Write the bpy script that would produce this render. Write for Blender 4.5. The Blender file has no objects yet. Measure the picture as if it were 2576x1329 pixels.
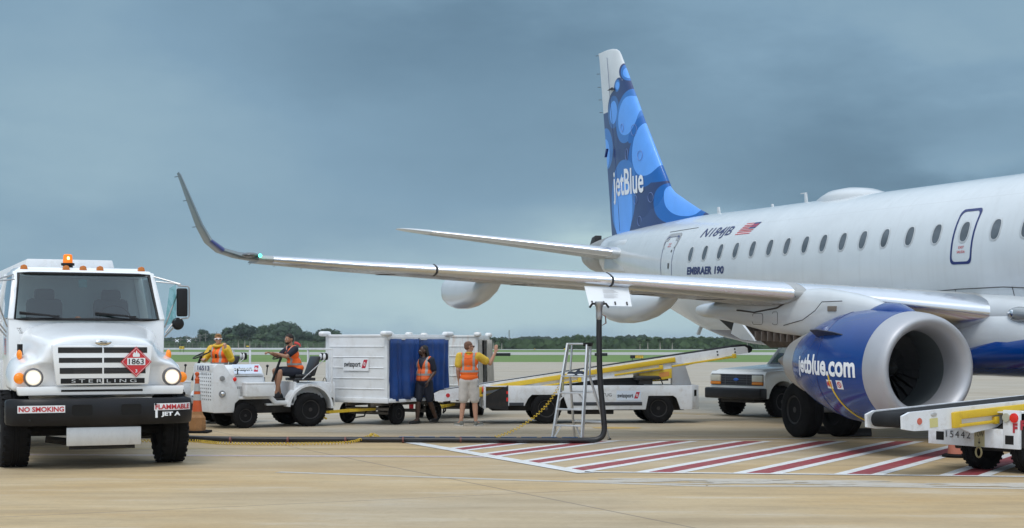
import bpy, bmesh, math, random
from mathutils import Vector, Matrix, Euler
random.seed(7)
PI = math.pi
sc = bpy.context.scene
C = sc.collection

# ------------------------------------------------------------------ camera
F = 3900.0 / 2576.0            # focal length in image widths
EYE = 1.75
cam = bpy.data.cameras.new('camera'); co = bpy.data.objects.new('camera', cam); C.objects.link(co)
co.location = (0, 0, EYE); co.rotation_euler = (PI / 2, 0, 0)
cam.sensor_width = 36; cam.lens = 36 * F
cam.shift_y = (866 - 664.5) / 2576
cam.clip_end = 20000; cam.clip_start = 0.1
sc.camera = co
sc.view_settings.view_transform = 'Standard'; sc.view_settings.look = 'None'
sc.view_settings.gamma = 1; sc.view_settings.exposure = 0.0

def srgb(r, g, b):
    f = lambda v: (v / 255 / 12.92) if v / 255 <= .04045 else ((v / 255 + .055) / 1.055) ** 2.4
    return (f(r), f(g), f(b))

# ------------------------------------------------------------------ sky
SUN_EL, SUN_AZ = math.radians(58), math.radians(205)    # azimuth clockwise from +Y
w = bpy.data.worlds.new('World'); sc.world = w; w.use_nodes = True
nt = w.node_tree; N = nt.nodes; L = nt.links; N.clear()
def nd(t, **k):
    n = N.new(t)
    for a, b in k.items(): setattr(n, a, b)
    return n
def wm(op, a, b=None, c=None, clamp=False):
    n = nd('ShaderNodeMath', operation=op); n.use_clamp = clamp
    for i, v in enumerate((a, b, c)):
        if v is None: continue
        if isinstance(v, (int, float)): n.inputs[i].default_value = v
        else: L.new(v, n.inputs[i])
    return n.outputs[0]
def wmix(fac, a, b):
    n = nd('ShaderNodeMix', data_type='RGBA')
    if isinstance(fac, (int, float)): n.inputs[0].default_value = fac
    else: L.new(fac, n.inputs[0])
    for i, v in ((6, a), (7, b)):
        if isinstance(v, tuple): n.inputs[i].default_value = (*v, 1)
        else: L.new(v, n.inputs[i])
    return n.outputs[2]
tc = nd('ShaderNodeTexCoord'); sp = nd('ShaderNodeSeparateXYZ'); L.new(tc.outputs['Generated'], sp.inputs[0])
X_, Y_, Z_ = sp.outputs
az = wm('ARCTAN2', X_, Y_)
mp = nd('ShaderNodeMapping'); L.new(tc.outputs['Generated'], mp.inputs[0]); mp.inputs['Scale'].default_value = (1, 1, 2.6)
def noise(scale, detail, rough, off=(0, 0, 0)):
    m2 = nd('ShaderNodeMapping'); L.new(mp.outputs[0], m2.inputs[0]); m2.inputs['Location'].default_value = off
    n = nd('ShaderNodeTexNoise'); L.new(m2.outputs[0], n.inputs['Vector'])
    n.inputs['Scale'].default_value = scale; n.inputs['Detail'].default_value = detail; n.inputs['Roughness'].default_value = rough
    return n.outputs['Fac']
n1 = wm('SUBTRACT', noise(3.2, 5, .5, (2.3, .4, 1.1)), .5)
n2 = wm('SUBTRACT', noise(11, 6, .55, (5, 1, 3)), .5)
n3 = wm('SUBTRACT', noise(34, 5, .6, (1, 7, 2)), .5)
def blob(a0, z0, ra, rz, amp):      # a soft bank of cloud round azimuth a0 and height z0
    u = wm('DIVIDE', wm('SUBTRACT', wm('ADD', az, wm('MULTIPLY', n2, .10)), a0), ra)
    v = wm('DIVIDE', wm('SUBTRACT', wm('ADD', Z_, wm('MULTIPLY', n2, .06)), z0), rz)
    d = wm('ADD', wm('MULTIPLY', u, u), wm('MULTIPLY', v, v))
    return wm('MULTIPLY', wm('EXPONENT', wm('MULTIPLY', d, -1)), amp)
# brightness: 0 dark storm cloud .. 1 pale haze near the horizon
t = wm('ADD', .55, wm('MULTIPLY', n1, .42))
t = wm('ADD', t, wm('MULTIPLY', n2, .16))
t = wm('ADD', t, wm('MULTIPLY', n3, .05))
for b in (blob(-.04, .030, .16, .034, .42), blob(.12, .065, .10, .03, .22), blob(-.25, .13, .12, .07, .16), blob(.25, .105, .13, .04, -.38), blob(.058, .066, .05, .014, .30),
          blob(.06, .125, .2, .03, -.06), blob(.30, .116, .06, .016, .26), blob(-.05, .185, .20, .04, -.22), blob(-.2, .02, .14, .03, .10),
          blob(.2, .02, .25, .02, .30), blob(.2, .2, .12, .03, .12)):
    t = wm('ADD', t, b)
ramp = nd('ShaderNodeValToRGB'); L.new(t, ramp.inputs[0])
els = ramp.color_ramp.elements
stops = [(0.0, srgb(82, 108, 128)), (.3, srgb(107, 138, 161)), (.55, srgb(130, 162, 185)), (.8, srgb(158, 187, 202)), (1.0, srgb(180, 207, 214))]
els[0].position, els[0].color = stops[0][0], (*stops[0][1], 1)
els[1].position, els[1].color = stops[-1][0], (*stops[-1][1], 1)
for p, c in stops[1:-1]:
    e = els.new(p); e.color = (*c, 1)
# overhead and behind the viewer the cloud is thin and bright
up = nd('ShaderNodeMapRange', interpolation_type='SMOOTHSTEP'); L.new(Z_, up.inputs[0]); up.inputs[1].default_value = .22; up.inputs[2].default_value = .75
bk = nd('ShaderNodeMapRange', interpolation_type='SMOOTHSTEP'); L.new(Y_, bk.inputs[0]); bk.inputs[1].default_value = .35; bk.inputs[2].default_value = -.6
fac = wm('MAXIMUM', up.outputs[0], wm('MULTIPLY', bk.outputs[0], .75))
thin = wmix(wm('ADD', .5, n1, clamp=True), (.84, .99, 1.17), (1.18, 1.34, 1.52))
cloud = wmix(fac, ramp.outputs[0], thin)
bg1 = nd('ShaderNodeBackground'); L.new(cloud, bg1.inputs[0]); bg1.inputs[1].default_value = 1.0
sky = nd('ShaderNodeTexSky', sky_type='NISHITA'); sky.sun_disc = False; sky.sun_elevation = SUN_EL; sky.sun_rotation = SUN_AZ
sky.air_density = 1.2; sky.dust_density = 2.5
bg0 = nd('ShaderNodeBackground'); L.new(sky.outputs[0], bg0.inputs[0]); bg0.inputs[1].default_value = .08
mx = nd('ShaderNodeMixShader'); mx.inputs[0].default_value = .93
L.new(bg0.outputs[0], mx.inputs[1]); L.new(bg1.outputs[0], mx.inputs[2])
wo = nd('ShaderNodeOutputWorld'); L.new(mx.outputs[0], wo.inputs[0])

sun = bpy.data.lights.new('sun', 'SUN'); so = bpy.data.objects.new('sun', sun); C.objects.link(so)
sun.energy = 1.3; sun.angle = math.radians(24); sun.color = (1, .96, .9)
sd = Vector((math.sin(SUN_AZ) * math.cos(SUN_EL), math.cos(SUN_AZ) * math.cos(SUN_EL), math.sin(SUN_EL)))
so.rotation_euler = sd.to_track_quat('Z', 'Y').to_euler(); so.location = (0, -20, 60)

# ------------------------------------------------------------------ helpers
def ground_at(u, v):
    Y = 3900 * EYE / (v - 866); return ((u - 1288) / 3900 * Y, Y)

class MB:
    def __init__(s): s.bm = bmesh.new()
    def _x(s, vs, M):
        if M is not None: bmesh.ops.transform(s.bm, matrix=M, verts=vs)
    def hexa(s, p, bev=0, seg=2):
        v = [s.bm.verts.new(q) for q in p]
        fs = [s.bm.faces.new([v[i] for i in f]) for f in ((0, 3, 2, 1), (4, 5, 6, 7), (0, 1, 5, 4), (1, 2, 6, 5), (2, 3, 7, 6), (3, 0, 4, 7))]
        bmesh.ops.recalc_face_normals(s.bm, faces=fs)
        if bev:
            es = list({e for f in fs for e in f.edges})
            bmesh.ops.bevel(s.bm, geom=es, offset=bev, segments=seg, affect='EDGES', profile=.5, clamp_overlap=True)
        return s
    def box(s, x0, x1, y0, y1, z0, z1, bev=0, M=None, seg=2):
        p = [Vector(q) for q in ((x0, y0, z0), (x1, y0, z0), (x1, y1, z0), (x0, y1, z0), (x0, y0, z1), (x1, y0, z1), (x1, y1, z1), (x0, y1, z1))]
        if M is not None: p = [M @ q for q in p]
        return s.hexa(p, bev, seg)
    def beam(s, a, b, wd, ht, bev=0, up=(0, 0, 1)):
        a = Vector(a); b = Vector(b); d = (b - a).normalized(); u = Vector(up); r = d.cross(u).normalized(); u = r.cross(d)
        p = []
        for q in (a, b):
            for i, j in ((-1, -1), (1, -1), (1, 1), (-1, 1)): p.append(q + r * i * wd / 2 + u * j * ht / 2)
        return s.hexa(p, bev)
    def prism(s, poly, ax, a, b, bev=0, M=None):
        def P(q, k):
            v = {'x': (k, q[0], q[1]), 'y': (q[0], k, q[1]), 'z': (q[0], q[1], k)}[ax]
            v = Vector(v); return M @ v if M is not None else v
        va = [s.bm.verts.new(P(q, a)) for q in poly]; vb = [s.bm.verts.new(P(q, b)) for q in poly]
        n = len(poly); fs = [s.bm.faces.new(va), s.bm.faces.new(vb[::-1])]
        for i in range(n): fs.append(s.bm.faces.new([va[i], vb[i], vb[(i + 1) % n], va[(i + 1) % n]]))
        bmesh.ops.recalc_face_normals(s.bm, faces=fs)
        if bev:
            es = list({e for f in fs[:2] for e in f.edges} | {e for f in fs for e in f.edges})
            bmesh.ops.bevel(s.bm, geom=es, offset=bev, segments=2, affect='EDGES', profile=.5, clamp_overlap=True)
        return s
    def tube(s, pts, r, n=8, cap=True, closed=False):
        pts = [Vector(p) for p in pts]; m = len(pts)
        rs = r if isinstance(r, (list, tuple)) else [r] * m
        prev = None; rings = []
        for i, p in enumerate(pts):
            if closed: d = pts[(i + 1) % m] - pts[i - 1]
            else: d = pts[min(i + 1, m - 1)] - pts[max(i - 1, 0)]
            d.normalize()
            if prev is None:
                u = d.cross(Vector((0, 0, 1)))
                if u.length < .05: u = d.cross(Vector((1, 0, 0)))
            else: u = prev - d * prev.dot(d)
            u.normalize(); prev = u; v = d.cross(u)
            rings.append([s.bm.verts.new(p + (u * math.cos(k * 2 * PI / n) + v * math.sin(k * 2 * PI / n)) * rs[i]) for k in range(n)])
        return s._skin(rings, cap and not closed, closed)
    def _skin(s, rings, cap=True, closed=False):
        n = len(rings[0]); fs = []
        for i in range(len(rings) - (0 if closed else 1)):
            a = rings[i]; b = rings[(i + 1) % len(rings)]
            for k in range(n):
                try: fs.append(s.bm.faces.new([a[k], a[(k + 1) % n], b[(k + 1) % n], b[k]]))
                except ValueError: pass
        if cap: fs += [s.bm.faces.new(rings[0][::-1]), s.bm.faces.new(rings[-1])]
        bmesh.ops.recalc_face_normals(s.bm, faces=fs)
        return s
    def loft(s, rings, cap=True):
        return s._skin([[s.bm.verts.new(p) for p in r] for r in rings], cap)
    def lathe(s, prof, o=(0, 0, 0), ax=(0, 1, 0), n=32, cap=True, closed=False, a0=0, a1=None):
        o = Vector(o); ax = Vector(ax).normalized(); u = ax.orthogonal().normalized(); v = ax.cross(u)
        rings = [[s.bm.verts.new(o + ax * a + (u * math.cos(2 * PI * k / n) + v * math.sin(2 * PI * k / n)) * max(r, 1e-4)) for k in range(n)] for a, r in prof]
        return s._skin(rings, cap and not closed, closed)
    def ball(s, c, r, M=None, seg=16, rings=10):
        r = (r, r, r) if isinstance(r, (int, float)) else r
        T = Matrix.Translation(c) @ (M if M is not None else Matrix.Identity(4)) @ Matrix.Diagonal((*r, 1))
        bmesh.ops.create_uvsphere(s.bm, u_segments=seg, v_segments=rings, radius=1, matrix=T); return s
    def cone(s, a, ra, b, rb, n=14):
        s.tube([a, b], [ra, rb], n); s.ball(a, ra, seg=n, rings=8); s.ball(b, rb, seg=n, rings=8); return s
    def poly(s, pts):
        s.bm.faces.new([s.bm.verts.new(p) for p in pts]); return s
    def build(s, name, m, parent=None, smooth=True, ang=35, loc=None):
        me = bpy.data.meshes.new(name); s.bm.normal_update(); s.bm.to_mesh(me); s.bm.free()
        for x in (m if isinstance(m, (list, tuple)) else [m]): me.materials.append(x)
        if smooth:
            me.polygons.foreach_set('use_smooth', [True] * len(me.polygons)); me.set_sharp_from_angle(angle=math.radians(ang))
        o = bpy.data.objects.new(name, me); C.objects.link(o)
        if parent is not None: o.parent = parent
        if loc is not None: o.location = loc
        return o

def tag(o, label=None, cat=None, group=None, kind=None):
    for k, v in (('label', label), ('category', cat), ('group', group), ('kind', kind)):
        if v: o[k] = v
    return o
def thing(name, label, cat, loc=(0, 0, 0), rz=0, group=None):
    o = bpy.data.objects.new(name, None); C.objects.link(o); o.location = loc; o.rotation_euler = (0, 0, rz)
    o.empty_display_size = .2
    return tag(o, label, cat, group)
def kids(o): return [c for c in o.children]
def copy_tree(o, parent=None):
    c = o.copy(); C.objects.link(c)
    if parent is not None: c.parent = parent
    for k in kids(o): copy_tree(k, c)
    return c
def bake(o):
    "apply the modifiers of o into its mesh"
    dg = bpy.context.evaluated_depsgraph_get(); me = bpy.data.meshes.new_from_object(o.evaluated_get(dg))
    o.modifiers.clear(); o.data = me
    return o
def blend(mb, name, m, parent, voxel=.012, smooth=6, fac=.5):
    o = mb.build(name, m, None, smooth=False)
    r = o.modifiers.new('r', 'REMESH'); r.mode = 'VOXEL'; r.voxel_size = voxel
    if smooth:
        s = o.modifiers.new('s', 'SMOOTH'); s.factor = fac; s.iterations = smooth
    bake(o); o.data.polygons.foreach_set('use_smooth', [True] * len(o.data.polygons))
    if parent is not None: o.parent = parent
    return o

# ------------------------------------------------------------------ materials
MATS = {}
def mat(name, col, rough=.5, metal=0, var=0, vscale=3, bump=0, bscale=40, dirt=0, dcol=(.12, .09, .06), dscale=2.5, coat=0, emit=None, es=1, stretch=(1, 1, 1), spec=.5, alpha=None, rvar=0):
    if name in MATS: return MATS[name]
    m = bpy.data.materials.new(name); m.use_nodes = True; t = m.node_tree; n = t.nodes; l = t.links
    b = n['Principled BSDF']
    b.inputs['Base Color'].default_value = (*col, 1); b.inputs['Roughness'].default_value = rough; b.inputs['Metallic'].default_value = metal
    b.inputs['Specular IOR Level'].default_value = spec
    if coat: b.inputs['Coat Weight'].default_value = coat; b.inputs['Coat Roughness'].default_value = .08
    if emit: b.inputs['Emission Color'].default_value = (*emit, 1); b.inputs['Emission Strength'].default_value = es
    tcn = n.new('ShaderNodeTexCoord'); mpn = n.new('ShaderNodeMapping'); l.new(tcn.outputs['Object'], mpn.inputs[0]); mpn.inputs['Scale'].default_value = stretch
    col_out = None
    if var:
        q = n.new('ShaderNodeTexNoise'); l.new(mpn.outputs[0], q.inputs['Vector']); q.inputs['Scale'].default_value = vscale; q.inputs['Detail'].default_value = 6
        r = n.new('ShaderNodeMapRange'); l.new(q.outputs['Fac'], r.inputs[0]); r.inputs[1].default_value = .3; r.inputs[2].default_value = .7
        r.inputs[3].default_value = 1 - var; r.inputs[4].default_value = 1 + var
        mm = n.new('ShaderNodeVectorMath'); mm.operation = 'SCALE'; mm.inputs[0].default_value = col; l.new(r.outputs[0], mm.inputs['Scale'])
        col_out = mm.outputs[0]
    if dirt:
        q = n.new('ShaderNodeTexNoise'); l.new(mpn.outputs[0], q.inputs['Vector']); q.inputs['Scale'].default_value = dscale; q.inputs['Detail'].default_value = 10; q.inputs['Roughness'].default_value = .7
        r = n.new('ShaderNodeMapRange'); l.new(q.outputs['Fac'], r.inputs[0]); r.inputs[1].default_value = .5; r.inputs[2].default_value = .78
        r.inputs[4].default_value = dirt
        mx = n.new('ShaderNodeMix'); mx.data_type = 'RGBA'; l.new(r.outputs[0], mx.inputs[0])
        if col_out: l.new(col_out, mx.inputs[6])
        else: mx.inputs[6].default_value = (*col, 1)
        mx.inputs[7].default_value = (*dcol, 1); col_out = mx.outputs[2]
    if col_out: l.new(col_out, b.inputs['Base Color'])
    if rvar:
        q = n.new('ShaderNodeTexNoise'); l.new(mpn.outputs[0], q.inputs['Vector']); q.inputs['Scale'].default_value = vscale * 1.7; q.inputs['Detail'].default_value = 5
        r = n.new('ShaderNodeMapRange'); l.new(q.outputs['Fac'], r.inputs[0]); r.inputs[1].default_value = .3; r.inputs[2].default_value = .7
        r.inputs[3].default_value = max(.02, rough - rvar); r.inputs[4].default_value = rough + rvar; l.new(r.outputs[0], b.inputs['Roughness'])
    if bump:
        q = n.new('ShaderNodeTexNoise'); l.new(mpn.outputs[0], q.inputs['Vector']); q.inputs['Scale'].default_value = bscale; q.inputs['Detail'].default_value = 4
        u = n.new('ShaderNodeBump'); l.new(q.outputs['Fac'], u.inputs['Height']); u.inputs['Strength'].default_value = bump; u.inputs['Distance'].default_value = .01
        l.new(u.outputs[0], b.inputs['Normal'])
    MATS[name] = m; return m

white = mat('white_paint', (.76, .78, .80), .32, var=.04, vscale=1.5, dirt=.22, dcol=(.40, .36, .31), dscale=3, rvar=.08, bump=.05, bscale=6)
truckwhite = mat('truck_white_paint', (.82, .84, .86), .2, var=.02, dirt=.06, dcol=(.55, .52, .48), dscale=2, coat=.6)
scuffed = mat('scuffed_white_paint', (.74, .76, .78), .42, var=.05, dirt=.5, dcol=(.36, .29, .22), dscale=4.5, bump=.06, bscale=9)
rusty = mat('rust_streaked_paint', (.72, .73, .72), .45, var=.05, dirt=.75, dcol=(.42, .22, .09), dscale=3.2, stretch=(2.5, 2.5, .7))
black = mat('black_plastic', (.010, .010, .011), .45, var=.2, bump=.05, spec=.3)
bumperblack = mat('black_bumper_paint', (.009, .009, .011), .38, var=.25, dirt=.25, dcol=(.035, .032, .03), dscale=5, spec=.3)
rubber = mat('tyre_rubber', (.008, .008, .009), .85, var=.25, vscale=9, spec=.2, dirt=.3, dcol=(.028, .025, .023), dscale=6, bump=.2, bscale=30)
rimblack = mat('dark_steel_rim', (.035, .034, .034), .5, .3, var=.2, dirt=.4, dcol=(.08, .05, .035), dscale=8)
chassis = mat('grimy_chassis_steel', (.016, .015, .015), .7, .1, var=.3, dirt=.5, dcol=(.07, .05, .035), dscale=6)
yellow = mat('yellow_paint', (.68, .46, .03), .42, var=.08, dirt=.5, dcol=(.28, .15, .04), dscale=6, bump=.06)
belt = mat('black_belt_rubber', (.018, .019, .021), .85, var=.2, bump=.25, bscale=60, spec=.25)
steel = mat('bare_steel', (.42, .42, .42), .38, .9, var=.1)
chrome = mat('chrome', (.75, .76, .77), .14, 1)
alu = mat('aluminium', (.62, .64, .66), .42, .75, var=.08, dirt=.3, dcol=(.3, .28, .25), dscale=8)
dullalu = mat('scratched_aluminium_sheet', (.60, .61, .62), .45, .55, var=.12, vscale=5, dirt=.5, dcol=(.22, .2, .19), dscale=5, stretch=(1, 1, .4))
glass = mat('dark_glass', (.02, .035, .04), .06, 0, spec=.8)
amber = mat('amber_lens', (.75, .22, .01), .2, emit=(1, .25, .01), es=.25)
redlens = mat('red_lens', (.5, .015, .01), .2, emit=(1, .02, .01), es=.15)
decalwhite = mat('white_decal', (.82, .84, .87), .35)
paleblue = mat('pale_blue_decal', (.66, .74, .86), .35)
red = mat('red_decal', (.52, .02, .03), .4)
brick = mat('dark_red_mark', (.42, .03, .05), .4)
ink = mat('dark_ink', (.02, .022, .03), .5)
navyink = mat('navy_ink', (.018, .03, .12), .4)
seatblack = mat('black_vinyl', (.02, .02, .022), .38, var=.2, bump=.1)

def text(body, name, m, parent, fmap, w, h, shear=0, off=0, cuts=0, spacing=1.0, cond=False):
    cu = bpy.data.curves.new('t', 'FONT'); cu.body = body; cu.size = 1; cu.shear = shear; cu.offset = off; cu.space_character = spacing
    cu.resolution_u = 3
    o = bpy.data.objects.new('t', cu); C.objects.link(o)
    dg = bpy.context.evaluated_depsgraph_get(); dg.update()
    me = bpy.data.meshes.new_from_object(o.evaluated_get(dg)); bpy.data.objects.remove(o); bpy.data.curves.remove(cu)
    bm = bmesh.new(); bm.from_mesh(me)
    xs = [v.co.x for v in bm.verts]; ys = [v.co.y for v in bm.verts]
    x0, x1, y0, y1 = min(xs), max(xs), min(ys), max(ys)
    for v in bm.verts: v.co = Vector(((v.co.x - x0) / (x1 - x0) * w, (v.co.y - y0) / (y1 - y0) * h, 0))
    if cuts:
        for _ in range(cuts):
            bmesh.ops.triangulate(bm, faces=bm.faces[:])
            bmesh.ops.subdivide_edges(bm, edges=[e for e in bm.edges if e.calc_length() > h * .12], cuts=1)
        bmesh.ops.triangulate(bm, faces=bm.faces[:])
    for v in bm.verts: v.co = Vector(fmap(v.co.x, v.co.y))
    bm.to_mesh(me); bm.free(); me.name = name; me.materials.clear(); me.materials.append(m)
    o = bpy.data.objects.new(name, me); C.objects.link(o)
    if parent is not None: o.parent = parent
    return o
def plane_map(o, ux, uy, off=.003):
    o = Vector(o); ux = Vector(ux).normalized(); uy = Vector(uy).normalized(); n = ux.cross(uy).normalized() * off
    return lambda x, y: o + ux * x + uy * y + n

def wheel(parent, c, R, W, side=-1, rimr=.55, m_rim=None, name='wheel', tread=28, dish=.25):
    "axle along local y; side = the outward y direction"
    c = Vector(c); h = W / 2; k = R * .12
    prof = [(-h * .8, R * rimr), (-h * .98, R * (rimr + .08)), (-h, R * .8), (-h * .9, R * .93), (-h * .72, R * .99), (-h * .25, R), (-h * .22, R * .975), (-h * .1, R * .975), (-h * .07, R),
            (h * .07, R), (h * .1, R * .975), (h * .22, R * .975), (h * .25, R), (h * .72, R * .99), (h * .9, R * .93), (h, R * .8), (h * .98, R * (rimr + .08)), (h * .8, R * rimr)]
    b = MB(); b.lathe(prof, c, (0, 1, 0), 40)
    if tread:
        for q in range(tread):
            a = q * 2 * PI / tread
            for sd in (-1, 1):
                M = Matrix.Translation(c) @ Matrix.Rotation(a + (sd * .04), 4, 'Y')
                b.box(-R * .045, R * .045, sd * h * .62 - h * .3, sd * h * .62 + h * .3, R * .955, R * 1.0, M=M)
    t = b.build(name, rubber, parent)
    r = MB(); s = side; rr = R * rimr
    r.lathe([(s * h * .86, rr * 1.04), (s * h * .93, rr * 1.02), (s * h * .9, rr * .95), (s * h * (.9 - dish * 2), rr * .84), (s * h * (.9 - dish * 2.2), rr * .5), (s * h * (.9 - dish), rr * .42), (s * h * (.9 - dish), rr * .22), (s * h * .85, rr * .2), (s * h * .86, .002)], c, (0, 1, 0), 32, cap=False)
    for q in range(8):
        a = q * PI / 4; r.ball(c + Vector((math.cos(a) * rr * .34, s * h * (.92 - dish), math.sin(a) * rr * .34)), rr * .05, seg=6, rings=4)
    r.build('rim', m_rim or rimblack, t)
    return t
def arc(c, r, a0, a1, n, pl='xz'):
    return [(c[0] + r * math.cos(a0 + (a1 - a0) * i / n), c[1] + r * math.sin(a0 + (a1 - a0) * i / n)) for i in range(n + 1)]
def rrect(x0, x1, y0, y1, r, n=4):
    p = []
    for cx, cy, a in ((x1 - r, y1 - r, 0), (x0 + r, y1 - r, PI / 2), (x0 + r, y0 + r, PI), (x1 - r, y0 + r, 1.5 * PI)):
        for i in range(n + 1): p.append((cx + r * math.cos(a + PI / 2 * i / n), cy + r * math.sin(a + PI / 2 * i / n)))
    return p
# ------------------------------------------------------------------ ground
def ground_mat():
    m = bpy.data.materials.new('concrete_apron'); m.use_nodes = True; t = m.node_tree; n = t.nodes; l = t.links; b = n['Principled BSDF']
    g = n.new('ShaderNodeNewGeometry')
    def nz(scale, det, rough, st=(1, 1, 1), rot=0):
        mp = n.new('ShaderNodeMapping'); l.new(g.outputs['Position'], mp.inputs[0]); mp.inputs['Scale'].default_value = st; mp.inputs['Rotation'].default_value = (0, 0, rot)
        q = n.new('ShaderNodeTexNoise'); l.new(mp.outputs[0], q.inputs['Vector']); q.inputs['Scale'].default_value = scale; q.inputs['Detail'].default_value = det; q.inputs['Roughness'].default_value = rough
        return q.outputs['Fac']
    def mr(a, i0, i1, o0, o1):
        r = n.new('ShaderNodeMapRange'); l.new(a, r.inputs[0])
        for k, v in enumerate((i0, i1, o0, o1)): r.inputs[k + 1].default_value = v
        return r.outputs[0]
    def mixc(f, a, bb, mode='MIX'):
        x = n.new('ShaderNodeMix'); x.data_type = 'RGBA'; x.blend_type = mode
        if isinstance(f, (float, int)): x.inputs[0].default_value = f
        else: l.new(f, x.inputs[0])
        for i, v in ((6, a), (7, bb)):
            if isinstance(v, tuple): x.inputs[i].default_value = (*v, 1)
            else: l.new(v, x.inputs[i])
        return x.outputs[2]
    tan, sand, grey = (.455, .308, .142), (.54, .398, .215), (.40, .36, .29)
    big = nz(.11, 4, .5); mid = nz(.8, 6, .6, (.35, 1, 1)); fine = nz(14, 6, .7); streak = nz(1.6, 6, .65, (.22, 1, 1), .12)
    c = mixc(mr(mid, .35, .65, 0, 1), tan, sand)
    c = mixc(mr(big, .40, .60, 0, .55), c, grey)
    # far bays are older, greyer concrete
    s = n.new('ShaderNodeSeparateXYZ'); l.new(g.outputs['Position'], s.inputs[0])
    yy = n.new('ShaderNodeMath'); yy.operation = 'ADD'; l.new(s.outputs[1], yy.inputs[0]); l.new(mr(big, .3, .7, -6, 6), yy.inputs[1])
    c = mixc(mr(yy.outputs[0], 24, 40, 0, .8), c, (.385, .362, .318))
    c = mixc(mr(streak, .48, .70, 0, .6), c, (.30, .225, .130))
    c = mixc(mr(streak, .30, .45, .55, 0), c, (.56, .50, .40))
    c = mixc(mr(fine, .3, .7, .24, 0), c, (.2, .16, .1)); c = mixc(mr(nz(3.4, 8, .75), .52, .72, 0, .35), c, (.27, .20, .12))
    c = mixc(mr(nz(.35, 7, .7, (.16, 1, 1), -.25), .56, .64, 0, .35), c, (.24, .19, .13))
    # oil drips and tyre scuffs
    sp = nz(.55, 8, .75); c = mixc(mr(sp, .64, .74, 0, .45), c, (.13, .105, .08))
    # sawn joints of the slabs
    def joint(nx, ny, off, per, wd):
        dt = n.new('ShaderNodeVectorMath'); dt.operation = 'DOT_PRODUCT'; l.new(g.outputs['Position'], dt.inputs[0]); dt.inputs[1].default_value = (nx, ny, 0)
        a = n.new('ShaderNodeMath'); a.operation = 'SUBTRACT'; l.new(dt.outputs['Value'], a.inputs[0]); a.inputs[1].default_value = off
        p = n.new('ShaderNodeMath'); p.operation = 'PINGPONG'; l.new(a.outputs[0], p.inputs[0]); p.inputs[1].default_value = per / 2
        return mr(p.outputs[0], wd * .5, wd, .75, 0)
    # one direction follows the long joint seen in front, the other crosses it
    jx = joint(.905, .426, 7.86, 7.6, .022); jy = joint(-.426, .905, 16.4, 7.6, .022)
    c = mixc(jx, c, (.17, .14, .11)); c = mixc(jy, c, (.17, .14, .11))
    l.new(c, b.inputs['Base Color'])
    wet = nz(.25, 5, .6, (.5, 1, 1)); l.new(mr(wet, .35, .65, .62, .85), b.inputs['Roughness']); b.inputs['Specular IOR Level'].default_value = .35
    bp = n.new('ShaderNodeBump'); l.new(fine, bp.inputs['Height']); bp.inputs['Strength'].default_value = .25; bp.inputs['Distance'].default_value = .01; l.new(bp.outputs[0], b.inputs['Normal'])
    return m
def strip_mat(name, a, bcol, scale=.05, fine=3, rough=.9, st=(.1, 1, 1)):
    m = bpy.data.materials.new(name); m.use_nodes = True; t = m.node_tree; n = t.nodes; l = t.links; b = n['Principled BSDF']
    g = n.new('ShaderNodeNewGeometry'); mp = n.new('ShaderNodeMapping'); l.new(g.outputs['Position'], mp.inputs[0]); mp.inputs['Scale'].default_value = st
    q = n.new('ShaderNodeTexNoise'); l.new(mp.outputs[0], q.inputs['Vector']); q.inputs['Scale'].default_value = scale; q.inputs['Detail'].default_value = 8; q.inputs['Roughness'].default_value = .65
    r = n.new('ShaderNodeMapRange'); l.new(q.outputs['Fac'], r.inputs[0]); r.inputs[1].default_value = .35; r.inputs[2].default_value = .65
    x = n.new('ShaderNodeMix'); x.data_type = 'RGBA'; l.new(r.outputs[0], x.inputs[0]); x.inputs[6].default_value = (*a, 1); x.inputs[7].default_value = (*bcol, 1)
    l.new(x.outputs[2], b.inputs['Base Color']); b.inputs['Roughness'].default_value = rough
    return m
grassm = strip_mat('short_grass', (.085, .155, .025), (.130, .205, .042), .25, st=(.3, 1, 1))
twm = strip_mat('taxiway_concrete', (.30, .30, .27), (.40, .40, .37), .08)
rwm = strip_mat('runway_concrete', (.33, .34, .33), (.42, .43, .41), .06)
def sheet(name, x0, x1, y0, y1, z, m):
    b = MB(); b.poly([(x0, y0, z), (x1, y0, z), (x1, y1, z), (x0, y1, z)]); return tag(b.build(name, m, smooth=False), kind='structure')
sheet('ground', -6000, 6000, -400, 9000, 0 - .03, grassm)
def quad(name, pts, z, m):
    b = MB(); b.poly([(*p, z) for p in pts]); return tag(b.build(name, m, smooth=False), kind='structure')
def Yd(v): return 3900 * EYE / (v - 866)
quad('apron', [(-160, -60), (160, -60), (160, Yd(913)), (-160, Yd(909.5))], 0, ground_mat())
quad('taxiway', [(-420, Yd(890.5)), (420, Yd(896)), (420, Yd(888.5)), (-420, Yd(884))], -.012, twm)
quad('runway', [(-900, Yd(878)), (900, Yd(883.5)), (900, Yd(879)), (-900, Yd(873.5))], -.012, rwm)
quad('service_road', [(38, Yd(913.5)), (160, Yd(916)), (160, Yd(890)), (75, Yd(893))], -.008, twm)

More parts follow.
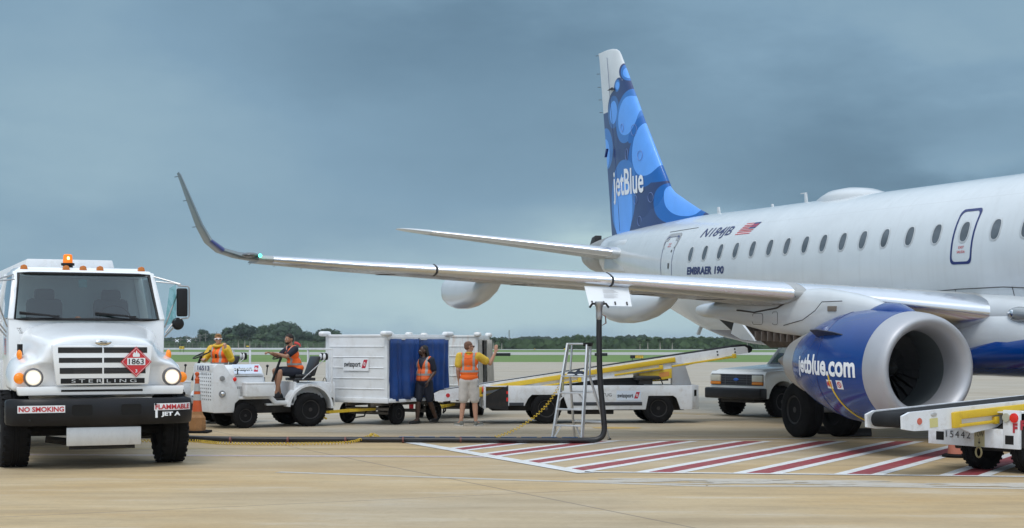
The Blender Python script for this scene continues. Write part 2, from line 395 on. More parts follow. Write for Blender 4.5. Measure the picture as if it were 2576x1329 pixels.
# painted markings
def paint(name, col, wear, dark=(.05, .045, .04)):
    m = bpy.data.materials.new(name); m.use_nodes = True; t = m.node_tree; n = t.nodes; l = t.links; b = n['Principled BSDF']
    g = n.new('ShaderNodeNewGeometry')
    q = n.new('ShaderNodeTexNoise'); l.new(g.outputs['Position'], q.inputs['Vector']); q.inputs['Scale'].default_value = 5; q.inputs['Detail'].default_value = 9; q.inputs['Roughness'].default_value = .75
    r = n.new('ShaderNodeMapRange'); l.new(q.outputs['Fac'], r.inputs[0]); r.inputs[1].default_value = .50; r.inputs[2].default_value = .70; r.inputs[4].default_value = wear
    mp = n.new('ShaderNodeMapping'); l.new(g.outputs['Position'], mp.inputs[0]); mp.inputs['Rotation'].default_value = (0, 0, -.35); mp.inputs['Scale'].default_value = (.35, 2.2, 1)
    q2 = n.new('ShaderNodeTexNoise'); l.new(mp.outputs[0], q2.inputs['Vector']); q2.inputs['Scale'].default_value = 1.2; q2.inputs['Detail'].default_value = 9; q2.inputs['Roughness'].default_value = .7
    r2 = n.new('ShaderNodeMapRange'); l.new(q2.outputs['Fac'], r2.inputs[0]); r2.inputs[1].default_value = .60; r2.inputs[2].default_value = .70; r2.inputs[4].default_value = .7
    x = n.new('ShaderNodeMix'); x.data_type = 'RGBA'; l.new(r.outputs[0], x.inputs[0]); x.inputs[6].default_value = (*col, 1); x.inputs[7].default_value = (.36, .29, .18, 1)
    y = n.new('ShaderNodeMix'); y.data_type = 'RGBA'; l.new(r2.outputs[0], y.inputs[0]); l.new(x.outputs[2], y.inputs[6]); y.inputs[7].default_value = (*dark, 1)
    l.new(y.outputs[2], b.inputs['Base Color']); b.inputs['Roughness'].default_value = .6
    return m
pw = paint('white_marking_paint', (.66, .67, .67), .65); pr = paint('red_marking_paint', (.27, .032, .042), .45)
py_ = paint('yellow_marking_paint', (.48, .30, .06), .7); pwf = paint('worn_white_marking_paint', (.47, .43, .37), 1.0, (.4, .31, .19))
def clip(poly, a, b):   # keep the left side of a->b
    out = []
    for i in range(len(poly)):
        p, q = poly[i], poly[(i + 1) % len(poly)]
        f = lambda r: (b[0] - a[0]) * (r[1] - a[1]) - (b[1] - a[1]) * (r[0] - a[0])
        fp, fq = f(p), f(q)
        if fp >= 0: out.append(p)
        if fp * fq < 0: k = fp / (fp - fq); out.append((p[0] + (q[0] - p[0]) * k, p[1] + (q[1] - p[1]) * k))
    return out
REG = [(-1.90, 28.1), (1.05, 21.24), (11.0, 19.95), (11.0, 29.55), (1.9, 28.0)]
def band(a, b, off0, off1):
    a = Vector(a); b = Vector(b); d = (b - a).normalized(); nn = Vector((-d.y, d.x))
    return [tuple(a + nn * off0), tuple(b + nn * off0), tuple(b + nn * off1), tuple(a + nn * off1)]
wb, rb = MB(), MB()
dirv = Vector((.478, .878))
for bx, by in ((-.82, 25.9), (-.22, 24.66), (.44, 23.2), (1.10, 21.95), (2.02, 21.16), (3.28, 20.91), (4.59, 20.7), (5.95, 20.5), (7.3, 20.3), (8.65, 20.1)):
    a = Vector((bx, by)) - dirv * 2; e = a + dirv * 14
    for o0, o1, mb, z in ((-.31, -.15, wb, .004), (.15, .31, wb, .004), (-.15, .15, rb, .004)):
        p = band(a, e, o0, o1)[::-1]
        if sum(p[i][0] * p[(i + 1) % 4][1] - p[(i + 1) % 4][0] * p[i][1] for i in range(4)) < 0: p = p[::-1]
        for i in range(len(REG)): p = clip(p, REG[i], REG[(i + 1) % len(REG)]) if p else p
        if len(p) > 2: mb.poly([(*q, z) for q in p])
tag(wb.build('hatching_borders', pw, smooth=False), kind='structure'); tag(rb.build('hatching_stripes', pr, smooth=False), kind='structure')
ob = MB()
for p in (band((-1.97, 28.25), (1.12, 21.06), -.26, 0), band((1.0, 21.24), (11, 19.95), -.13, 0), band((-1.0, 27.5), (1.9, 28.0), 0, .09), band((1.9, 28.0), (11, 29.55), 0, .11)):
    ob.poly([(*q, .008) for q in p])
tag(ob.build('hatching_outline', pw, smooth=False), kind='structure')
lb = MB()
for p in (band((-16, 25.05), (-.25, 24.05), -.13, -.055), band((-16, 25.05), (-.25, 24.05), .03, .105)): lb.poly([(*q, .004) for q in p])
tag(lb.build('white_guide_line', pw, smooth=False), kind='structure')
lr = MB(); lr.poly([(*q, .004) for q in band((-16, 25.05), (-.25, 24.05), -.05, .025)]); tag(lr.build('red_guide_line', pr, smooth=False), kind='structure')
yb = MB()
for p in (band((3.3, 39.8), (14, 28.6), 0, .12), band((3.5, 40.1), (14.4, 28.8), .14, .22)): yb.poly([(*q, .004) for q in p])
tag(yb.build('yellow_lead_line', py_, smooth=False), kind='structure')
yb = MB(); yb.poly([(2.19 + .52 * math.cos(a * PI / 12), 32.35 + .36 * math.sin(a * PI / 12), .004) for a in range(24)]); tag(yb.build('yellow_ground_spot', py_, smooth=False), kind='structure')
yb = MB(); yb.poly([(*q, .004) for q in band((-12, 26.0), (-1, 25.8), 0, .10)]); tag(yb.build('worn_yellow_line', paint('faded_yellow_paint', (.46, .36, .14), 1.0, (.4, .3, .17)), smooth=False), kind='structure')
# old paint remains in front of the hatching
wbm = MB()
for k in range(60):
    x = random.uniform(1.2, 9.5); y = 20.45 - (x - 1) * .11 - random.uniform(.25, 1.0); r = random.uniform(.1, .5)
    pts = [(x + r * 1.8 * (1 + random.uniform(-.35, .35)) * math.cos(a * PI / 6), y + r * .35 * (1 + random.uniform(-.4, .4)) * math.sin(a * PI / 6), .003 + k * .00003) for a in range(12)]
    wbm.poly(pts)
tag(wbm.build('old_paint_remains', pwf, smooth=False), kind='structure')
oldl = MB()
a0 = [(-3.2, 21.2), (0.2, 19.9), (2.4, 19.1), (4.2, 19.1), (9.5, 18.2)]
for i in range(4): oldl.poly([(*q, .0025) for q in band(a0[i], a0[i + 1], -.09, .09)])
tag(oldl.build('faded_white_line', pwf, smooth=False), kind='structure')

# ------------------------------------------------------------------ far side of the field
def leafmat(name, a, b):
    m = bpy.data.materials.new(name); m.use_nodes = True; t = m.node_tree; n = t.nodes; l = t.links; p = n['Principled BSDF']
    tcn = n.new('ShaderNodeTexCoord'); q = n.new('ShaderNodeTexNoise'); l.new(tcn.outputs['Object'], q.inputs['Vector']); q.inputs['Scale'].default_value = .35; q.inputs['Detail'].default_value = 6
    oi = n.new('ShaderNodeObjectInfo'); ad = n.new('ShaderNodeMath'); ad.operation = 'MULTIPLY_ADD'; l.new(oi.outputs['Random'], ad.inputs[0]); ad.inputs[1].default_value = .35; l.new(q.outputs['Fac'], ad.inputs[2])
    r = n.new('ShaderNodeMapRange'); l.new(ad.outputs[0], r.inputs[0]); r.inputs[1].default_value = .4; r.inputs[2].default_value = .95
    x = n.new('ShaderNodeMix'); x.data_type = 'RGBA'; l.new(r.outputs[0], x.inputs[0]); x.inputs[6].default_value = (*a, 1); x.inputs[7].default_value = (*b, 1)
    l.new(x.outputs[2], p.inputs['Base Color']); p.inputs['Roughness'].default_value = .8; p.inputs['Specular IOR Level'].default_value = .2
    return m
leaf = leafmat('broadleaf_foliage', (.032, .058, .030), (.075, .118, .050)); pine = leafmat('dark_foliage', (.028, .050, .034), (.050, .085, .045))
palmleaf = leafmat('palm_frond', (.045, .075, .03), (.09, .12, .06)); bark = mat('bark', (.16, .13, .10), .9, var=.2)
def leafcloud(b, cx, cy, cz, r, n, sz):
    for _ in range(n):
        d = Vector((random.gauss(0, 1), random.gauss(0, 1), random.gauss(0, 1))).normalized()
        k = r * random.uniform(.72, 1.05); p = Vector((cx, cy, cz)) + Vector((d.x * k, d.y * k, d.z * k * .8))
        q = (d + Vector((random.uniform(-.7, .7), random.uniform(-.7, .7), random.uniform(-.3, .9)))).normalized()
        u = q.orthogonal().normalized() * sz * random.uniform(.6, 1.3); v = q.cross(u).normalized() * sz * random.uniform(.6, 1.3)
        b.poly([p + u, p + v * .8, p - u * .9, p - v])
def make_tree(seed, H, Wd, m, label):
    random.seed(seed)
    root = thing('tree', label, 'tree')
    tb = MB(); tb.tube([(0, 0, 0), (.1, .1, H * .25), (-.1, 0, H * .5), (0, .1, H * .75)], [H * .035, H * .03, H * .02, H * .01], 7)
    lob = []
    for k in range(11):
        a = random.uniform(0, 2 * PI); rr = Wd * random.uniform(.05, .34); z = H * random.uniform(.38, .84) - rr * .25
        lob.append((rr * math.cos(a), rr * math.sin(a), z, Wd * random.uniform(.14, .25)))
        tb.tube([(0, 0, H * .3), (rr * .5 * math.cos(a), rr * .5 * math.sin(a), (z + H * .3) / 2), (lob[-1][0], lob[-1][1], z)], [H * .014, H * .01, H * .004], 5)
    tb.build('trunk', bark, root)
    cb = MB()
    for x, y, z, r in lob:
        cb.ball((x, y, z), (r * .72, r * .72, r * .6), seg=8, rings=6); leafcloud(cb, x, y, z, r, 150, r * .16)
    cb.build('crown', m, root, smooth=False)
    return root
random.seed(3)
protos = [make_tree(11, 10, 11, leaf, 'x'), make_tree(12, 10, 13, pine, 'x'), make_tree(13, 10, 9, leaf, 'x'), make_tree(14, 10, 12, pine, 'x')]
random.seed(5)
used = [False] * 4
def put_tree(u, top, Yt, wdt, label, group, k=None):
    k = random.randrange(4) if k is None else k
    H = (866 - top) / 3900 * Yt + EYE
    if used[k]: o = copy_tree(protos[k])
    else: o = protos[k]; used[k] = True
    s = H / 9.3; ws = wdt * Yt / 3900 / 10.5
    o.location = ((u - 1288) / 3900 * Yt, Yt, -.03); o.rotation_euler = (0, 0, random.uniform(0, 6.28)); o.scale = (ws, ws, s)
    tag(o, label, 'tree', group)
LG = 'trees of the tall clump beyond the runway behind the two tractors'
for u, top, wdt, k, nm in ((510, 828, 34, 3, 'small round tree left of the tall clump, above the first driver'), (545, 836, 40, 0, None), (575, 822, 50, 2, None), (608, 806, 62, 1, 'tallest dome-shaped tree of the clump, right of the yellow-jacketed driver'),
     (640, 818, 52, 0, None), (672, 812, 50, 2, 'pale green tree at the middle of the clump'), (700, 824, 44, 3, None), (728, 808, 68, 3, 'broad dark dome tree behind the bearded driver'), (763, 824, 46, 1, None), (788, 838, 44, 0, None),
     (812, 826, 40, 3, None), (838, 820, 46, 1, 'rightmost tree of the clump, just left of the white cart'), (655, 835, 60, 2, None), (590, 838, 60, 2, None), (745, 838, 60, 0, None)):
    put_tree(u, top + 1, random.uniform(760, 840), wdt * 1.35, nm or 'dark green broadleaf tree in the tall clump beyond the runway at left', None if nm else LG, k)
for i, u in enumerate(list(range(-420, 420, 22)) + list(range(420, 560, 17))):
    put_tree(u, random.uniform(846, 852), random.uniform(950, 1020), 34, 'low distant tree left of the tall clump beyond the airfield fence', 'low trees left of the tall clump')
RG = 'trees of the long treeline beyond the runway at right'
u = 850
while u < 2500:
    top = 851 - 6 * math.exp(-((u - 1610) / 60) ** 2) - 9 * math.exp(-((u - 1470) / 60) ** 2) * 1 - 5 * math.exp(-((u - 1780) / 40) ** 2) + random.uniform(-3, 4)
    if u < 1180: top = 858 + random.uniform(-4, 3)
    put_tree(u, top, random.uniform(560, 640), random.uniform(36, 56), 'bushy dark green tree in the long even treeline beyond the runway', RG)
    u += random.uniform(11, 17)
random.seed(9)
FG = 'front row trees of the right treeline'
for i in range(46):
    put_tree(random.uniform(1215, 2000) if i > 8 else random.uniform(850, 1215), random.uniform(858, 866), random.uniform(540, 555), random.uniform(26, 44), 'low rounded tree in the front row of the right treeline', FG, random.choice((0, 2, 2, 1)))
for i in range(14):
    put_tree(random.uniform(540, 860), random.uniform(856, 864), random.uniform(735, 750), random.uniform(26, 40), 'low shrubby tree at the foot of the tall left clump', 'low trees at the foot of the tall clump', random.choice((0, 2)))
# undergrowth: a mass nobody could count
ug = MB()
for k in range(5200):
    if k % 3: uu = random.uniform(1180, 2600); Yt = random.uniform(530, 560)
    else: uu = random.uniform(-200, 1180); Yt = random.uniform(725, 760)
    x = (uu - 1288) / 3900 * Yt; r = random.uniform(.8, 1.9)
    p = Vector((x, Yt, random.uniform(0, 2.6))); a = random.uniform(-.8, .8); v = Vector((math.cos(a), math.sin(a), random.uniform(-.3, .3))) * r; w2 = Vector((random.uniform(-.4, .4), random.uniform(-.5, .2), 1)).normalized() * r * .7
    ug.poly([p + v, p + w2, p - v, p - w2])
tag(ug.build('undergrowth', leaf, smooth=False), 'dense low undergrowth along the foot of the treelines', 'undergrowth', kind='stuff')
# far wood, hazy
fw = MB()
for k in range(8000):
    uu = random.uniform(-700, 3300); Yt = random.uniform(1500, 1900); top = 857 + 3 * math.sin(uu * .013) + 2 * math.sin(uu * .05)
    if 1500 < uu < 1620: top -= 9
    Hm = (866 - top) / 3900 * Yt + EYE; x = (uu - 1288) / 3900 * Yt; r = random.uniform(2, 4)
    p = Vector((x, Yt, random.uniform(0, Hm))); v = Vector((1, random.uniform(-.5, .5), random.uniform(-.3, .3))) * r * 1.6; w2 = Vector((random.uniform(-.4, .4), -.3, 1)) * r
    fw.poly([p + v, p + w2, p - v, p - w2])
tag(fw.build('far_wood', leafmat('far_foliage', (.03, .055, .03), (.06, .09, .045)), smooth=False), 'far hazy wood behind the treelines', 'wood', kind='stuff')

def make_palm(seed):
    random.seed(seed); root = thing('palm_tree', 'x', 'palm tree')
    b = MB(); b.tube([(0, 0, 0), (.12, 0, 2.5), (.05, 0, 5)], [.26, .2, .18], 7); b.build('trunk', mat('palm_bark', (.3, .27, .22), .9), root)
    c = MB()
    for k in range(60):
        a = random.uniform(0, 2 * PI); e = random.uniform(-.9, 1.3); ln = random.uniform(1.1, 1.7)
        d = Vector((math.cos(a) * math.cos(e), math.sin(a) * math.cos(e), math.sin(e))); s = Vector((-math.sin(a), math.cos(a), 0))
        p0 = Vector((.05, 0, 5)); p1 = p0 + d * ln * .6; p2 = p0 + d * ln - Vector((0, 0, .35))
        c.poly([p0, p1 + s * .35, p2, p1 - s * .35]); c.poly([p1 + s * .2, p1 + s * .75 + d * .3, p2]); c.poly([p1 - s * .2, p1 - s * .75 + d * .3, p2])
    c.build('crown', palmleaf, root, smooth=False); return root
pp = make_palm(4); first = True
for u, Yt, top, nm in ((600, 700, 848, 'left'), (615.5, 700, 847, 'middle'), (628, 700, 850, 'right')):
    o = pp if first else copy_tree(pp); first = False
    H = (868 - top) / 3900 * Yt + EYE; o.location = ((u - 1288) / 3900 * Yt, Yt, -.03); o.scale = (H / 6.2 * 1.1,) * 2 + (H / 6.2,); o.rotation_euler = (0, 0, u)
    tag(o, 'palm tree at the foot of the tall clump, %s one of the three close together' % nm, 'palm tree', 'palms beyond the runway')
for u, top in ((1242, 851), (1262, 853), (1610, 855), (1630, 852), (1661, 851), (1691, 853), (1880, 852)):
    o = copy_tree(pp); Yt = 522; H = (866 - top) / 3900 * Yt + EYE
    o.location = ((u - 1288) / 3900 * Yt, Yt, -.03); o.scale = (H / 6.2 * 1.25,) * 2 + (H / 6.2,); o.rotation_euler = (0, 0, u)
    nm = {1242: 'palm tree in front of the treeline, just right of the beige cart curtain', 1262: 'second palm right of the beige cart curtain, before the treeline', 1610: 'palm before the right treeline, nearest to the black hose', 1630: 'slightly leaning palm, second right of the black hose',
          1661: 'tall pale-trunked palm, third right of the black hose', 1691: 'thin palm right of the tall one, above the belt loader', 1880: 'palm beyond the upper end of the belt loader'}[u]
    tag(o, nm, 'palm tree', 'palms beyond the runway')

# poles, tower, signs, windsock
polem = mat('weathered_pole', (.20, .19, .17), .9); signy = mat('sign_yellow', (.72, .50, .03), .5)
def pole(u, top, Yt, nm):
    r = thing('utility_pole', nm, 'utility pole', ((u - 1288) / 3900 * Yt, Yt, -.03), 0, 'utility poles left of the tall clump')
    H = (866 - top) / 3900 * Yt + EYE
    MB().tube([(0, 0, 0), (0, 0, H)], [.22, .15], 6).build('shaft', polem, r)
    MB().box(-1.3, 1.3, -.22, -.12, H - 1.0, H - .75).box(-1, 1, -.22, -.12, H - 2.2, H - 2.0).build('crossarm', polem, r)
for i, (u, top) in enumerate(((470, 843), (481, 848), (492, 846), (503, 840), (517, 838), (455, 850), (440, 852), (545, 835))):
    pole(u, top, 760, 'utility pole with crossarms beyond the airfield fence, %s of eight' % ('third from left', 'fourth from left', 'fifth from left', 'sixth from left', 'seventh from left', 'second from left', 'leftmost', 'rightmost and tallest')[i])
t = thing('lattice_mast', 'thin lattice radio mast far beyond the right treeline', 'mast', ((1281 - 1288) / 3900 * 1400, 1400, -.03)); mm = MB(); H = 14.5
for sx, sy in ((-.6, -.6), (.6, -.6), (.6, .6), (-.6, .6)): mm.tube([(sx, sy, 0), (sx * .5, sy * .5, H)], .16, 4)
for k in range(8): z = k * H / 8; mm.tube([(-.6, -.6, z), (.6, -.6, z + H / 8)], .1, 4); mm.tube([(.6, -.6, z), (-.6, -.6, z + H / 8)], .1, 4)
mm.build('lattice', polem, t)
def tsign(u, v0, v1, wpx, Yt, label, txt=None, leftblack=False):
    s = 3900 / Yt; W = wpx / s; z0 = EYE - (v1 - 866) / s; z1 = EYE - (v0 - 866) / s
    z0 = max(z0, .12)
    r = thing('taxiway_sign', label, 'sign', ((u - 1288) / 3900 * Yt, Yt, 0))
    MB().box(-W / 2, W / 2, -.08, .08, z0, z1, .02).build('sign_box', black, r)
    MB().box(-W / 2 + .03, W / 2 - .03, -.09, -.081, z0 + .03, z1 - .03).build('sign_face', signy, r)
    b = MB()
    for x in (-.35, .35): b.box(x * W - .03, x * W + .03, -.03, .03, 0, z0)
    b.build('post', black, r)
    if leftblack: MB().box(-W / 2 + .03, -W * .12, -.094, -.0905, z0 + .03, z1 - .03).build('location_panel', black, r)
    if txt: text(txt, 'lettering', ink, r, plane_map((-W * .40 if not leftblack else -W * .08, -.091, z0 + (z1 - z0) * .22), (1, 0, 0), (0, 0, 1), .004), W * (.8 if not leftblack else .5), (z1 - z0) * .56, off=.02)
tsign(457.5, 871.5, 878.5, 13, 330, 'yellow taxiway sign reading A8-4 on the grass left of the first driver', 'A8-4')
tsign(1602, 894, 902, 33, 150, 'black and yellow taxiway sign on the grass behind the belt loader', '12-AT-P', True)
tsign(1424, 876.5, 880, 11, 430, 'small yellow sign on the grass between cart and ladder')
tsign(1345, 877, 879.5, 3, 430, 'tiny dark sign left of the small yellow sign')
tsign(623, 870, 873, 7, 560, 'small yellow sign below the three palms')
tsign(1512, 872, 876.5, 4, 440, 'white-edged marker sign behind the ladder')
for u, Yt, W, nm in ((1264, 230, 2.4, 'long dark runway marker board right of the beige cart curtain'), (1512, 230, 1.9, 'dark low runway marker board just right of the ladder')):
    tag(MB().box(-W / 2, W / 2, -.2, .2, .02, .46, .05).build('marker_board', black, loc=((u - 1288) / 3900 * Yt, Yt, -.03)), nm, 'marker board')
r = thing('windsock', 'red windsock on a short mast beside the bearded driver', 'windsock', ((741 - 1288) / 3900 * 300, 300, -.03)); MB().tube([(0, 0, 0), (0, 0, 3.2)], .04, 6).build('mast', polem, r)
MB().tube([(0, 0, 2.0), (.5, 0, 1.95), (.95, 0, 1.7), (1.1, 0, 1.3)], [.32, .26, .2, .14], 10).build('sock', mat('windsock_red', (.55, .04, .03), .7), r)
for u, nm in ((445.5, 'left white railroad crossing sign beyond the field'), (475.5, 'right white railroad crossing sign beyond the field')):
    r = thing('crossing_sign', nm, 'sign', ((u - 1288) / 3900 * 700, 700, -.03)); MB().tube([(0, 0, 0), (0, 0, 3.4)], .09, 6).build('post', polem, r)
    MB().beam((-.8, -.1, 3.3 - .6), (.8, -.1, 3.3 + .6), .06, .32, up=(0, 0, 1)).beam((-.8, -.16, 3.3 + .6), (.8, -.16, 3.3 - .6), .06, .32).build('crossbuck', decalwhite, r)
fb = MB()
for k in range(60): x = -225 + k * 2.6; fb.box(x - .06, x + .06, 700, 700.1, 0, 2.2)
for z in (.5, 1.2, 2.1): fb.box(-225, -70, 700.03, 700.07, z, z + .06)
tag(fb.build('airfield_fence', polem, smooth=False), 'long low grey fence at the foot of the distant left trees', 'fence')
# ------------------------------------------------------------------ airliner (local x = aft, y = starboard, z = up; origin on the ground under the main gear)
PA, PP = .328, .02
jet = thing('airliner', 'white twin-engine jet airliner with blue patterned tail fin and navy engine', 'airliner', (8.68, 30.35, 0))
jet.rotation_mode = 'QUATERNION'
jet.rotation_quaternion = (Matrix.Rotation(PI / 2 + PA, 4, 'Z') @ Matrix.Rotation(-PP, 4, 'Y')).to_quaternion()
S0 = 16.6
def V(s, t, h): return Vector((s - S0, t, h))
def bodymat():
    m = bpy.data.materials.new('fuselage_paint'); m.use_nodes = True; t = m.node_tree; n = t.nodes; l = t.links; b = n['Principled BSDF']
    tcn = n.new('ShaderNodeTexCoord'); s = n.new('ShaderNodeSeparateXYZ'); l.new(tcn.outputs['Object'], s.inputs[0])
    def M(op, a, c=None, d=None):
        q = n.new('ShaderNodeMath'); q.operation = op
        for i, v in enumerate((a, c, d)):
            if v is None: continue
            if isinstance(v, (int, float)): q.inputs[i].default_value = v
            else: l.new(v, q.inputs[i])
        return q.outputs[0]
    lim = 1.93
    navy = M('LESS_THAN', s.outputs[2], lim)
    aft = M('LESS_THAN', s.outputs[0], 12.4); navy = M('MULTIPLY', navy, aft)
    mp = n.new('ShaderNodeMapping'); l.new(tcn.outputs['Object'], mp.inputs[0]); mp.inputs['Scale'].default_value = (.5, 1, .9)
    q = n.new('ShaderNodeTexNoise'); l.new(mp.outputs[0], q.inputs['Vector']); q.inputs['Scale'].default_value = 1.3; q.inputs['Detail'].default_value = 7
    r = n.new('ShaderNodeMapRange'); l.new(q.outputs['Fac'], r.inputs[0]); r.inputs[1].default_value = .3; r.inputs[2].default_value = .7; r.inputs[3].default_value = .93; r.inputs[4].default_value = 1.03
    v = n.new('ShaderNodeVectorMath'); v.operation = 'SCALE'; v.inputs[0].default_value = (.60, .64, .665); l.new(r.outputs[0], v.inputs['Scale'])
    # rain streaks under the window line
    mp2 = n.new('ShaderNodeMapping'); l.new(tcn.outputs['Object'], mp2.inputs[0]); mp2.inputs['Scale'].default_value = (5, 5, .25)
    q2 = n.new('ShaderNodeTexNoise'); l.new(mp2.outputs[0], q2.inputs['Vector']); q2.inputs['Scale'].default_value = 1.5; q2.inputs['Detail'].default_value = 5
    r2 = n.new('ShaderNodeMapRange'); l.new(q2.outputs['Fac'], r2.inputs[0]); r2.inputs[1].default_value = .5; r2.inputs[2].default_value = .8; r2.inputs[4].default_value = .16
    # frame and lap joints
    sx = M('PINGPONG', s.outputs[0], 2.35); jx = M('LESS_THAN', sx, .008)
    jz = M('LESS_THAN', M('ABSOLUTE', M('SUBTRACT', s.outputs[2], 2.75)), .006); jz2 = M('LESS_THAN', M('ABSOLUTE', M('SUBTRACT', s.outputs[2], 4.42)), .006)
    j = M('MULTIPLY', M('MAXIMUM', M('MAXIMUM', jx, jz), jz2), .22)
    x = n.new('ShaderNodeMix'); x.data_type = 'RGBA'; l.new(M('MAXIMUM', r2.outputs[0], j), x.inputs[0]); l.new(v.outputs[0], x.inputs[6]); x.inputs[7].default_value = (.38, .38, .38, 1)
    y = n.new('ShaderNodeMix'); y.data_type = 'RGBA'; l.new(navy, y.inputs[0]); l.new(x.outputs[2], y.inputs[6]); y.inputs[7].default_value = (.004, .018, .09, 1)
    l.new(y.outputs[2], b.inputs['Base Color']); b.inputs['Roughness'].default_value = .24; b.inputs['Coat Weight'].default_value = .5; b.inputs['Coat Roughness'].default_value = .12
    bq = n.new('ShaderNodeTexNoise'); l.new(tcn.outputs['Object'], bq.inputs['Vector']); bq.inputs['Scale'].default_value = 1.1
    bp = n.new('ShaderNodeBump'); l.new(bq.outputs['Fac'], bp.inputs['Height']); bp.inputs['Strength'].default_value = .12; bp.inputs['Distance'].default_value = .12; l.new(bp.outputs[0], b.inputs['Normal']); l.new(bp.outputs[0], b.inputs['Coat Normal'])
    return m
planewhite = mat('aircraft_white', (.56, .59, .61), .28, var=.03, dirt=.12, dcol=(.45, .42, .38), coat=.4)
winggrey = mat('aircraft_grey', (.34, .35, .35), .35, var=.05, dirt=.35, dcol=(.25, .22, .2), dscale=1.5, stretch=(.6, 1, 1), rvar=.1)
lemetal = mat('polished_leading_edge', (.72, .74, .78), .25, 1)
lipmetal = mat('satin_inlet_lip', (.44, .45, .48), .5, .5, var=.04, dirt=.12, dcol=(.4, .38, .36), dscale=4)
navy = mat('navy_nacelle_paint', (.001, .040, .21), .18, var=.06, coat=.25, dirt=.03, spec=.3)
navyd = mat('navy_trim', (.010, .022, .13), .3)
darkgrey = mat('dark_panel_gap', (.03, .03, .032), .5)

# fuselage
ST = [(0, 2.72, 2.62, .03), (.12, 2.98, 2.36, .32), (.5, 3.3, 2.1, .66), (1.0, 3.6, 1.92, .93), (1.6, 3.92, 1.79, 1.14), (2.3, 4.35, 1.69, 1.30), (3.1, 4.68, 1.62, 1.42), (4.2, 4.86, 1.57, 1.49), (5.5, 4.9, 1.55, 1.505)]
ST += [(6 + i, 4.9, 1.55, 1.505) for i in range(0, 18)]
ST += [(24, 4.9, 1.56, 1.50), (25, 4.9, 1.60, 1.48), (26, 4.91, 1.70, 1.44), (27, 4.92, 1.88, 1.37), (28, 4.91, 2.12, 1.28), (29, 4.88, 2.36, 1.17), (30, 4.85, 2.60, 1.05), (31, 4.82, 2.83, .93), (32, 4.78, 3.06, .80), (33, 4.74, 3.26, .68), (34, 4.67, 3.43, .55), (35, 4.58, 3.56, .45), (35.6, 4.50, 3.66, .38), (36.05, 4.38, 3.80, .28), (36.24, 4.2, 3.98, .1)]
def sta(s):
    for a, b in zip(ST, ST[1:]):
        if a[0] <= s <= b[0]:
            k = (s - a[0]) / (b[0] - a[0]); return [a[i] + (b[i] - a[i]) * k for i in (1, 2, 3)]
    return list(ST[-1][1:])
def wline(top, bot): return bot + (top - bot) * .53
def surf_t(s, h):
    top, bot, wd = sta(s); zw = wline(top, bot); d = (h - zw) / ((top - zw) if h > zw else (zw - bot))
    return wd * math.sqrt(max(0, 1 - d * d))
def SF(s, h, off=.004):
    t = surf_t(s, h); t2 = surf_t(s, h + .02); sl = (t - t2) / .02
    n = Vector((0, 1, sl)).normalized(); return V(s, t, h) + n * off
b = MB(); rings = []
for s, top, bot, wd in ST:
    zw = wline(top, bot); r = []
    for k in range(64):
        a = 2 * PI * k / 64; y = math.sin(a) * wd; z = math.cos(a)
        r.append(V(s, y, zw + z * ((top - zw) if z > 0 else (zw - bot))))
    rings.append(r)
fus = b.loft(rings).build('fuselage', bodymat(), jet, ang=60)
MB().lathe([(-.02, .20), (0, .22), (.14, .20), (.14, .15), (.02, .13)], V(36.12, 0, 4.12), (1, 0, 0), 20, cap=False).build('exhaust_outlet', steel, fus)
b = MB(); rg = []
for s_, top, bot, wd in ST[-6:-1]:
    zw = wline(top, bot); rg.append([V(s_, math.sin(2 * PI * k / 40) * (wd + .006), zw + math.cos(2 * PI * k / 40) * ((top - zw + .006) if math.cos(2 * PI * k / 40) > 0 else (zw - bot + .006))) for k in range(40)])
b.loft(rg[1:], cap=False).build('tail_cone', mat('heat_stained_metal', (.36, .35, .33), .4, .5, var=.1, dirt=.3), fus)
MB().hexa([V(35.35, -.12, 4.5), V(35.35, .14, 4.5), V(35.75, .14, 4.42), V(35.75, -.12, 4.42), V(35.3, -.1, 4.74), V(35.3, .12, 4.74), V(35.6, .12, 4.68), V(35.6, -.1, 4.68)], .02).build('intake_scoop', darkgrey, fus)

# cabin windows
frame_m = mat('window_frame_grey', (.50, .53, .55), .35); pane_m = mat('window_pane', (.085, .10, .115), .12, var=.4, vscale=1.2, stretch=(1, 1, 3), spec=.7)
def oval(sc_, hc, a, bb, n=28, e=2.6):
    return [(sc_ + a * math.copysign(abs(math.cos(2 * PI * k / n)) ** (2 / e), math.cos(2 * PI * k / n)), hc + bb * math.copysign(abs(math.sin(2 * PI * k / n)) ** (2 / e), math.sin(2 * PI * k / n))) for k in range(n)]
def patch(pts, off): return [SF(s, h, off) for s, h in pts]
def fan(mb, c, pts, off):
    cv = mb.bm.verts.new(SF(c[0], c[1], off)); vs = [mb.bm.verts.new(SF(s, h, off)) for s, h in pts]
    fs = [mb.bm.faces.new([cv, vs[i], vs[(i + 1) % len(vs)]]) for i in range(len(vs))]
WS = [25.76, 24.92, 24.07, 23.25, 22.42, 21.6, 20.82, 20.02, 19.27, 18.5, 17.73, 16.93, 16.08, 15.2, 14.34, 13.44, 12.6, 11.77, 10.94, 10.11, 9.28, 8.45, 7.62, 6.79, 5.96]
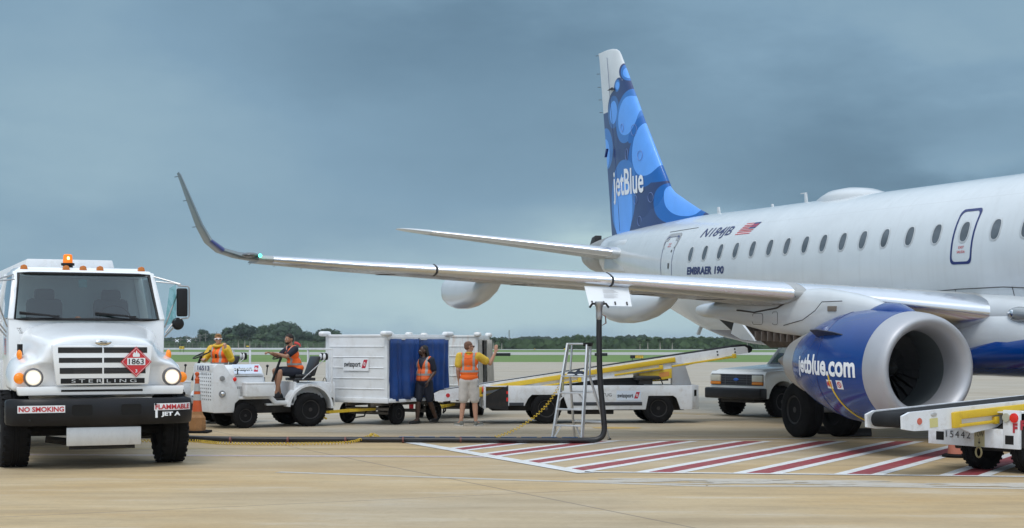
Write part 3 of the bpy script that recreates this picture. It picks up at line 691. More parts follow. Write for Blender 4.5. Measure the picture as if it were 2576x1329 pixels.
for s in WS:
    f = MB(); o1 = oval(s, 3.80, .158, .205); o2 = oval(s - .02, 3.80, .122, .175)
    va = [f.bm.verts.new(SF(a, c, .004)) for a, c in o1]; vb = [f.bm.verts.new(SF(a, c, .012)) for a, c in o2]; vc = [f.bm.verts.new(SF(a, c, -.01)) for a, c in oval(s - .02, 3.80, .112, .166)]
    for i in range(28): f.bm.faces.new([va[i], va[(i + 1) % 28], vb[(i + 1) % 28], vb[i]]); f.bm.faces.new([vb[i], vb[(i + 1) % 28], vc[(i + 1) % 28], vc[i]])
    w_ = f.build('window', frame_m, fus)
    p = MB(); fan(p, (s - .02, 3.80), oval(s - .02, 3.80, .122, .175), .0065); p.build('pane', pane_m, w_)

def ringpatch(mb, outer, inner, off):
    n = len(outer); va = [mb.bm.verts.new(SF(a, c, off)) for a, c in outer]; vb = [mb.bm.verts.new(SF(a, c, off)) for a, c in inner]
    for i in range(n): mb.bm.faces.new([va[i], va[(i + 1) % n], vb[(i + 1) % n], vb[i]])
def dense(loop, m=6):
    out = []
    for i in range(len(loop)):
        a, b2 = loop[i], loop[(i + 1) % len(loop)]
        k = m if math.dist(a, b2) > .2 else 1
        for j in range(k): out.append((a[0] + (b2[0] - a[0]) * j / k, a[1] + (b2[1] - a[1]) * j / k))
    return out
def shrink(loop, c, d):
    out = []
    for a, h in loop:
        out.append((a - math.copysign(min(d, abs(a - c[0])), a - c[0]), h - math.copysign(min(d, abs(h - c[1])), h - c[1])))
    return out
# overwing exit outline
lp = dense(rrect(14.02, 14.66, 3.22, 4.22, .10)); c0 = (14.34, 3.72)
m_ = MB(); ringpatch(m_, lp, shrink(lp, c0, .048), .005); ex = m_.build('exit_outline', navyd, fus)
text('EXIT', 'lettering', red, ex, lambda x, y: SF(14.42 - x, 3.50 + y, .006), .16, .045, off=.01)
text('SALIDA', 'lettering', red, ex, lambda x, y: SF(14.46 - x, 3.42 + y, .006), .24, .045, off=.01)
# rear service door
dm = MB(); lp = dense(rrect(26.92, 27.78, 2.7, 4.33, .12)); c0 = (27.35, 3.5)
ringpatch(dm, lp, shrink(lp, c0, .03), .005); d_ = dm.build('service_door', navyd, fus)
dm = MB(); lp2 = dense(rrect(26.86, 27.84, 4.0, 4.40, .16)); ringpatch(dm, lp2, [(a, max(h, 4.0) if h < 4.1 else h - .09) if abs(a - 27.35) < .3 else (a - math.copysign(.07, a - 27.35), min(h, 4.2)) for a, h in lp2], .007); dm.build('door_surround', mat('door_sill_metal', (.42, .42, .42), .4, .5), d_)
dm = MB(); dm.poly(patch([(27.22, 3.48), (27.12, 3.48), (27.12, 3.62), (27.22, 3.62)], .008)); dm.build('door_handle', darkgrey, d_)
dm = MB(); fan(dm, (27.1, 3.93), oval(27.1, 3.93, .035, .035, e=2), .008); dm.build('door_window', darkgrey, d_)
text('EXIT', 'lettering', red, d_, lambda x, y: SF(27.45 - x, 4.1 + y, .008), .18, .04, off=.01); text('SALIDA', 'lettering', red, d_, lambda x, y: SF(27.48 - x, 4.04 + y, .008), .22, .04, off=.01)
# lettering on the side
def smap(s0, h0, ds, dh):    # baseline from (s0,h0) going forward
    return lambda x, y: SF(s0 - x - y * ds, h0 + y * 1.0 - x * dh, .006)
text('N184JB', 'registration_lettering', navyink, fus, smap(25.62, 4.14, .38, .012), 1.66, .29, off=.012, cuts=1)
text('EMBRAER', 'type_lettering', navyink, fus, smap(25.85, 3.29, .12, .012), 1.48, .19, off=.045, cuts=1); text('190', 'type_lettering', navyink, fus, smap(24.22, 3.27, .12, .012), .50, .19, off=.045, cuts=1)
fl = MB()
def fq(mb, u0, u1, v0, v1, off):
    n = 3
    for i in range(n):
        a, c = u0 + (u1 - u0) * i / n, u0 + (u1 - u0) * (i + 1) / n
        mb.poly([SF(23.62 - a * .72 - v * .24, 4.18 + v * .26, off) for a, v in ((a, v0), (c, v0), (c, v1), (a, v1))])
for i in range(0, 13, 2): fq(fl, 0, 1, i / 13, (i + 1) / 13, .006)
flo = fl.build('flag', red, fus)
g = MB(); fq(g, 0, 1, 0, 1, .004); g.build('flag_field', decalwhite, flo)
g = MB(); fq(g, .58, 1, 6 / 13, 1, .008); g.build('flag_canton', navyd, flo)

# antennas and dome
def blade(s, h0, hh, ch, name='antenna', lean=.05, arm=False):
    b = MB(); b.prism([(s - S0 - ch / 2, h0 - .05), (s - S0 + ch / 2, h0 - .05), (s - S0 + ch * .3 + lean, h0 + hh), (s - S0 - ch * .3 + lean, h0 + hh)], 'y', -.02, .02, .006)
    if arm: b.box(s - S0 + lean - .05, s - S0 + lean + .22, -.012, .012, h0 + hh - .02, h0 + hh)
    b.build(name, planewhite, fus)
blade(27.0, 4.9, .19, .16); blade(24.1, 4.88, .10, .10); blade(22.5, 4.88, .26, .12, arm=True)
b = MB(); rings = []
for s, hh, wd in ((19.25, 0, .05), (19.5, .06, .35), (19.9, .15, .50), (20.4, .20, .55), (20.9, .19, .52), (21.3, .12, .40), (21.7, .04, .25), (22.0, 0, .05)):
    rings.append([V(s, wd * math.cos(PI * k / 12), 4.80 - .0 + (hh + .10) * math.sin(PI * k / 12) ** .8 - (0.06 if k in (0, 12) else 0)) for k in range(13)])
b.loft(rings).build('antenna_dome', planewhite, fus, ang=50)
MB().beam(V(28.0, 0, 2.0), V(28.15, .02, 1.78), .09, .05).build('drain_mast', planewhite, fus)

# seams of the wing root panels
for pts_ in ([(17.5, 2.62), (16, 2.72), (14.5, 2.78), (13.2, 2.80), (12.2, 2.76), (11.2, 2.6)], [(12.95, 2.80), (12.95, 2.62)], [(14.6, 2.78), (14.6, 2.64)]):
    MB().tube([SF(a, c, .003) for a, c in pts_], .008, 4).build('panel_seam', darkgrey, fus)
MB().tube([SF(27.9 - .25 * k, 4.46 + .004 * k, .004) for k in range(8)], .007, 4).build('rain_gutter', darkgrey, fus)
# belly fairing
b = MB(); rings = []
for s, wd, bot, top in ((10.2, .5, 1.60, 1.8), (10.8, 1.15, 1.45, 2.1), (11.6, 1.62, 1.33, 2.45), (12.6, 1.80, 1.27, 2.62), (14, 1.83, 1.25, 2.68), (16, 1.8, 1.25, 2.6), (18, 1.78, 1.28, 2.45), (19.5, 1.6, 1.38, 2.2), (21, 1.2, 1.48, 1.95), (22, .6, 1.58, 1.75)):
    n = 32; c = (top + bot) / 2; e = 2.7
    rings.append([V(s, wd * math.copysign(abs(math.sin(2 * PI * k / n)) ** (2 / e), math.sin(2 * PI * k / n)), c + (top - bot) / 2 * math.copysign(abs(math.cos(2 * PI * k / n)) ** (2 / e), math.cos(2 * PI * k / n))) for k in range(n)])
def belly_mat():
    m = bodymat(); m.name = 'belly_paint'; return m
bf = b.loft(rings).build('belly_fairing', planewhite, jet, ang=60)
# navy underside of the forward belly
b = MB(); rings = []
for s, wd, bot, top in ((9.0, .9, 1.50, 1.9), (10.6, 1.3, 1.40, 2.0), (12.0, 1.74, 1.26, 2.24), (12.9, 1.85, 1.22, 2.13), (13.9, 1.87, 1.21, 1.86), (14.3, 1.7, 1.22, 1.4)):
    n = 32; c = (top + bot) / 2; e = 2.7
    rings.append([V(s, (wd + .02) * math.copysign(abs(math.sin(2 * PI * k / n)) ** (2 / e), math.sin(2 * PI * k / n)), c + (top - bot) / 2 * math.copysign(abs(math.cos(2 * PI * k / n)) ** (2 / e), math.cos(2 * PI * k / n))) for k in range(n)])
b.loft(rings).build('navy_belly', navy, bf, ang=60)

# ---- wings
def naca(x, tc, camber=.015):
    yt = 5 * tc * (.2969 * math.sqrt(x) - .1260 * x - .3516 * x * x + .2843 * x ** 3 - .1015 * x ** 4)
    return yt, camber * 4 * x * (1 - x)
XS = [1, .9, .78, .64, .5, .38, .27, .18, .11, .065, .035, .015, .004, 0]
def section(sLE, t, h, ch, tc, up, te_drop=0, sgn=1, twist=0, grow=0, xmax=1.0):
    """ring of an aerofoil; up = direction (dy,dz) of the section's thickness"""
    pts = []
    xs = [x for x in XS if x <= xmax]
    for side, seq in ((1, xs), (-1, xs[-2::-1])):
        for x in seq:
            yt, yc = naca(x, tc); n = side * yt * ch + yc * ch - te_drop * x + side * grow
            xx = x - (grow / ch if x < .03 else 0)
            pts.append(V(sLE + xx * ch, (t + up[0] * n) * sgn, h + up[1] * n))
    return pts
WSEC = [  # t, h at LE, sLE, chord, thickness, te_drop
 (0.9, 2.27, 12.75, 5.9, .145, .16), (1.6, 2.34, 13.13, 5.45, .14, .16), (3.2, 2.53, 13.98, 4.35, .13, .13), (4.9, 2.70, 14.88, 3.42, .125, .10), (7.0, 2.86, 16.0, 2.92, .12, .10), (9.3, 3.01, 17.22, 2.33, .118, .09), (11.5, 3.15, 18.39, 1.78, .115, .07), (13.2, 3.28, 19.29, 1.30, .11, .05)]
def wsec(t):
    for a, b in zip(WSEC, WSEC[1:]):
        if a[0] <= t <= b[0]:
            k = (t - a[0]) / (b[0] - a[0]); return [a[i] + (b[i] - a[i]) * k for i in range(6)]
for sgn in (1, -1):
    TS = sorted({w_[0] for w_ in WSEC} | {1.62, 2.6, 4.42, 4.62, 5.8, 7.40, 7.44, 8.4, 10.22, 10.26, 12.4, 12.95})
    wfull = [wsec(t_) for t_ in TS]
    b = MB(); b.loft([section(s, t, h, c, tc, (0, 1), td, sgn) for t, h, s, c, tc, td in wfull]); wing = b.build('wing', winggrey, jet, ang=40)
    for t0, t1 in ((1.62, 4.42), (4.62, 7.40), (7.44, 10.22), (10.26, 12.95)):
        b = MB(); rg = []
        for t_, h, s, c, tc, td in [w_ for w_ in wfull if t0 - .001 <= w_[0] <= t1 + .001]: rg.append(section(s, t_, h, c, tc, (0, 1), td, sgn, grow=.008, xmax=.12))
        b.loft(rg).build('leading_edge', lemetal, wing, ang=40)
    for tt in (7.42, 10.24):
        t_, h, s, c, tc, td = wsec(tt); MB().loft([section(s, tt - .014, h, c, tc, (0, 1), td, sgn, grow=.014, xmax=.12), section(s, tt + .014, h, c, tc, (0, 1), td, sgn, grow=.014, xmax=.12)]).build('slat_gap', darkgrey, wing)
    # winglet
    wl = [(13.2, 3.28, 19.29, 1.30, .11, (0, 1)), (13.5, 3.33, 19.48, 1.2, .11, (-.15, .98)), (13.78, 3.43, 19.72, 1.1, .10, (-.45, .89)), (13.98, 3.62, 19.98, 1.0, .09, (-.75, .66)), (14.12, 3.93, 20.25, .88, .09, (-.93, .36)), (14.27, 4.45, 20.72, .66, .09, (-.955, .3)), (14.41, 4.93, 21.15, .44, .09, (-.955, .3)), (14.43, 4.99, 21.28, .30, .08, (-.955, .3))]
    b = MB(); b.loft([section(s, t, h, c, tc, up, 0, sgn) for t, h, s, c, tc, up in wl])
    wlt = b.build('winglet', mat('winglet_grey', (.15, .18, .19), .32, .5), wing, ang=40)
    b = MB(); b.loft([section(s, t, h, c, tc, up, 0, sgn, grow=.004, xmax=.2) for t, h, s, c, tc, up in wl[2:4]]); b.build('winglet_leading_edge', navyd, wing, ang=40)
    # navigation light in the tip
    MB().ball(V(19.34, 13.36 * sgn, 3.34), (.17, .15, .05)).build('light_housing', mat('light_glass', (.12, .13, .14), .08, .2), wing)
    MB().ball(V(19.17, 13.20 * sgn, 3.325), .032).build('navigation_light', mat('green_light' if sgn > 0 else 'red_light', (.05, .8, .5), .2, emit=(.05, 1, .55) if sgn > 0 else (1, .02, .02), es=5), wing)
    # static wicks
    for tt in (12.2, 12.7, 13.15): t_, h, s, c, tc, td = wsec(min(tt, 13.19)); MB().tube([V(s + c, tt * sgn, h - td), V(s + c + .14, tt * sgn, h - td - .02)], .006, 4).build('static_wick', black, wing)
    for k in (4, 5, 6): t_, h, s, c, tc, up = wl[k]; MB().tube([V(s + c, t_ * sgn, h), V(s + c + .13, (t_ + .05) * sgn, h)], .006, 4).build('static_wick', black, wing)
    # flap track fairings
    for tt, s0, s1, htop, hb in ((8.8, 18.45, 21.8, 3.0, 2.38), (5.35, 17.95, 21.5, 2.72, 2.11)):
        b = MB(); rg = []
        for k, (f_, wd, dp) in enumerate(((0, .03, .02), (.06, .10, .26), (.16, .16, .52), (.3, .19, .77), (.45, .21, .92), (.6, .22, 1.0), (.8, .22, 1.0), (.92, .21, .92), (.98, .20, .82), (1.0, .18, .72))):
            s = s0 + (s1 - s0) * f_; bot = htop - .04 - (htop - .04 - hb) * dp
            rg.append([V(s, (tt + wd * math.sin(2 * PI * q / 20)) * sgn, (htop + bot) / 2 + (htop - bot) / 2 * math.copysign(abs(math.cos(2 * PI * q / 20)) ** .8, math.cos(2 * PI * q / 20))) for q in range(20)])
        b.loft(rg).build('flap_track_fairing', planewhite, wing, ang=50)
    # underside panels
    for tt, ds, wd in ((2.6, .5, .3), (5.6, .35, .26), (6.6, .55, .2), (8.6, .35, .25), (10.9, .3, .2)):
        t_, h, s, c, tc, td = wsec(tt); x = (ds + .35) / c; yt, yc = naca(x, tc); z = h + (yc - yt) * c - td * x - .006
        MB().tube([V(s + ds + .35 + a, (tt + e) * sgn, z) for a, e in rrect(-.2, .2, -wd, wd, .06, 2)], .005, 4, closed=True).build('access_panel', darkgrey, wing)
# refuelling panel hanging open under the starboard wing
pn = MB(); pn.hexa([V(16.02, 7.14, 2.43), V(16.30, 7.84, 2.44), V(16.31, 7.84, 2.45), V(16.05, 7.14, 2.45), V(16.20, 7.13, 2.76), V(16.52, 7.85, 2.79), V(16.53, 7.85, 2.79), V(16.22, 7.13, 2.77)])
fp = pn.build('refuelling_panel', mat('panel_white', (.72, .76, .80), .35, dirt=.1), jet)
pdx = Vector((.30, .71, .02)).normalized(); pux = Vector((.19, 0, .34)).normalized(); po = V(16.02, 7.14, 2.43); pnrm = Vector((-.93, .36, .1)).normalized()
def pmap(x, y): return po + Vector((.30, .71, .02)) * (1 - x) + Vector((.19, -.0, .335)) * y + pnrm * .012
b = MB()
for k in range(11):
    y = .42 + k * .042
    if k == 5: continue
    x1 = .52 + .26 * ((k * 37 % 10) / 10 * .5 + .5)
    b.poly([pmap(.40, y), pmap(.40, y + .018), pmap(x1 - .02, y + .018), pmap(x1 - .02, y)])
b.build('placard_lines', mat('faint_print', (.42, .44, .47), .5), fp)
b = MB()
for x in (.10, .37, .63, .90):
    for y in (.10, .19): b.ball(pmap(x, y), .017, seg=8, rings=6)
b.build('fastener', darkgrey, fp)

# inboard wing root, landing light
MB().ball(V(12.42, 1.68, 2.33), (.32, .11, .13)).build('landing_light', mat('lens_glass', (.30, .32, .33), .05, .3, coat=1), jet)
MB().ball(V(12.52, 1.765, 2.34), (.07, .03, .07)).build('light_reflector', chrome, jet)
# wing root fairing
b = MB(); rg = []
for s, wd, top, bot in ((11.7, 1.45, 2.42, 2.2), (12.3, 1.66, 2.60, 2.05), (13.0, 1.70, 2.66, 1.98), (14.2, 1.80, 2.70, 1.95), (16, 1.95, 2.70, 1.9), (18, 1.95, 2.55, 1.98), (19.5, 2.1, 2.42, 2.0), (21, 2.0, 2.35, 2.02), (22.3, 1.7, 2.4, 2.12), (23.4, 1.2, 2.4, 2.25)):
    rg.append([V(s, wd - .35 + .35 * math.cos(2 * PI * k / 20), (top + bot) / 2 + (top - bot) / 2 * math.sin(2 * PI * k / 20)) for k in range(20)])
b.loft(rg).build('wing_root_fairing', planewhite, jet, ang=60)

# ---- engines
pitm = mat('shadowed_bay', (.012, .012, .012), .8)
BAY = [(21.25, 2.06, 2.2), (18.83, 1.93, 2.2), (19.34, 1.70, 1.9), (21.0, 1.58, 1.7), (21.47, 1.78, 1.8)]
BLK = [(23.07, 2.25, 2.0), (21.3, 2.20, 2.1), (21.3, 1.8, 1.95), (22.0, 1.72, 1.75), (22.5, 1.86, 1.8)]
DOOR = [(21.55, 2.14, 2.32), (21.22, 2.12, 2.32), (20.71, 1.73, 2.24), (21.4, 1.76, 2.22), (21.85, 1.88, 2.24)]
EH = 1.47
def nacpoint(prof, s):
    for a, b in zip(prof, prof[1:]):
        if a[0] <= s <= b[0]: return a[1] + (b[1] - a[1]) * (s - a[0]) / (b[0] - a[0])
    return prof[-1][1]
NP = [(11.575, .893), (11.8, .912), (12.15, .928), (12.5, .936), (12.9, .912), (13.3, .862), (13.7, .775), (14.05, .67), (14.3, .585)]
fin_ = None
for sgn in (1, -1):
    o = V(0, 4.3 * sgn, EH); ax = (1, 0, 0)
    eng = MB().lathe(NP + [(14.3, .565), (13.9, .6)], o, ax, 72, cap=False).build('engine', navy, jet, ang=50)
    MB().lathe([(14.3, .587), (14.6, .52), (14.92, .43), (14.93, .40), (14.6, .41)], o, ax, 48, cap=False).build('exhaust_nozzle', mat('nozzle_metal', (.50, .49, .48), .4, .6), eng)
    MB().lathe([(14.4, .32), (14.9, .32), (15.1, .27), (15.83, .03), (15.85, .001)], o, ax, 32, cap=False).build('exhaust_cone', mat('burnt_metal', (.34, .27, .23), .45, .7), eng)
    lip = [(12.150, 0.6304), (11.800, 0.6353), (11.550, 0.5910), (11.600, 0.5969), (11.420, 0.6028), (11.280, 0.6284), (11.180, 0.6698), (11.125, 0.7141), (11.105, 0.7535), (11.115, 0.7880), (11.150, 0.8195), (11.230, 0.8491), (11.360, 0.8737), (11.480, 0.8855), (11.590, 0.8934)]
    MB().lathe(lip[3:], o, ax, 72, cap=False).build('inlet_lip', lipmetal, eng, ang=60)
    MB().lathe([(12.550, .66), (12.300, .655), (12.150, .645), (11.900, .625), (11.700, .612), (11.590, .608)], o, ax, 60, cap=False).build('inlet_duct', mat('duct_grey', (.15, .17, .18), .45, .3, var=.08), eng, ang=60)
    MB().lathe([(12.550, .66), (12.560, .12)], o, ax, 40, cap=False).build('fan_shade_disc', mat('fan_shadow', (.03, .03, .032), .6), eng)  # flat dark disc behind the blades, duct shade put into its colour
    fb_ = MB(); nb = 24
    for k in range(nb):
        a = 2 * PI * k / nb; R_ = Matrix.Translation(o) @ Matrix.Rotation(a, 4, 'X')
        sec = []
        for r, tw, ch in ((.17, .3, .20), (.35, .65, .24), (.5, .9, .28), (.64, 1.1, .30)):
            d = Vector((math.cos(tw), math.sin(tw), 0)) * ch / 2; sw = (r - .17) * .22
            sec.append([R_ @ (Vector((12.37, sw, r)) + d + Vector((0, 0, 0))), R_ @ (Vector((12.37, sw, r)) + Vector((-.01, .012, 0))), R_ @ (Vector((12.37, sw, r)) - d)])
        for i in range(3):
            for j in range(2): fb_.poly([sec[i][j], sec[i][j + 1], sec[i + 1][j + 1], sec[i + 1][j]])
    fb_.build('fan', mat('fan_blade', (.10, .10, .105), .4, .7), eng)
    MB().lathe([(12.0, .001), (12.04, .05), (12.16, .12), (12.3, .17), (12.4, .19)], o, ax, 24, cap=False).build('spinner', mat('spinner_black', (.03, .03, .03), .4), eng)
    # strake
    aa = math.radians(34)
    def np_(s, ang, off=0):
        r = nacpoint(NP, s) + off; return V(s, (4.3 + r * math.cos(ang)) * sgn if True else 0, EH + r * math.sin(ang))
    st = MB(); q = []
    for s, hgt in ((12.35, 0.0), (12.55, .07), (12.95, .17), (13.2, .18), (13.27, .0)):
        q.append((np_(s, aa, -.01), np_(s, aa, hgt)))
    for i in range(4):
        a, bb, c, d = q[i][0], q[i][1], q[i + 1][1], q[i + 1][0]
        o2 = Vector((0, .012, -.012)); st.hexa([a, d, d + o2, a + o2, bb + Vector((0, 0, .001)), c + Vector((0, 0, .001)), c + o2, bb + o2 + Vector((0, 0, .001))])
    st.build('strake', mat('strake_dark', (.012, .016, .035), .3), eng)
    # cowl joints
    for s in (12.95,):
        r = nacpoint(NP, s) + .003
        MB().tube([V(s, (4.3 + r * math.cos(2 * PI * k / 60)) * sgn, EH + r * math.sin(2 * PI * k / 60)) for k in range(60)], .005, 4, closed=True).build('cowl_joint', navyd, eng)
    # pylon
    b = MB(); rg = []
    for s, top, bot, wd in ((12.25, 2.45, 2.2, .10), (12.7, 2.58, 2.1, .20), (13.3, 2.67, 2.05, .24), (14.1, 2.76, 1.94, .24), (14.9, 2.76, 1.92, .27), (15.6, 2.70, 1.95, .28), (16.3, 2.68, 2.0, .28), (17.1, 2.62, 2.10, .27), (18.0, 2.55, 2.19, .24), (18.8, 2.52, 2.24, .20), (19.05, 2.48, 2.30, .15)):
        rg.append([V(s, (4.3 + wd * math.copysign(abs(math.sin(2 * PI * q / 20)) ** .8, math.sin(2 * PI * q / 20))) * sgn, (top + bot) / 2 + (top - bot) / 2 * math.copysign(abs(math.cos(2 * PI * q / 20)) ** .8, math.cos(2 * PI * q / 20))) for q in range(20)])
    pyl = b.loft(rg).build('pylon', planewhite, eng, ang=50)
    def pline(pts, r=.008, nm='panel_joint', m=darkgrey):
        MB().tube([V(a, (4.3 + .285) * sgn, c) for a, c in pts], r, 4).build(nm, m, pyl)
    pline([(13.85, 2.52), (14.08, 2.37), (14.5, 2.21), (15.17, 2.11)]); pline([(14.74, 2.62), (15.43, 2.42), (16.29, 2.34), (16.98, 2.38)], .014)
    pline(rrect(15.95, 16.35, 2.12, 2.32, .05, 2), .004); pline(rrect(15.4, 15.58, 2.12, 2.35, .03, 2), .004); pline([(13.85, 2.52), (13.2, 2.53)])
    MB().box(13.45 - S0, 13.72 - S0, min(4.50 * sgn, 4.56 * sgn), max(4.50 * sgn, 4.56 * sgn), 2.36, 2.45, .01).build('vent', mat('vent_brown', (.18, .15, .12), .6), pyl)
    b = MB(); rg = []
    for s, top, bot, wd in ((11.45, 2.30, 2.2, .03), (11.65, 2.40, 2.2, .14), (11.95, 2.49, 2.2, .20), (12.3, 2.50, 2.15, .22), (12.6, 2.44, 2.1, .21), (12.9, 2.36, 2.1, .16)):
        rg.append([V(s, (4.3 + wd * math.sin(2 * PI * q / 20)) * sgn, (top + bot) / 2 + (top - bot) / 2 * math.cos(2 * PI * q / 20)) for q in range(20)])
    b.loft(rg).build('pylon_nose', navy, eng, ang=50)
    if sgn > 0: fin_ = eng
    # bay, gear
    def wellslab(pts, m, name, inb=1.0):
        b = MB(); va = [b.bm.verts.new(V(a, t_ * sgn, h_)) for a, h_, t_ in pts]; vb = [b.bm.verts.new(V(a, (t_ - inb) * sgn, h_ + .02)) for a, h_, t_ in pts]; n_ = len(pts)
        fs = [b.bm.faces.new(va), b.bm.faces.new(vb[::-1])] + [b.bm.faces.new([va[i], vb[i], vb[(i + 1) % n_], va[(i + 1) % n_]]) for i in range(n_)]
        bmesh.ops.recalc_face_normals(b.bm, faces=fs); return b.build(name, m, jet, ang=20)
    bay = wellslab(BAY, mat('gear_bay_brown', (.085, .062, .048), .6, .2, var=.45, vscale=2.2, dirt=.5, stretch=(3, 1, .6)), 'gear_bay')
    rb2 = MB()
    for k in range(8):
        s_ = 21.0 - k * .28; rb2.box(s_ - S0, s_ - S0 + .04, min(1.9 * sgn, 2.22 * sgn), max(1.9 * sgn, 2.22 * sgn), 1.74, 1.95)
    rb2.build('bay_rib', mat('bay_rib_metal', (.16, .13, .11), .6, .3), bay)
    wellslab(BLK, pitm, 'bay_shade_slab'); wellslab(DOOR, planewhite, 'gear_door', .04)  # solid black slab, shade of the open bay put into its colour
# engine lettering wraps the cowl
def emap(s0, a0):
    def f(x, y):
        s = s0 - x; r = nacpoint(NP, s) + .006; a = a0 + y / .9
        return V(s, 4.3 + r * math.cos(a), EH + r * math.sin(a))
    return f
text('jetblue.com', 'cowl_lettering', decalwhite, fin_, emap(13.80, -.28), 2.05, .44, off=.03, cuts=2)
for s0, lab in ((12.62, 'a'), (12.32, 'b')):
    b = MB(); f = emap(s0, -.38)
    for i in range(3): b.poly([f(.06 * i, 0), f(.06 * i + .06, 0), f(.06 * i + .06, .14), f(.06 * i, .14)])
    d_ = b.build('warning_decal', decalwhite, fin_); b = MB()
    g2 = (lambda s0: (lambda x, y: (lambda p: p + Vector((0, .006, 0)))(emap(s0, -.38)(x, y))))(s0)
    if lab == 'a': b.poly([g2(.02, .03), g2(.07, .06), g2(.07, .03), g2(.16, .03), g2(.16, .12), g2(.07, .12), g2(.07, .09), g2(.02, .12)])
    else:
        for k in range(14): a, c = k * PI / 7, (k + 1) * PI / 7; b.poly([g2(.09 + .06 * math.cos(a), .07 + .05 * math.sin(a)), g2(.09 + .06 * math.cos(c), .07 + .05 * math.sin(c)), g2(.09 + .045 * math.cos(c), .07 + .037 * math.sin(c)), g2(.09 + .045 * math.cos(a), .07 + .037 * math.sin(a))])
        b.poly([g2(.05, .10), g2(.065, .11), g2(.13, .04), g2(.115, .03)])
    b.build('symbol', red, d_)
ys = MB(); pts = []
for k in range(15):
    a = -.14 - k * .105; s = 12.52 - .45 * (k / 14) ** 1.3; r = nacpoint(NP, s) + .008; pts.append(V(s, 4.3 + r * math.cos(a), EH + r * math.sin(a)))
ys.tube(pts, .012, 6).build('tie_down_strap', yellow, fin_)

# ---- tail fin with its painted pattern
FZ = lambda x, y: ((2300 + x / 1.563) / 1.59, (150 + y / 1.563) / 1.59)
def on_fin(x, y):       # photograph measure -> station, height on the fin plane
    u, v = FZ(x, y); k = (u - 1288) / 3900; A = (-math.sin(PA), math.cos(PA))
    t = .12; X0 = 8.68 - math.cos(PA) * t; Y0 = 30.35 - math.sin(PA) * t
    ds = (k * Y0 - X0) / (A[0] - k * A[1]); Yw = Y0 + A[1] * ds
    return ds, EYE + (866 - v) / 3900 * Yw - ds * math.sin(PP)
def finmat():
    m = bpy.data.materials.new('fin_livery'); m.use_nodes = True; t = m.node_tree; n = t.nodes; l = t.links; b = n['Principled BSDF']
    tcn = n.new('ShaderNodeTexCoord')
    def dot(vec, c):
        d = n.new('ShaderNodeVectorMath'); d.operation = 'DOT_PRODUCT'; l.new(tcn.outputs['Object'], d.inputs[0]); d.inputs[1].default_value = vec
        a = n.new('ShaderNodeMath'); a.operation = 'ADD'; l.new(d.outputs['Value'], a.inputs[0]); a.inputs[1].default_value = c; return a.outputs[0]
    def M(op, a, c=None):
        q = n.new('ShaderNodeMath'); q.operation = op
        for i, v in enumerate((a, c)):
            if v is None: continue
            if isinstance(v, (int, float)): q.inputs[i].default_value = v
            else: l.new(v, q.inputs[i])
        return q.outputs[0]
    WH, NV, MD, RG, LT = (.64, .67, .69), (.018, .040, .150), (.0, .115, .44), (.030, .17, .52), (.115, .37, .95)
    cur = None; cols = WH
    def lay(mask, col):
        nonlocal cur
        x = n.new('ShaderNodeMix'); x.data_type = 'RGBA'; l.new(mask, x.inputs[0])
        if cur is None: x.inputs[6].default_value = (*WH, 1)
        else: l.new(cur, x.inputs[6])
        x.inputs[7].default_value = (*col, 1); cur = x.outputs[2]
    def ell(cx, cy, rx, ry, lean, col, e=2.0):
        c = on_fin(cx, cy); p = on_fin(cx + rx, cy); q = on_fin(cx + lean, cy - ry)
        a, c2 = p[0] - c[0], q[0] - c[0]; bb, d = p[1] - c[1], q[1] - c[1]; det = a * d - bb * c2
        i11, i12, i21, i22 = d / det, -c2 / det, -bb / det, a / det
        U = dot((i11, 0, i12), -(i11 * c[0] + i12 * c[1])); W = dot((i21, 0, i22), -(i21 * c[0] + i22 * c[1]))
        lay(M('LESS_THAN', M('ADD', M('POWER', M('ABSOLUTE', U), e), M('POWER', M('ABSOLUTE', W), e)), 1.0), col)
    h0 = on_fin(165, 476)[1]; lay(M('LESS_THAN', dot((0, 0, 1), 0), h0), NV)
    for a in ((305, 215, 52, 68, 0), (252, 312, 26, 55, 6), (240, 450, 62, 118, 4), (338, 360, 82, 165, 10)): ell(*a, NV)
    ell(303, 215, 40, 60, 0, RG); ell(305, 219, 31, 40, 2, LT)
    ell(247, 307, 17, 38, 2, RG); ell(248, 308, 12, 25, 1, LT)
    ell(222, 472, 41, 102, 4, (.03, .12, .36)); ell(221, 474, 27, 72, 3, LT)
    ell(318, 495, 76, 172, 22, RG); ell(398, 545, 42, 125, 60, MD); ell(330, 440, 50, 95, -10, NV) if False else None
    ell(315, 493, 57, 123, 14, LT, 2.2)
    ell(428, 760, 104, 185, 20, MD, 2.3); ell(470, 850, 130, 62, 30, MD, 2.6)
    ell(442, 690, 88, 180, 14, LT, 2.2)
    ell(164, 700, 52, 128, 0, RG); ell(160, 730, 30, 90, 0, LT)
    ell(292, 1000, 92, 232, 14, RG, 2.3); ell(290, 1070, 72, 195, 4, LT, 2.2)
    ell(638, 1030, 152, 140, 0, MD, 2.3); ell(650, 1010, 108, 108, -20, LT, 2.3)
    # random tone variation over the livery paint
    q = n.new('ShaderNodeTexNoise'); l.new(tcn.outputs['Object'], q.inputs['Vector']); q.inputs['Scale'].default_value = 2.5; q.inputs['Detail'].default_value = 6
    r = n.new('ShaderNodeMapRange'); l.new(q.outputs['Fac'], r.inputs[0]); r.inputs[3].default_value = .88; r.inputs[4].default_value = 1.1
    v = n.new('ShaderNodeVectorMath'); v.operation = 'SCALE'; l.new(cur, v.inputs[0]); l.new(r.outputs[0], v.inputs['Scale'])
    l.new(v.outputs[0], b.inputs['Base Color']); b.inputs['Roughness'].default_value = .3; b.inputs['Coat Weight'].default_value = .4
    return m
b = MB(); rg = []
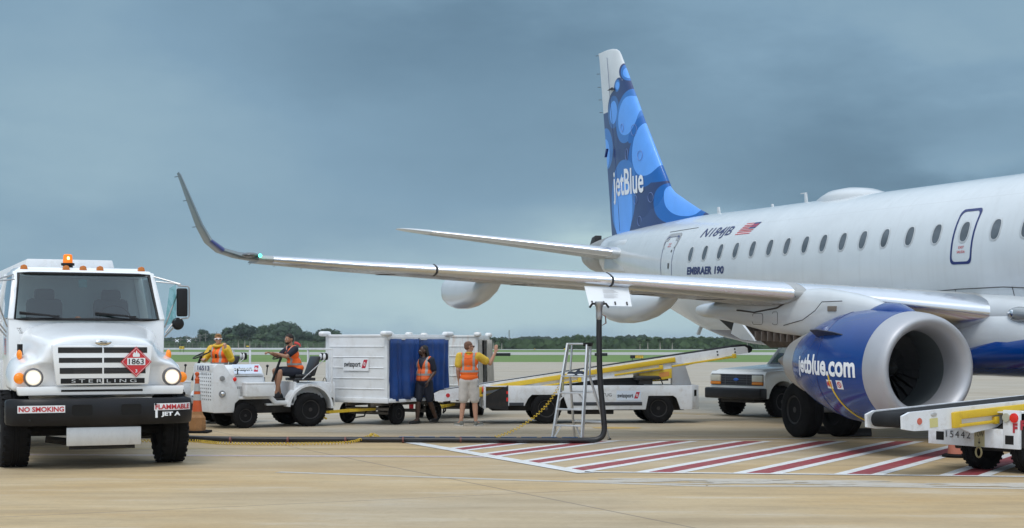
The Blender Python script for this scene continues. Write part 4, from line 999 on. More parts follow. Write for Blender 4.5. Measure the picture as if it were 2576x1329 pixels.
FS = [(4.5, 30.0, 34.2), (5.85, 30.05, 34.45), (7.8, 31.78, 34.85), (9.4, 33.08, 35.19), (9.85, 33.46, 35.28), (10.05, 33.62, 35.33), (10.18, 33.76, 35.36), (10.27, 33.98, 35.40), (10.33, 34.3, 35.43), (10.36, 34.7, 35.46)]
for h, a, e in FS:
    ch = e - a; tc = .10 if h < 10 else .08 * max(.2, (10.45 - h) / .45); r = []
    for side, seq in ((1, XS), (-1, XS[-2::-1])):
        for x in seq: r.append(V(a + x * ch, side * naca(x, tc, 0)[0] * ch * (1 if h < 10 else 1), h))
    rg.append(r)
fin = b.loft(rg).build('tail_fin', finmat(), jet, ang=45)
b = MB(); rg = []
for s, top, wd in ((27.45, 4.9, .01), (28.2, 5.12, .06), (29.0, 5.40, .10), (29.7, 5.66, .13), (30.15, 5.93, .15), (30.9, 6.3, .17), (31.6, 5.9, .17)):
    zb = 4.6; rg.append([V(s, wd * 1.6, zb), V(s, wd * 1.1, zb + (top - zb) * .5), V(s, wd * .55, zb + (top - zb) * .9), V(s, 0, top), V(s, -wd * .55, zb + (top - zb) * .9), V(s, -wd * 1.1, zb + (top - zb) * .5), V(s, -wd * 1.6, zb)])
b.loft(rg).build('dorsal_fin', bpy.data.materials['fin_livery'], fin, ang=50)
b = MB(); b.hexa([V(34.30, .16, 7.05), V(34.36, .16, 7.05), V(34.36, .22, 7.05), V(34.30, .22, 7.05), V(34.2, .15, 7.3), V(34.3, .15, 7.3), V(34.3, .2, 7.3), V(34.2, .2, 7.3)]); b.build('hinge_cover', navyd, fin)
# rudder line
MB().tube([V(33.05, .245, 4.75), V(33.5, .19, 6.6), V(34.1, .135, 8.6), V(34.55, .08, 10.1)], .006, 4).build('rudder_joint', navyd, fin)
for hh in (9.72, 9.3, 8.9, 8.5, 10.3): MB().tube([V(35.25 + (hh - 9.4) * .2, 0, hh), V(35.5 + (hh - 9.4) * .2, 0, hh + .03)], .008, 4).build('static_wick', black, fin)
def finside(x, y):
    s, h = on_fin(x, y)
    best = None
    for a, c in zip(FS, FS[1:]):
        if a[0] <= h <= c[0]: k = (h - a[0]) / (c[0] - a[0]); LE = a[1] + (c[1] - a[1]) * k; TE = a[2] + (c[2] - a[2]) * k; ch = TE - LE; xx = min(max((s + S0 - LE) / ch, .001), 1); best = naca(xx, .10, 0)[0] * ch
    return Vector((s, (best or .2) + .012, h))
text('jetBlue', 'fin_lettering', decalwhite, fin, lambda x, y: finside(224 + x - y * .04, 1052 - y - x * .13), 218, 215, off=.018, cuts=1)
for cx, cy, rx, ry in ((407, 742, 14, 30), (362, 583, 16, 34), (288, 570, 9, 26), (482, 1003, 15, 30), (386, 1018, 12, 28), (414, 1150, 13, 30), (519, 1136, 15, 27), (321, 735, 8, 35)):
    MB().tube([finside(cx + rx * math.cos(a * PI / 8), cy + ry * math.sin(a * PI / 8)) for a in range(16)], .007, 4, closed=True).build('access_cover', mat('cover_line', (.16, .24, .5), .4), fin)
b = MB(); q = finside(235, 325); b.prism([(q.x - .02, q.z - .05), (q.x + .5, q.z), (q.x + .15, q.z + .05)], 'y', q.y, q.y + .05); b.build('beacon_vane', darkgrey, fin)

# ---- horizontal stabilisers
for sgn in (1, -1):
    hs = [(.3, 3.98, 31.2, 3.3, .11), (.74, 4.03, 31.46, 3.12, .11), (2.5, 4.27, 32.55, 2.45, .105), (4.4, 4.52, 33.73, 1.75, .10), (5.6, 4.68, 34.48, 1.30, .10)]
    b = MB(); b.loft([section(s, t, h, c, tc, (0, 1), 0, sgn) for t, h, s, c, tc in hs]); stb = b.build('tailplane', winggrey, jet, ang=40)
    b = MB(); b.loft([section(s, t, h, c, tc, (0, 1), 0, sgn, grow=.004, xmax=.12) for t, h, s, c, tc in hs[1:]]); b.build('leading_edge', lemetal, stb, ang=40)
    b = MB(); b.loft([section(s, t, h, c, tc, (0, 1), 0, sgn) for t, h, s, c, tc in ((5.6, 4.68, 34.47, 1.31, .10), (6.0, 4.735, 34.75, 1.08, .095), (6.25, 4.775, 35.0, .82, .07), (6.36, 4.80, 35.3, .5, .04))]); b.build('tip_cap', planewhite, stb, ang=40)
    b = MB(); b.loft([section(s, t, h, c, tc, (0, 1), 0, sgn, grow=.012, xmax=.18) for t, h, s, c, tc in ((.5, 4.0, 31.3, 3.25, .11), (1.05, 4.07, 31.65, 2.98, .11))]); b.build('root_fairing', planewhite, stb, ang=40)
MB().hexa([V(31.3, .55, 3.45), V(31.3, .86, 3.5), V(33.2, .72, 3.6), V(33.2, .5, 3.55), V(31.3, .55, 4.5), V(31.3, .80, 4.4), V(33.2, .62, 4.4), V(33.2, .45, 4.5)], .12).build('tailplane_seal_plate', planewhite, jet)

# ---- landing gear
def gear(s, t, z0, R, Wd, dt, name, sgn, htop):
    b = MB(); b.tube([V(s, t, z0 + R), V(s - .1, t, htop)], [.09, .12], 12); b.tube([V(s, t - dt, z0 + R), V(s, t + dt, z0 + R)], .06, 10)
    b.tube([V(s - .1, t, z0 + R + .5), V(s - .8, t, htop)], .04, 8)
    g = b.build(name, mat('gear_strut', (.45, .46, .47), .4, .3, dirt=.4), jet)
    for q in (-1, 1):
        ww = wheel(g, V(s, t + dt * q, z0 + R), R, Wd, side=q, rimr=.50, tread=0, dish=.18)
        r = ww.children[0]
mg = [gear(16.5, 3.02 * sg, .0, .52, .40, .42, 'main_gear', sg, 2.3) for sg in (1, -1)]
gear(2.8, 0, .276, .30, .2, .16, 'nose_gear', 1, 1.7)
# chocks by the main wheels (lie on the ground)
def on_ground(s, t): return jet.location.x - math.sin(PA) * (s - S0) - math.cos(PA) * t, jet.location.y + math.cos(PA) * (s - S0) - math.sin(PA) * t
for (u, v, nm, ln) in ((2150, 1098, 'black rubber chock on the ground to the right of the main wheels', .62), (2078, 1092, 'black rubber chock on the ground between the main wheels', .35)):
    x, y = ground_at(u, v); M = Matrix.Rotation(.1, 4, 'Z')
    b = MB(); b.prism([(-.09, 0), (.09, 0), (.09, .06), (.03, .15), (-.03, .15), (-.09, .06)], 'x', -ln / 2, ln / 2, .012)
    tag(b.build('wheel_chock', mat('chock_rubber', (.02, .02, .022), .7, var=.3), loc=(x, y, .005)), nm, 'wheel chock', 'chocks at the airliner main wheels')
# ------------------------------------------------------------------ clear glass
def clearglass(name, tint, refl=.10):
    m = bpy.data.materials.new(name); m.use_nodes = True; t = m.node_tree; n = t.nodes; l = t.links; n.clear()
    o = n.new('ShaderNodeOutputMaterial'); a = n.new('ShaderNodeBsdfTransparent'); a.inputs[0].default_value = (*tint, 1)
    g = n.new('ShaderNodeBsdfGlossy'); g.inputs['Roughness'].default_value = .04; g.inputs[0].default_value = (.9, .95, 1, 1)
    lw = n.new('ShaderNodeLayerWeight'); lw.inputs[0].default_value = .35; r = n.new('ShaderNodeMapRange'); l.new(lw.outputs['Fresnel'], r.inputs[0]); r.inputs[3].default_value = refl; r.inputs[4].default_value = .8
    x = n.new('ShaderNodeMixShader'); l.new(r.outputs[0], x.inputs[0]); l.new(a.outputs[0], x.inputs[1]); l.new(g.outputs[0], x.inputs[2]); l.new(x.outputs[0], o.inputs[0]); return m
screen = clearglass('windscreen_glass', (.27, .36, .36), .05)
headglow = mat('lit_headlamp', (.9, .85, .75), .1, emit=(1, .86, .62), es=.9)
seatgrey = mat('grey_cloth_seat', (.15, .16, .165), .9)

# ------------------------------------------------------------------ fuel truck (local x = to the right in view, y = back)
tk = thing('fuel_truck', 'white jet fuel truck with black bumper, lit headlights and amber beacon', 'fuel truck', (-6.11, 22.59, 0), math.radians(23.5))
def sect(y, pts, fw=0):
    r = [Vector((x, y + fw * (abs(x) / 1.17) ** 3, z)) for x, z in pts]
    return [Vector((-p.x, p.y, p.z)) for p in r[::-1]] + r[1:]
def smoothhalf(pts): return pts
HD = [(-.90, .22, [(0, 1.80), (.35, 1.795), (.60, 1.76), (.70, 1.68), (.75, 1.54), (.84, 1.47), (.98, 1.44), (1.09, 1.38), (1.15, 1.27), (1.17, 1.13), (1.15, 1.05)]),
      (-.86, .22, [(0, 1.86), (.36, 1.85), (.64, 1.80), (.75, 1.70), (.79, 1.58), (.86, 1.51), (1.00, 1.49), (1.13, 1.42), (1.19, 1.29), (1.20, 1.13), (1.19, 1.04)]),
      (-.55, .20, [(0, 1.93), (.42, 1.92), (.70, 1.86), (.80, 1.76), (.83, 1.66), (.90, 1.58), (1.03, 1.55), (1.16, 1.48), (1.215, 1.34), (1.22, 1.15), (1.21, 1.04)]),
      (-.15, .1, [(0, 2.0), (.5, 1.985), (.78, 1.92), (.87, 1.82), (.90, 1.72), (.95, 1.64), (1.06, 1.60), (1.17, 1.52), (1.22, 1.38), (1.225, 1.2), (1.22, 1.04)]),
      (.25, 0, [(0, 2.07), (.6, 2.05), (.86, 1.99), (.95, 1.88), (.98, 1.76), (1.01, 1.66), (1.08, 1.58), (1.15, 1.5), (1.19, 1.36), (1.2, 1.2), (1.19, 1.0)]),
      (.52, 0, [(0, 2.11), (.7, 2.09), (.95, 2.03), (1.03, 1.92), (1.06, 1.8), (1.08, 1.68), (1.10, 1.58), (1.11, 1.46), (1.12, 1.3), (1.12, 1.1), (1.12, .95)])]
hood = MB().loft([sect(y, p, f) for y, f, p in HD]).build('hood', truckwhite, tk, ang=50)
sm = hood.modifiers.new('s', 'SUBSURF'); sm.levels = 2; sm.render_levels = 2; bake(hood); hood.data.polygons.foreach_set('use_smooth', [True] * len(hood.data.polygons))
# grille surround and lower valance
gr = MB()
yF = -.965
def gx(z): return .60 + (z - 1.04) * .10
outer = [(-.69, 1.735), (-.16, 1.735), (-.08, 1.70), (.08, 1.70), (.16, 1.735), (.69, 1.735), (.63, 1.18), (-.63, 1.18)]
gr.prism(outer, 'y', yF, -.86, .012)
grl = gr.build('grille', truckwhite, tk)
MB().prism([(-1.13, 1.035), (1.13, 1.035), (1.155, 1.16), (-1.155, 1.16)], 'y', -.90, -.70, .02).build('valance', truckwhite, tk)
rows = [(1.627, 1.706), (1.49, 1.56), (1.337, 1.42)]
for z0, z1 in rows:
    for x0, x1 in ((-.61 - 0 + (1.7 - z1) * .08, -.012), (.012, .61 - (1.7 - z1) * .08)):
        MB().box(x0, x1, yF - .003, yF + .04, z0, z1).build('grille_opening', mat('grille_black', (.012, .012, .013), .6), grl)
for z0, z1 in rows:
    for q in range(3): MB().box(-.40, -.02, yF - .006, yF - .002, z0 + .012 + q * .022, z0 + .018 + q * .022).box(.02, .57, yF - .006, yF - .002, z0 + .012 + q * .022, z0 + .018 + q * .022).build('radiator_fin', mat('radiator_grey', (.05, .05, .05), .5), grl)
for x0, x1 in ((-.575, -.012), (.012, .575)): MB().box(x0, x1, yF - .003, yF + .04, 1.20, 1.272).build('name_band', black, grl)
text('STER', 'maker_lettering', alu, grl, plane_map((-.43, yF - .003, 1.212), (1, 0, 0), (0, 0, 1), .004), .42, .048, spacing=1.5)
text('LING', 'maker_lettering', alu, grl, plane_map((.05, yF - .003, 1.212), (1, 0, 0), (0, 0, 1), .004), .41, .048, spacing=1.5)
MB().box(-.56, .56, -.903, -.87, 1.085, 1.115).build('air_slot', black, tk)
b = MB(); b.ball((0, -.985, 1.775), (.115, .025, .046)); em = b.build('hood_emblem', chrome, tk)
text('S', 'emblem_letter', ink, em, plane_map((-.055, -1.010, 1.755), (1, 0, 0), (0, 0, 1), .004), .11, .04, off=.0)
# headlights, indicators
for x, y in ((-.925, -.80), (.985, -.80)):
    hb_ = MB(); hb_.lathe([(.02, .135), (-.06, .130), (-.07, .112), (-.02, .108)], (x, y - .02, 1.285), (0, 1, 0), 28, cap=False); h = hb_.build('headlight', mat('lamp_bezel', (.10, .10, .11), .3), tk)
    MB().ball((x, y - .055, 1.285), (.100, .030, .100), seg=24, rings=14).build('lamp_lens', headglow, h)
for x in (-1.10, 1.15): MB().ball((x, -.72, 1.275), (.075, .055, .078), seg=20, rings=12).build('indicator', amber, tk)
MB().ball((-1.06, -.35, 1.60), (.04, .07, .07)).build('side_indicator', amber, tk); MB().ball((1.06, -.2, 1.60), (.04, .07, .07)).build('side_indicator', amber, tk)
b = MB()
for k in range(3): b.box(-1.06 - .012 * k * 0, -1.0, -.22 + k * .07, -.19 + k * .07, 1.60, 1.75)
b.build('side_vent', black, tk)
# bumper
b = MB(); rg = []
for x in (-1.285, -1.27, -1.2, -1.05, -.6, 0, .6, 1.05, 1.2, 1.27, 1.285):
    yo = .30 * max(0, (abs(x) - .85) / .43) ** 2; k = .75 if abs(x) > 1.28 else (.92 if abs(x) > 1.26 else 1)
    zc = .805; hh = .185 * k
    rg.append([Vector((x, -1.06 + yo + a * (1 if k == 1 else .9), zc + c * hh)) for a, c in ((.02, -1), (.0, -.85), (-.015, -.3), (-.015, .3), (0, .85), (.03, 1), (.16, 1), (.16, -1))])
bp_ = b.loft(rg).build('bumper', bumperblack, tk, ang=40)
for x in (-.30, .37): MB().prism(rrect(x - .14, x + .14, .76, .91, .03), 'y', -1.078, -1.05).build('tow_opening', mat('pit_black', (.004, .004, .004), .9), bp_)
for x in (-.62, .71, -1.0, -.62): MB().ball((x, -1.076, .70 if x in (-1.0,) else .90), (.016, .008, .016), seg=8, rings=6).build('bolt', black, bp_)
def plate(x0, x1, z0, z1, y, m, name, par, yb=0.0): return MB().box(x0, x1, y, y + .006, z0, z1).build(name, m, par)
yp = -1.086
p1 = plate(-1.16, -.53, .805, .905, yp, decalwhite, 'warning_label', bp_)
text('NO SMOKING', 'lettering', red, p1, plane_map((-1.145, yp - .001, .820), (1, 0, 0), (0, 0, 1), .003), .60, .070, off=.03)
BX = [-1.285, -1.27, -1.2, -1.05, -.6, 0, .6, 1.05, 1.2, 1.27, 1.285]
def by_(x):
    for a, c in zip(BX, BX[1:]):
        if a <= x <= c:
            f = lambda q: .30 * max(0, (abs(q) - .85) / .43) ** 2
            return -1.075 + f(a) + (f(c) - f(a)) * (x - a) / (c - a)
    return -1.0
def bstrip(x0, x1, z0, z1, off, m, name):
    b = MB(); n_ = 8
    for i in range(n_):
        a, c = x0 + (x1 - x0) * i / n_, x0 + (x1 - x0) * (i + 1) / n_; b.poly([(a, by_(a) - off, z0), (c, by_(c) - off, z0), (c, by_(c) - off, z1), (a, by_(a) - off, z1)])
    return b.build(name, m, bp_)
p2 = bstrip(.69, 1.245, .815, .912, .012, decalwhite, 'warning_label')
text('FLAMMABLE', 'lettering', red, p2, lambda x, y: Vector((.705 + x, by_(.705 + x) - .020, .828 + y)), .525, .070, off=.03, cuts=1)
text('JET A', 'lettering', decalwhite, bp_, lambda x, y: Vector((.79 + x, by_(.79 + x) - .018, .718 + y)), .28, .075, off=.05, cuts=1)
bstrip(.705, .74, .71, .815, .012, decalwhite, 'tape')
MB().box(-.50, .52, -1.0, -.97, .335, .59, .006).build('skid_plate', dullalu, tk)
MB().box(-.48, .5, -.98, -.93, .59, .66).box(-.9, .9, -.9, -.6, .66, .98).box(-.45, .45, -.9, -.86, .28, .34).build('cross_member', chassis, tk)
# hazard diamond
dz = 1.50; dx = .455
b = MB(); b.prism([(dx, dz - .215), (dx + .215, dz), (dx, dz + .215), (dx - .215, dz)], 'y', -.985, -.978); hz = b.build('hazard_placard', mat('placard_red', (.58, .03, .04), .35), tk)
b = MB(); l4 = [(dx, dz - .195), (dx + .195, dz), (dx, dz + .195), (dx - .195, dz)]
b.tube([(x, -.988, z) for x, z in l4], .003, 4, closed=True); b.build('placard_border', decalwhite, hz)
MB().box(dx - .125, dx + .125, -.990, -.9855, dz - .045, dz + .055).build('number_panel', decalwhite, hz)
text('1863', 'lettering', ink, hz, plane_map((dx - .105, -.991, dz - .035), (1, 0, 0), (0, 0, 1), .003), .21, .08, off=.015)
text('3', 'lettering', decalwhite, hz, plane_map((dx - .014, -.987, dz - .150), (1, 0, 0), (0, 0, 1), .003), .028, .045, off=.02)
MB().poly([(dx + a, -.989, dz + c) for a, c in ((-.045, .07), (.045, .07), (.05, .10), (.03, .135), (.025, .11), (.005, .165), (-.012, .12), (-.03, .14), (-.05, .10))]).build('flame_symbol', decalwhite, hz)
# cab
cab = MB(); A_ = [(-1.12, .47, .95), (1.12, .47, .95), (1.12, 2.05, .95), (-1.12, 2.05, .95)]
belt_ = [(-1.13, .47, 2.12), (1.13, .47, 2.12), (1.13, 2.05, 2.12), (-1.13, 2.05, 2.12)]
roof = [(-1.02, .86, 2.83), (1.02, .86, 2.83), (1.02, 2.05, 2.83), (-1.02, 2.05, 2.83)]
cab.hexa(A_[:4] + [belt_[0], belt_[1], belt_[2], belt_[3]], .03)
cab.hexa([(-1.0, .9, 2.80), (1.0, .9, 2.80), (1.0, 2.05, 2.80), (-1.0, 2.05, 2.80), (-.93, 1.02, 2.91), (.93, 1.02, 2.91), (.93, 2.0, 2.93), (-.93, 2.0, 2.93)], .04)
cab.hexa([(-1.035, .78, 2.78), (1.035, .78, 2.78), (1.03, 2.06, 2.78), (-1.03, 2.06, 2.78), (-.99, .86, 2.865), (.99, .86, 2.865), (.99, 2.04, 2.87), (-.99, 2.04, 2.87)], .03)
for s in (-1, 1):
    cab.beam((1.09 * s, .49, 2.10), (.985 * s, .86, 2.82), .09, .09, .02); cab.beam((1.10 * s, 1.98, 2.10), (.985 * s, 1.98, 2.82), .09, .14, .02); 
cab.hexa([(-1.1, 1.98, 2.1), (1.1, 1.98, 2.1), (1.1, 2.05, 2.1), (-1.1, 2.05, 2.1), (-.98, 1.98, 2.8), (.98, 1.98, 2.8), (.98, 2.05, 2.8), (-.98, 2.05, 2.8)])
cb = cab.build('cab', truckwhite, tk)
ws = [(-1.045, .49, 2.115), (1.045, .49, 2.115), (.955, .83, 2.80), (-.955, .83, 2.80)]
def bow(p, k): return Vector((p[0], p[1] - k * (1 - (p[0] / 1.05) ** 2) * .10, p[2]))
b = MB(); nx = 12; bot = [bow((-1.045 + 2.09 * i / nx, .49, 2.115), 1) for i in range(nx + 1)]; tp_ = [bow((-.955 + 1.91 * i / nx, .83, 2.80), 1) for i in range(nx + 1)]
for i in range(nx): b.poly([bot[i], bot[i + 1], tp_[i + 1], tp_[i]])
wsd = b.build('windscreen', screen, tk)
b = MB(); lp = bot + tp_[::-1]; b.tube([p + Vector((0, -.008, 0)) for p in lp], .024, 6, closed=True); b.build('windscreen_seal', black, wsd)
MB().box(-.10, .02, .70, .715, 2.60, 2.72).build('inspection_sticker', mat('pale_sticker', (.35, .6, .62), .5), wsd)
for s in (-1, 1):
    b = MB(); b.poly([(1.125 * s, .62, 2.14), (1.125 * s, 1.75, 2.14), (1.035 * s, 1.75, 2.76), (1.035 * s, .92, 2.76)]); b.build('door_window', screen, tk)
for x0, x1 in ((-.36, -.98), (.78, .10)):
    b = MB(); b.tube([(x0, .385, 2.11), ((x0 + x1) / 2 + .1, .36, 2.17), (x1, .43, 2.215)], .016, 6); b.tube([((x0 + x1) / 2 + .25, .372, 2.16), (x1 - .0, .42, 2.19)], .010, 5); b.build('wiper', black, tk)
MB().poly([(1.16, .62, 2.02), (1.30, .45, 2.10), (1.30, .45, 2.66), (1.22, .55, 2.60)]).build('quarter_window', clearglass('teal_glass', (.45, .75, .72), .12), tk)
# cab interior
ib = MB(); ib.box(-1.0, 1.0, .62, .95, 1.9, 2.13, .05); ib.build('dashboard', mat('dash_dark', (.05, .055, .055), .8), cb)
MB().lathe([(0, .21), (.012, .225), (0, .24), (-.012, .225)], (.48, 1.0, 2.17), (0, -.75, .65), 28, closed=True).build('steering_wheel', black, cb)
for x in (-.5, .5):
    MB().box(x - .27, x + .27, 1.45, 1.62, 1.6, 2.45, .08).box(x - .15, x + .15, 1.47, 1.58, 2.42, 2.60, .05).build('cab_seat', seatgrey, cb)
MB().ball((-.1, .8, 2.14), (.045, .03, .03)).build('dash_light', amber, cb)
# clearance lights, beacon
for x in (-.86, -.25, 0, .25, .87): MB().prism([(x - .055, 2.865), (x + .055, 2.865), (x + .04, 2.925), (x + .0, 2.94), (x - .04, 2.925)], 'y', .93, 1.03, .01).build('clearance_light', mat('orange_lens', (.55, .17, .03), .25), tk)
bx, by = -.20, 1.15
bc = MB().lathe([(0, .10), (.05, .10), (.06, .075), (.10, .075), (.105, .10), (.14, .10)], (bx, by, 2.84), (0, 0, 1), 24).build('beacon', black, tk)
MB().lathe([(0, .072), (.04, .072), (.12, .066), (.135, .05), (.14, .001)], (bx, by, 2.98), (0, 0, 1), 24).build('beacon_lens', mat('beacon_amber', (.75, .20, .01), .2, emit=(1, .20, .005), es=.5), bc)
MB().ball((bx, by - .062, 3.05), (.022, .014, .03)).build('beacon_bulb', mat('beacon_bulb', (1, .8, .3), .2, emit=(1, .75, .2), es=4), bc)
# mirrors
for s in (1, -1):
    b = MB()
    b.tube([(1.03 * s, .62, 2.70), (1.30 * s, .52, 2.67), (1.40 * s, .50, 2.64)], .013, 6); b.tube([(1.03 * s, .78, 2.78), (1.38 * s, .50, 2.66)], .013, 6)
    b.tube([(1.14 * s, .52, 2.0), (1.36 * s, .50, 2.60)], .012, 6); b.tube([(1.15 * s, .5, 1.92), (1.25 * s, .5, 2.05), (1.38 * s, .49, 2.14)], .013, 6); b.tube([(1.15 * s, .56, 1.86), (1.27 * s, .5, 2.0), (1.38 * s, .49, 2.12)], .011, 6)
    b.tube([(1.34 * s, .50, 2.64), (1.49 * s, .50, 2.63), (1.51 * s, .5, 2.60), (1.51 * s, .5, 2.18), (1.49 * s, .5, 2.15), (1.36 * s, .5, 2.13)], .013, 6)
    mr_ = b.build('mirror_bracket', steel, tk)
    MB().box((1.40 - .085) * s, (1.40 + .085) * s, .46, .52, 2.17, 2.60, .035, seg=3).build('mirror', black, mr_)
    MB().lathe([(0, .095), (.03, .09), (.06, .06), (.07, .001)], (1.34 * s, .52, 2.06), (0, -1, 0), 20).build('round_mirror', black, mr_)
# running gear
def rotw(o, ang=PI / 2):
    "turn a wheel built along y so its axle lies along x"
    for m_ in [o] + list(o.children): m_.data.transform(Matrix.Rotation(ang, 4, 'Z'))
def xwheel(parent, x, y, R, W, s, rimr=.5):
    o = wheel(parent, (0, 0, 0), R, W, side=-1, rimr=rimr); rotw(o, PI / 2 * s)
    for m_ in [o] + list(o.children): m_.data.transform(Matrix.Translation((x, y, R)))
    return o
for s in (-1, 1):
    xwheel(tk, 1.11 * s, 0, .55, .40, s)
    for y in (4.6, 5.9): xwheel(tk, .95 * s, y, .52, .52, s)
b = MB(); b.box(-.45, -.35, -.85, 8.6, .62, .86).box(.35, .45, -.85, 8.6, .62, .86); b.tube([(-1.0, 0, .5), (1.0, 0, .5)], .075, 10); b.ball((.1, 5.0, .52), .25); b.box(-.3, .3, -.5, 1.0, .45, .9, .05)
b.tube([(-.95, 4.6, .52), (.95, 4.6, .52)], .08, 10); b.tube([(-.95, 5.9, .52), (.95, 5.9, .52)], .08, 10)
b.tube([(-.7, -.3, .4), (-.2, -.35, .33), (.6, -.3, .42)], .05, 8); b.box(.55, .95, .5, 1.3, .35, .75, .05); b.box(-.95, -.55, .6, 1.5, .40, .8, .05)
b.build('chassis', chassis, tk)
# tank with top rail box and side cabinet
b = MB(); rg = []
for y, k in ((2.25, .93), (2.32, 1), (8.6, 1), (8.67, .93)):
    rg.append([Vector((1.22 * k * math.copysign(abs(math.sin(2 * PI * q / 40)) ** .72, math.sin(2 * PI * q / 40)), y, 2.0 + .93 * k * math.copysign(abs(math.cos(2 * PI * q / 40)) ** .72, math.cos(2 * PI * q / 40)))) for q in range(40)])
tn = b.loft(rg).build('tank', truckwhite, tk)
MB().hexa([(-.72, 2.35, 2.85), (.72, 2.35, 2.85), (.72, 8.4, 2.85), (-.72, 8.4, 2.85), (-.66, 2.38, 3.10), (.66, 2.38, 3.10), (.66, 8.4, 3.10), (-.66, 8.4, 3.10)], .012).build('manhole_box', scuffed, tn)
MB().box(-1.22, 1.22, 2.3, 3.6, .75, 1.5, .02).build('pump_cabinet', truckwhite, tk)
# markings on the left flank of the cab
fy = MB()
for i in range(7): fy.poly([(-1.137, .98 - .0, 1.60 + i * .022 * 1.6), (-1.137, .80, 1.60 + i * .022 * 1.6), (-1.137, .80, 1.60 + i * .0352 + .018), (-1.137, .98, 1.60 + i * .0352 + .018)])
fo = fy.build('flag', red, cb)
MB().poly([(-1.139, .98, 1.73), (-1.139, .90, 1.73), (-1.139, .90, 1.85), (-1.139, .98, 1.85)]).build('flag_canton', navyd, fo)
text('5287', 'fleet_number', ink, hood, lambda x, y: Vector((-1.005 + y * -.55 + x * .2, -.33 + .45 - x * .9, 1.90 + y)), .20, .085)

# ------------------------------------------------------------------ fuel hose, cord, cone
hosem = mat('black_hose_rubber', (.014, .014, .016), .38, var=.3, dirt=.15, dcol=(.06, .05, .045))
def G3(u, v, z=0.0): x, y = ground_at(u, v); return Vector((x, y, z))
top = jet.matrix_basis @ V(16.15, 7.62, 2.44)
top = Vector((top.x, top.y, top.z))
r_ = .050
def cr(pts, n=8):
    out = []
    P_ = [pts[0]] + pts + [pts[-1]]
    for i in range(1, len(P_) - 2):
        p0, p1, p2, p3 = P_[i - 1:i + 3]
        for k in range(n):
            t = k / n; out.append(.5 * ((2 * p1) + (-p0 + p2) * t + (2 * p0 - 5 * p1 + 4 * p2 - p3) * t * t + (-p0 + 3 * p1 - 3 * p2 + p3) * t ** 3))
    out.append(pts[-1]); return out
hx, hy = (1510 - 1288) / 3900 * 27.3, 27.3
pts = [Vector((hx - .02, hy, 2.30)), Vector((hx - .02, hy, 1.75)), Vector((hx, hy, 1.1)), Vector((hx + .06, hy, .45)), Vector((hx + .065, hy, .20)), Vector((hx - .02, hy, .085)), Vector((hx - .22, hy, r_ + .008)), Vector((hx - .8, hy - .02, r_ + .008)), Vector((-.5, 27.35, r_ + .008)), Vector((-2.5, 27.5, r_ + .008)), Vector((-4.6, 27.55, r_ + .008)), Vector((-5.7, 27.85, r_ + .008)), Vector((-6.4, 28.5, r_ + .008)), Vector((-7.6, 28.5, .12)), Vector((-8.6, 27.6, .6))]
hs = thing('fuel_hose', 'thick black fuel hose running along the ground and up to the wing', 'hose')
MB().tube(cr(pts, 7), r_, 12).build('hose', hosem, hs)
for x in [-5 + k * 1.02 for k in range(7)]:
    MB().tube([(x, 27.43 - .015 * (x + 5), r_ + .008), (x + .03, 27.43 - .015 * (x + 5), r_ + .008)], r_ + .0025, 12).build('hose_band', mat('hose_band_red', (.16, .05, .04), .5), hs)
bl = MB()
for x in [-2 + k * .36 for k in range(9)]: yy = 27.47 - .05 * (x + 2.5); bl.tube([(x, yy - .02, r_ + .008 + .053), (x + .28, yy - .035, r_ + .008 + .053)], .006, 4)
bl.build('blue_marking', mat('blue_hose_marking', (.02, .10, .25), .5), hs)
nz_ = MB().lathe([(0, .075), (.06, .08), (.10, .06), (.22, .055), (.26, .06), (.32, .05)], (hx - .02, hy, 2.50), (0, 0, -1), 16).build('nozzle', steel, hs)
MB().tube([(hx - .02, hy, 2.30), (hx + .09, hy - .02, 2.24), (hx + .10, hy - .02, 2.12), (hx, hy, 2.06)], .014, 6, closed=True).build('nozzle_handle', mat('worn_handle', (.2, .12, .1), .5, .5), nz_)
for s in (-1, 1): MB().tube([(hx - .02 + .05 * s, hy, 2.46), (hx - .02 + .12 * s, hy - .02, 2.46), (hx - .02 + .17 * s, hy - .02, 2.39)], .02, 8).build('nozzle_grip', black, nz_)
# coiled cord
cm = mat('yellow_cord', (.62, .42, .03), .5)
def coil(path, r, pitch, th):
    # resample the path and wind round it
    P_ = cr(path, 10); out = []; acc = 0; prevn = Vector((0, 0, 1)); a = 0
    for i in range(len(P_) - 1):
        d = P_[i + 1] - P_[i]; Ld = d.length; m = max(1, int(Ld / (pitch / 8)))
        dn = d.normalized(); n1_ = (prevn - dn * prevn.dot(dn)).normalized(); prevn = n1_; b1 = dn.cross(n1_)
        for k in range(m):
            out.append(P_[i] + d * k / m + n1_ * r * math.cos(a) + b1 * r * math.sin(a)); a += 2 * PI * (Ld / m) / pitch
    return MB().tube(out, th, 4)
c1 = [Vector((-6.6, 27.6, .03)), G3(480, 1113, .028), G3(560, 1119, .028), G3(680, 1121, .028), G3(800, 1120, .028), G3(880, 1117, .028), G3(925, 1113, .10), Vector((-2.45, 27.45, .15)), Vector((-2.25, 27.75, .035)), Vector((-1.6, 27.85, .028)), Vector((-.9, 27.95, .028)), Vector((-.35, 28.0, .06)), Vector((.15, 28.02, .26)), Vector((.6, 28.02, .62)), Vector((.93, 28.0, 1.12))]
cd = coil(c1, .022, .062, .0075).build('coiled_cord', cm); tag(cd, 'yellow coiled cord lying along the hose and climbing to the stepladder', 'cord')
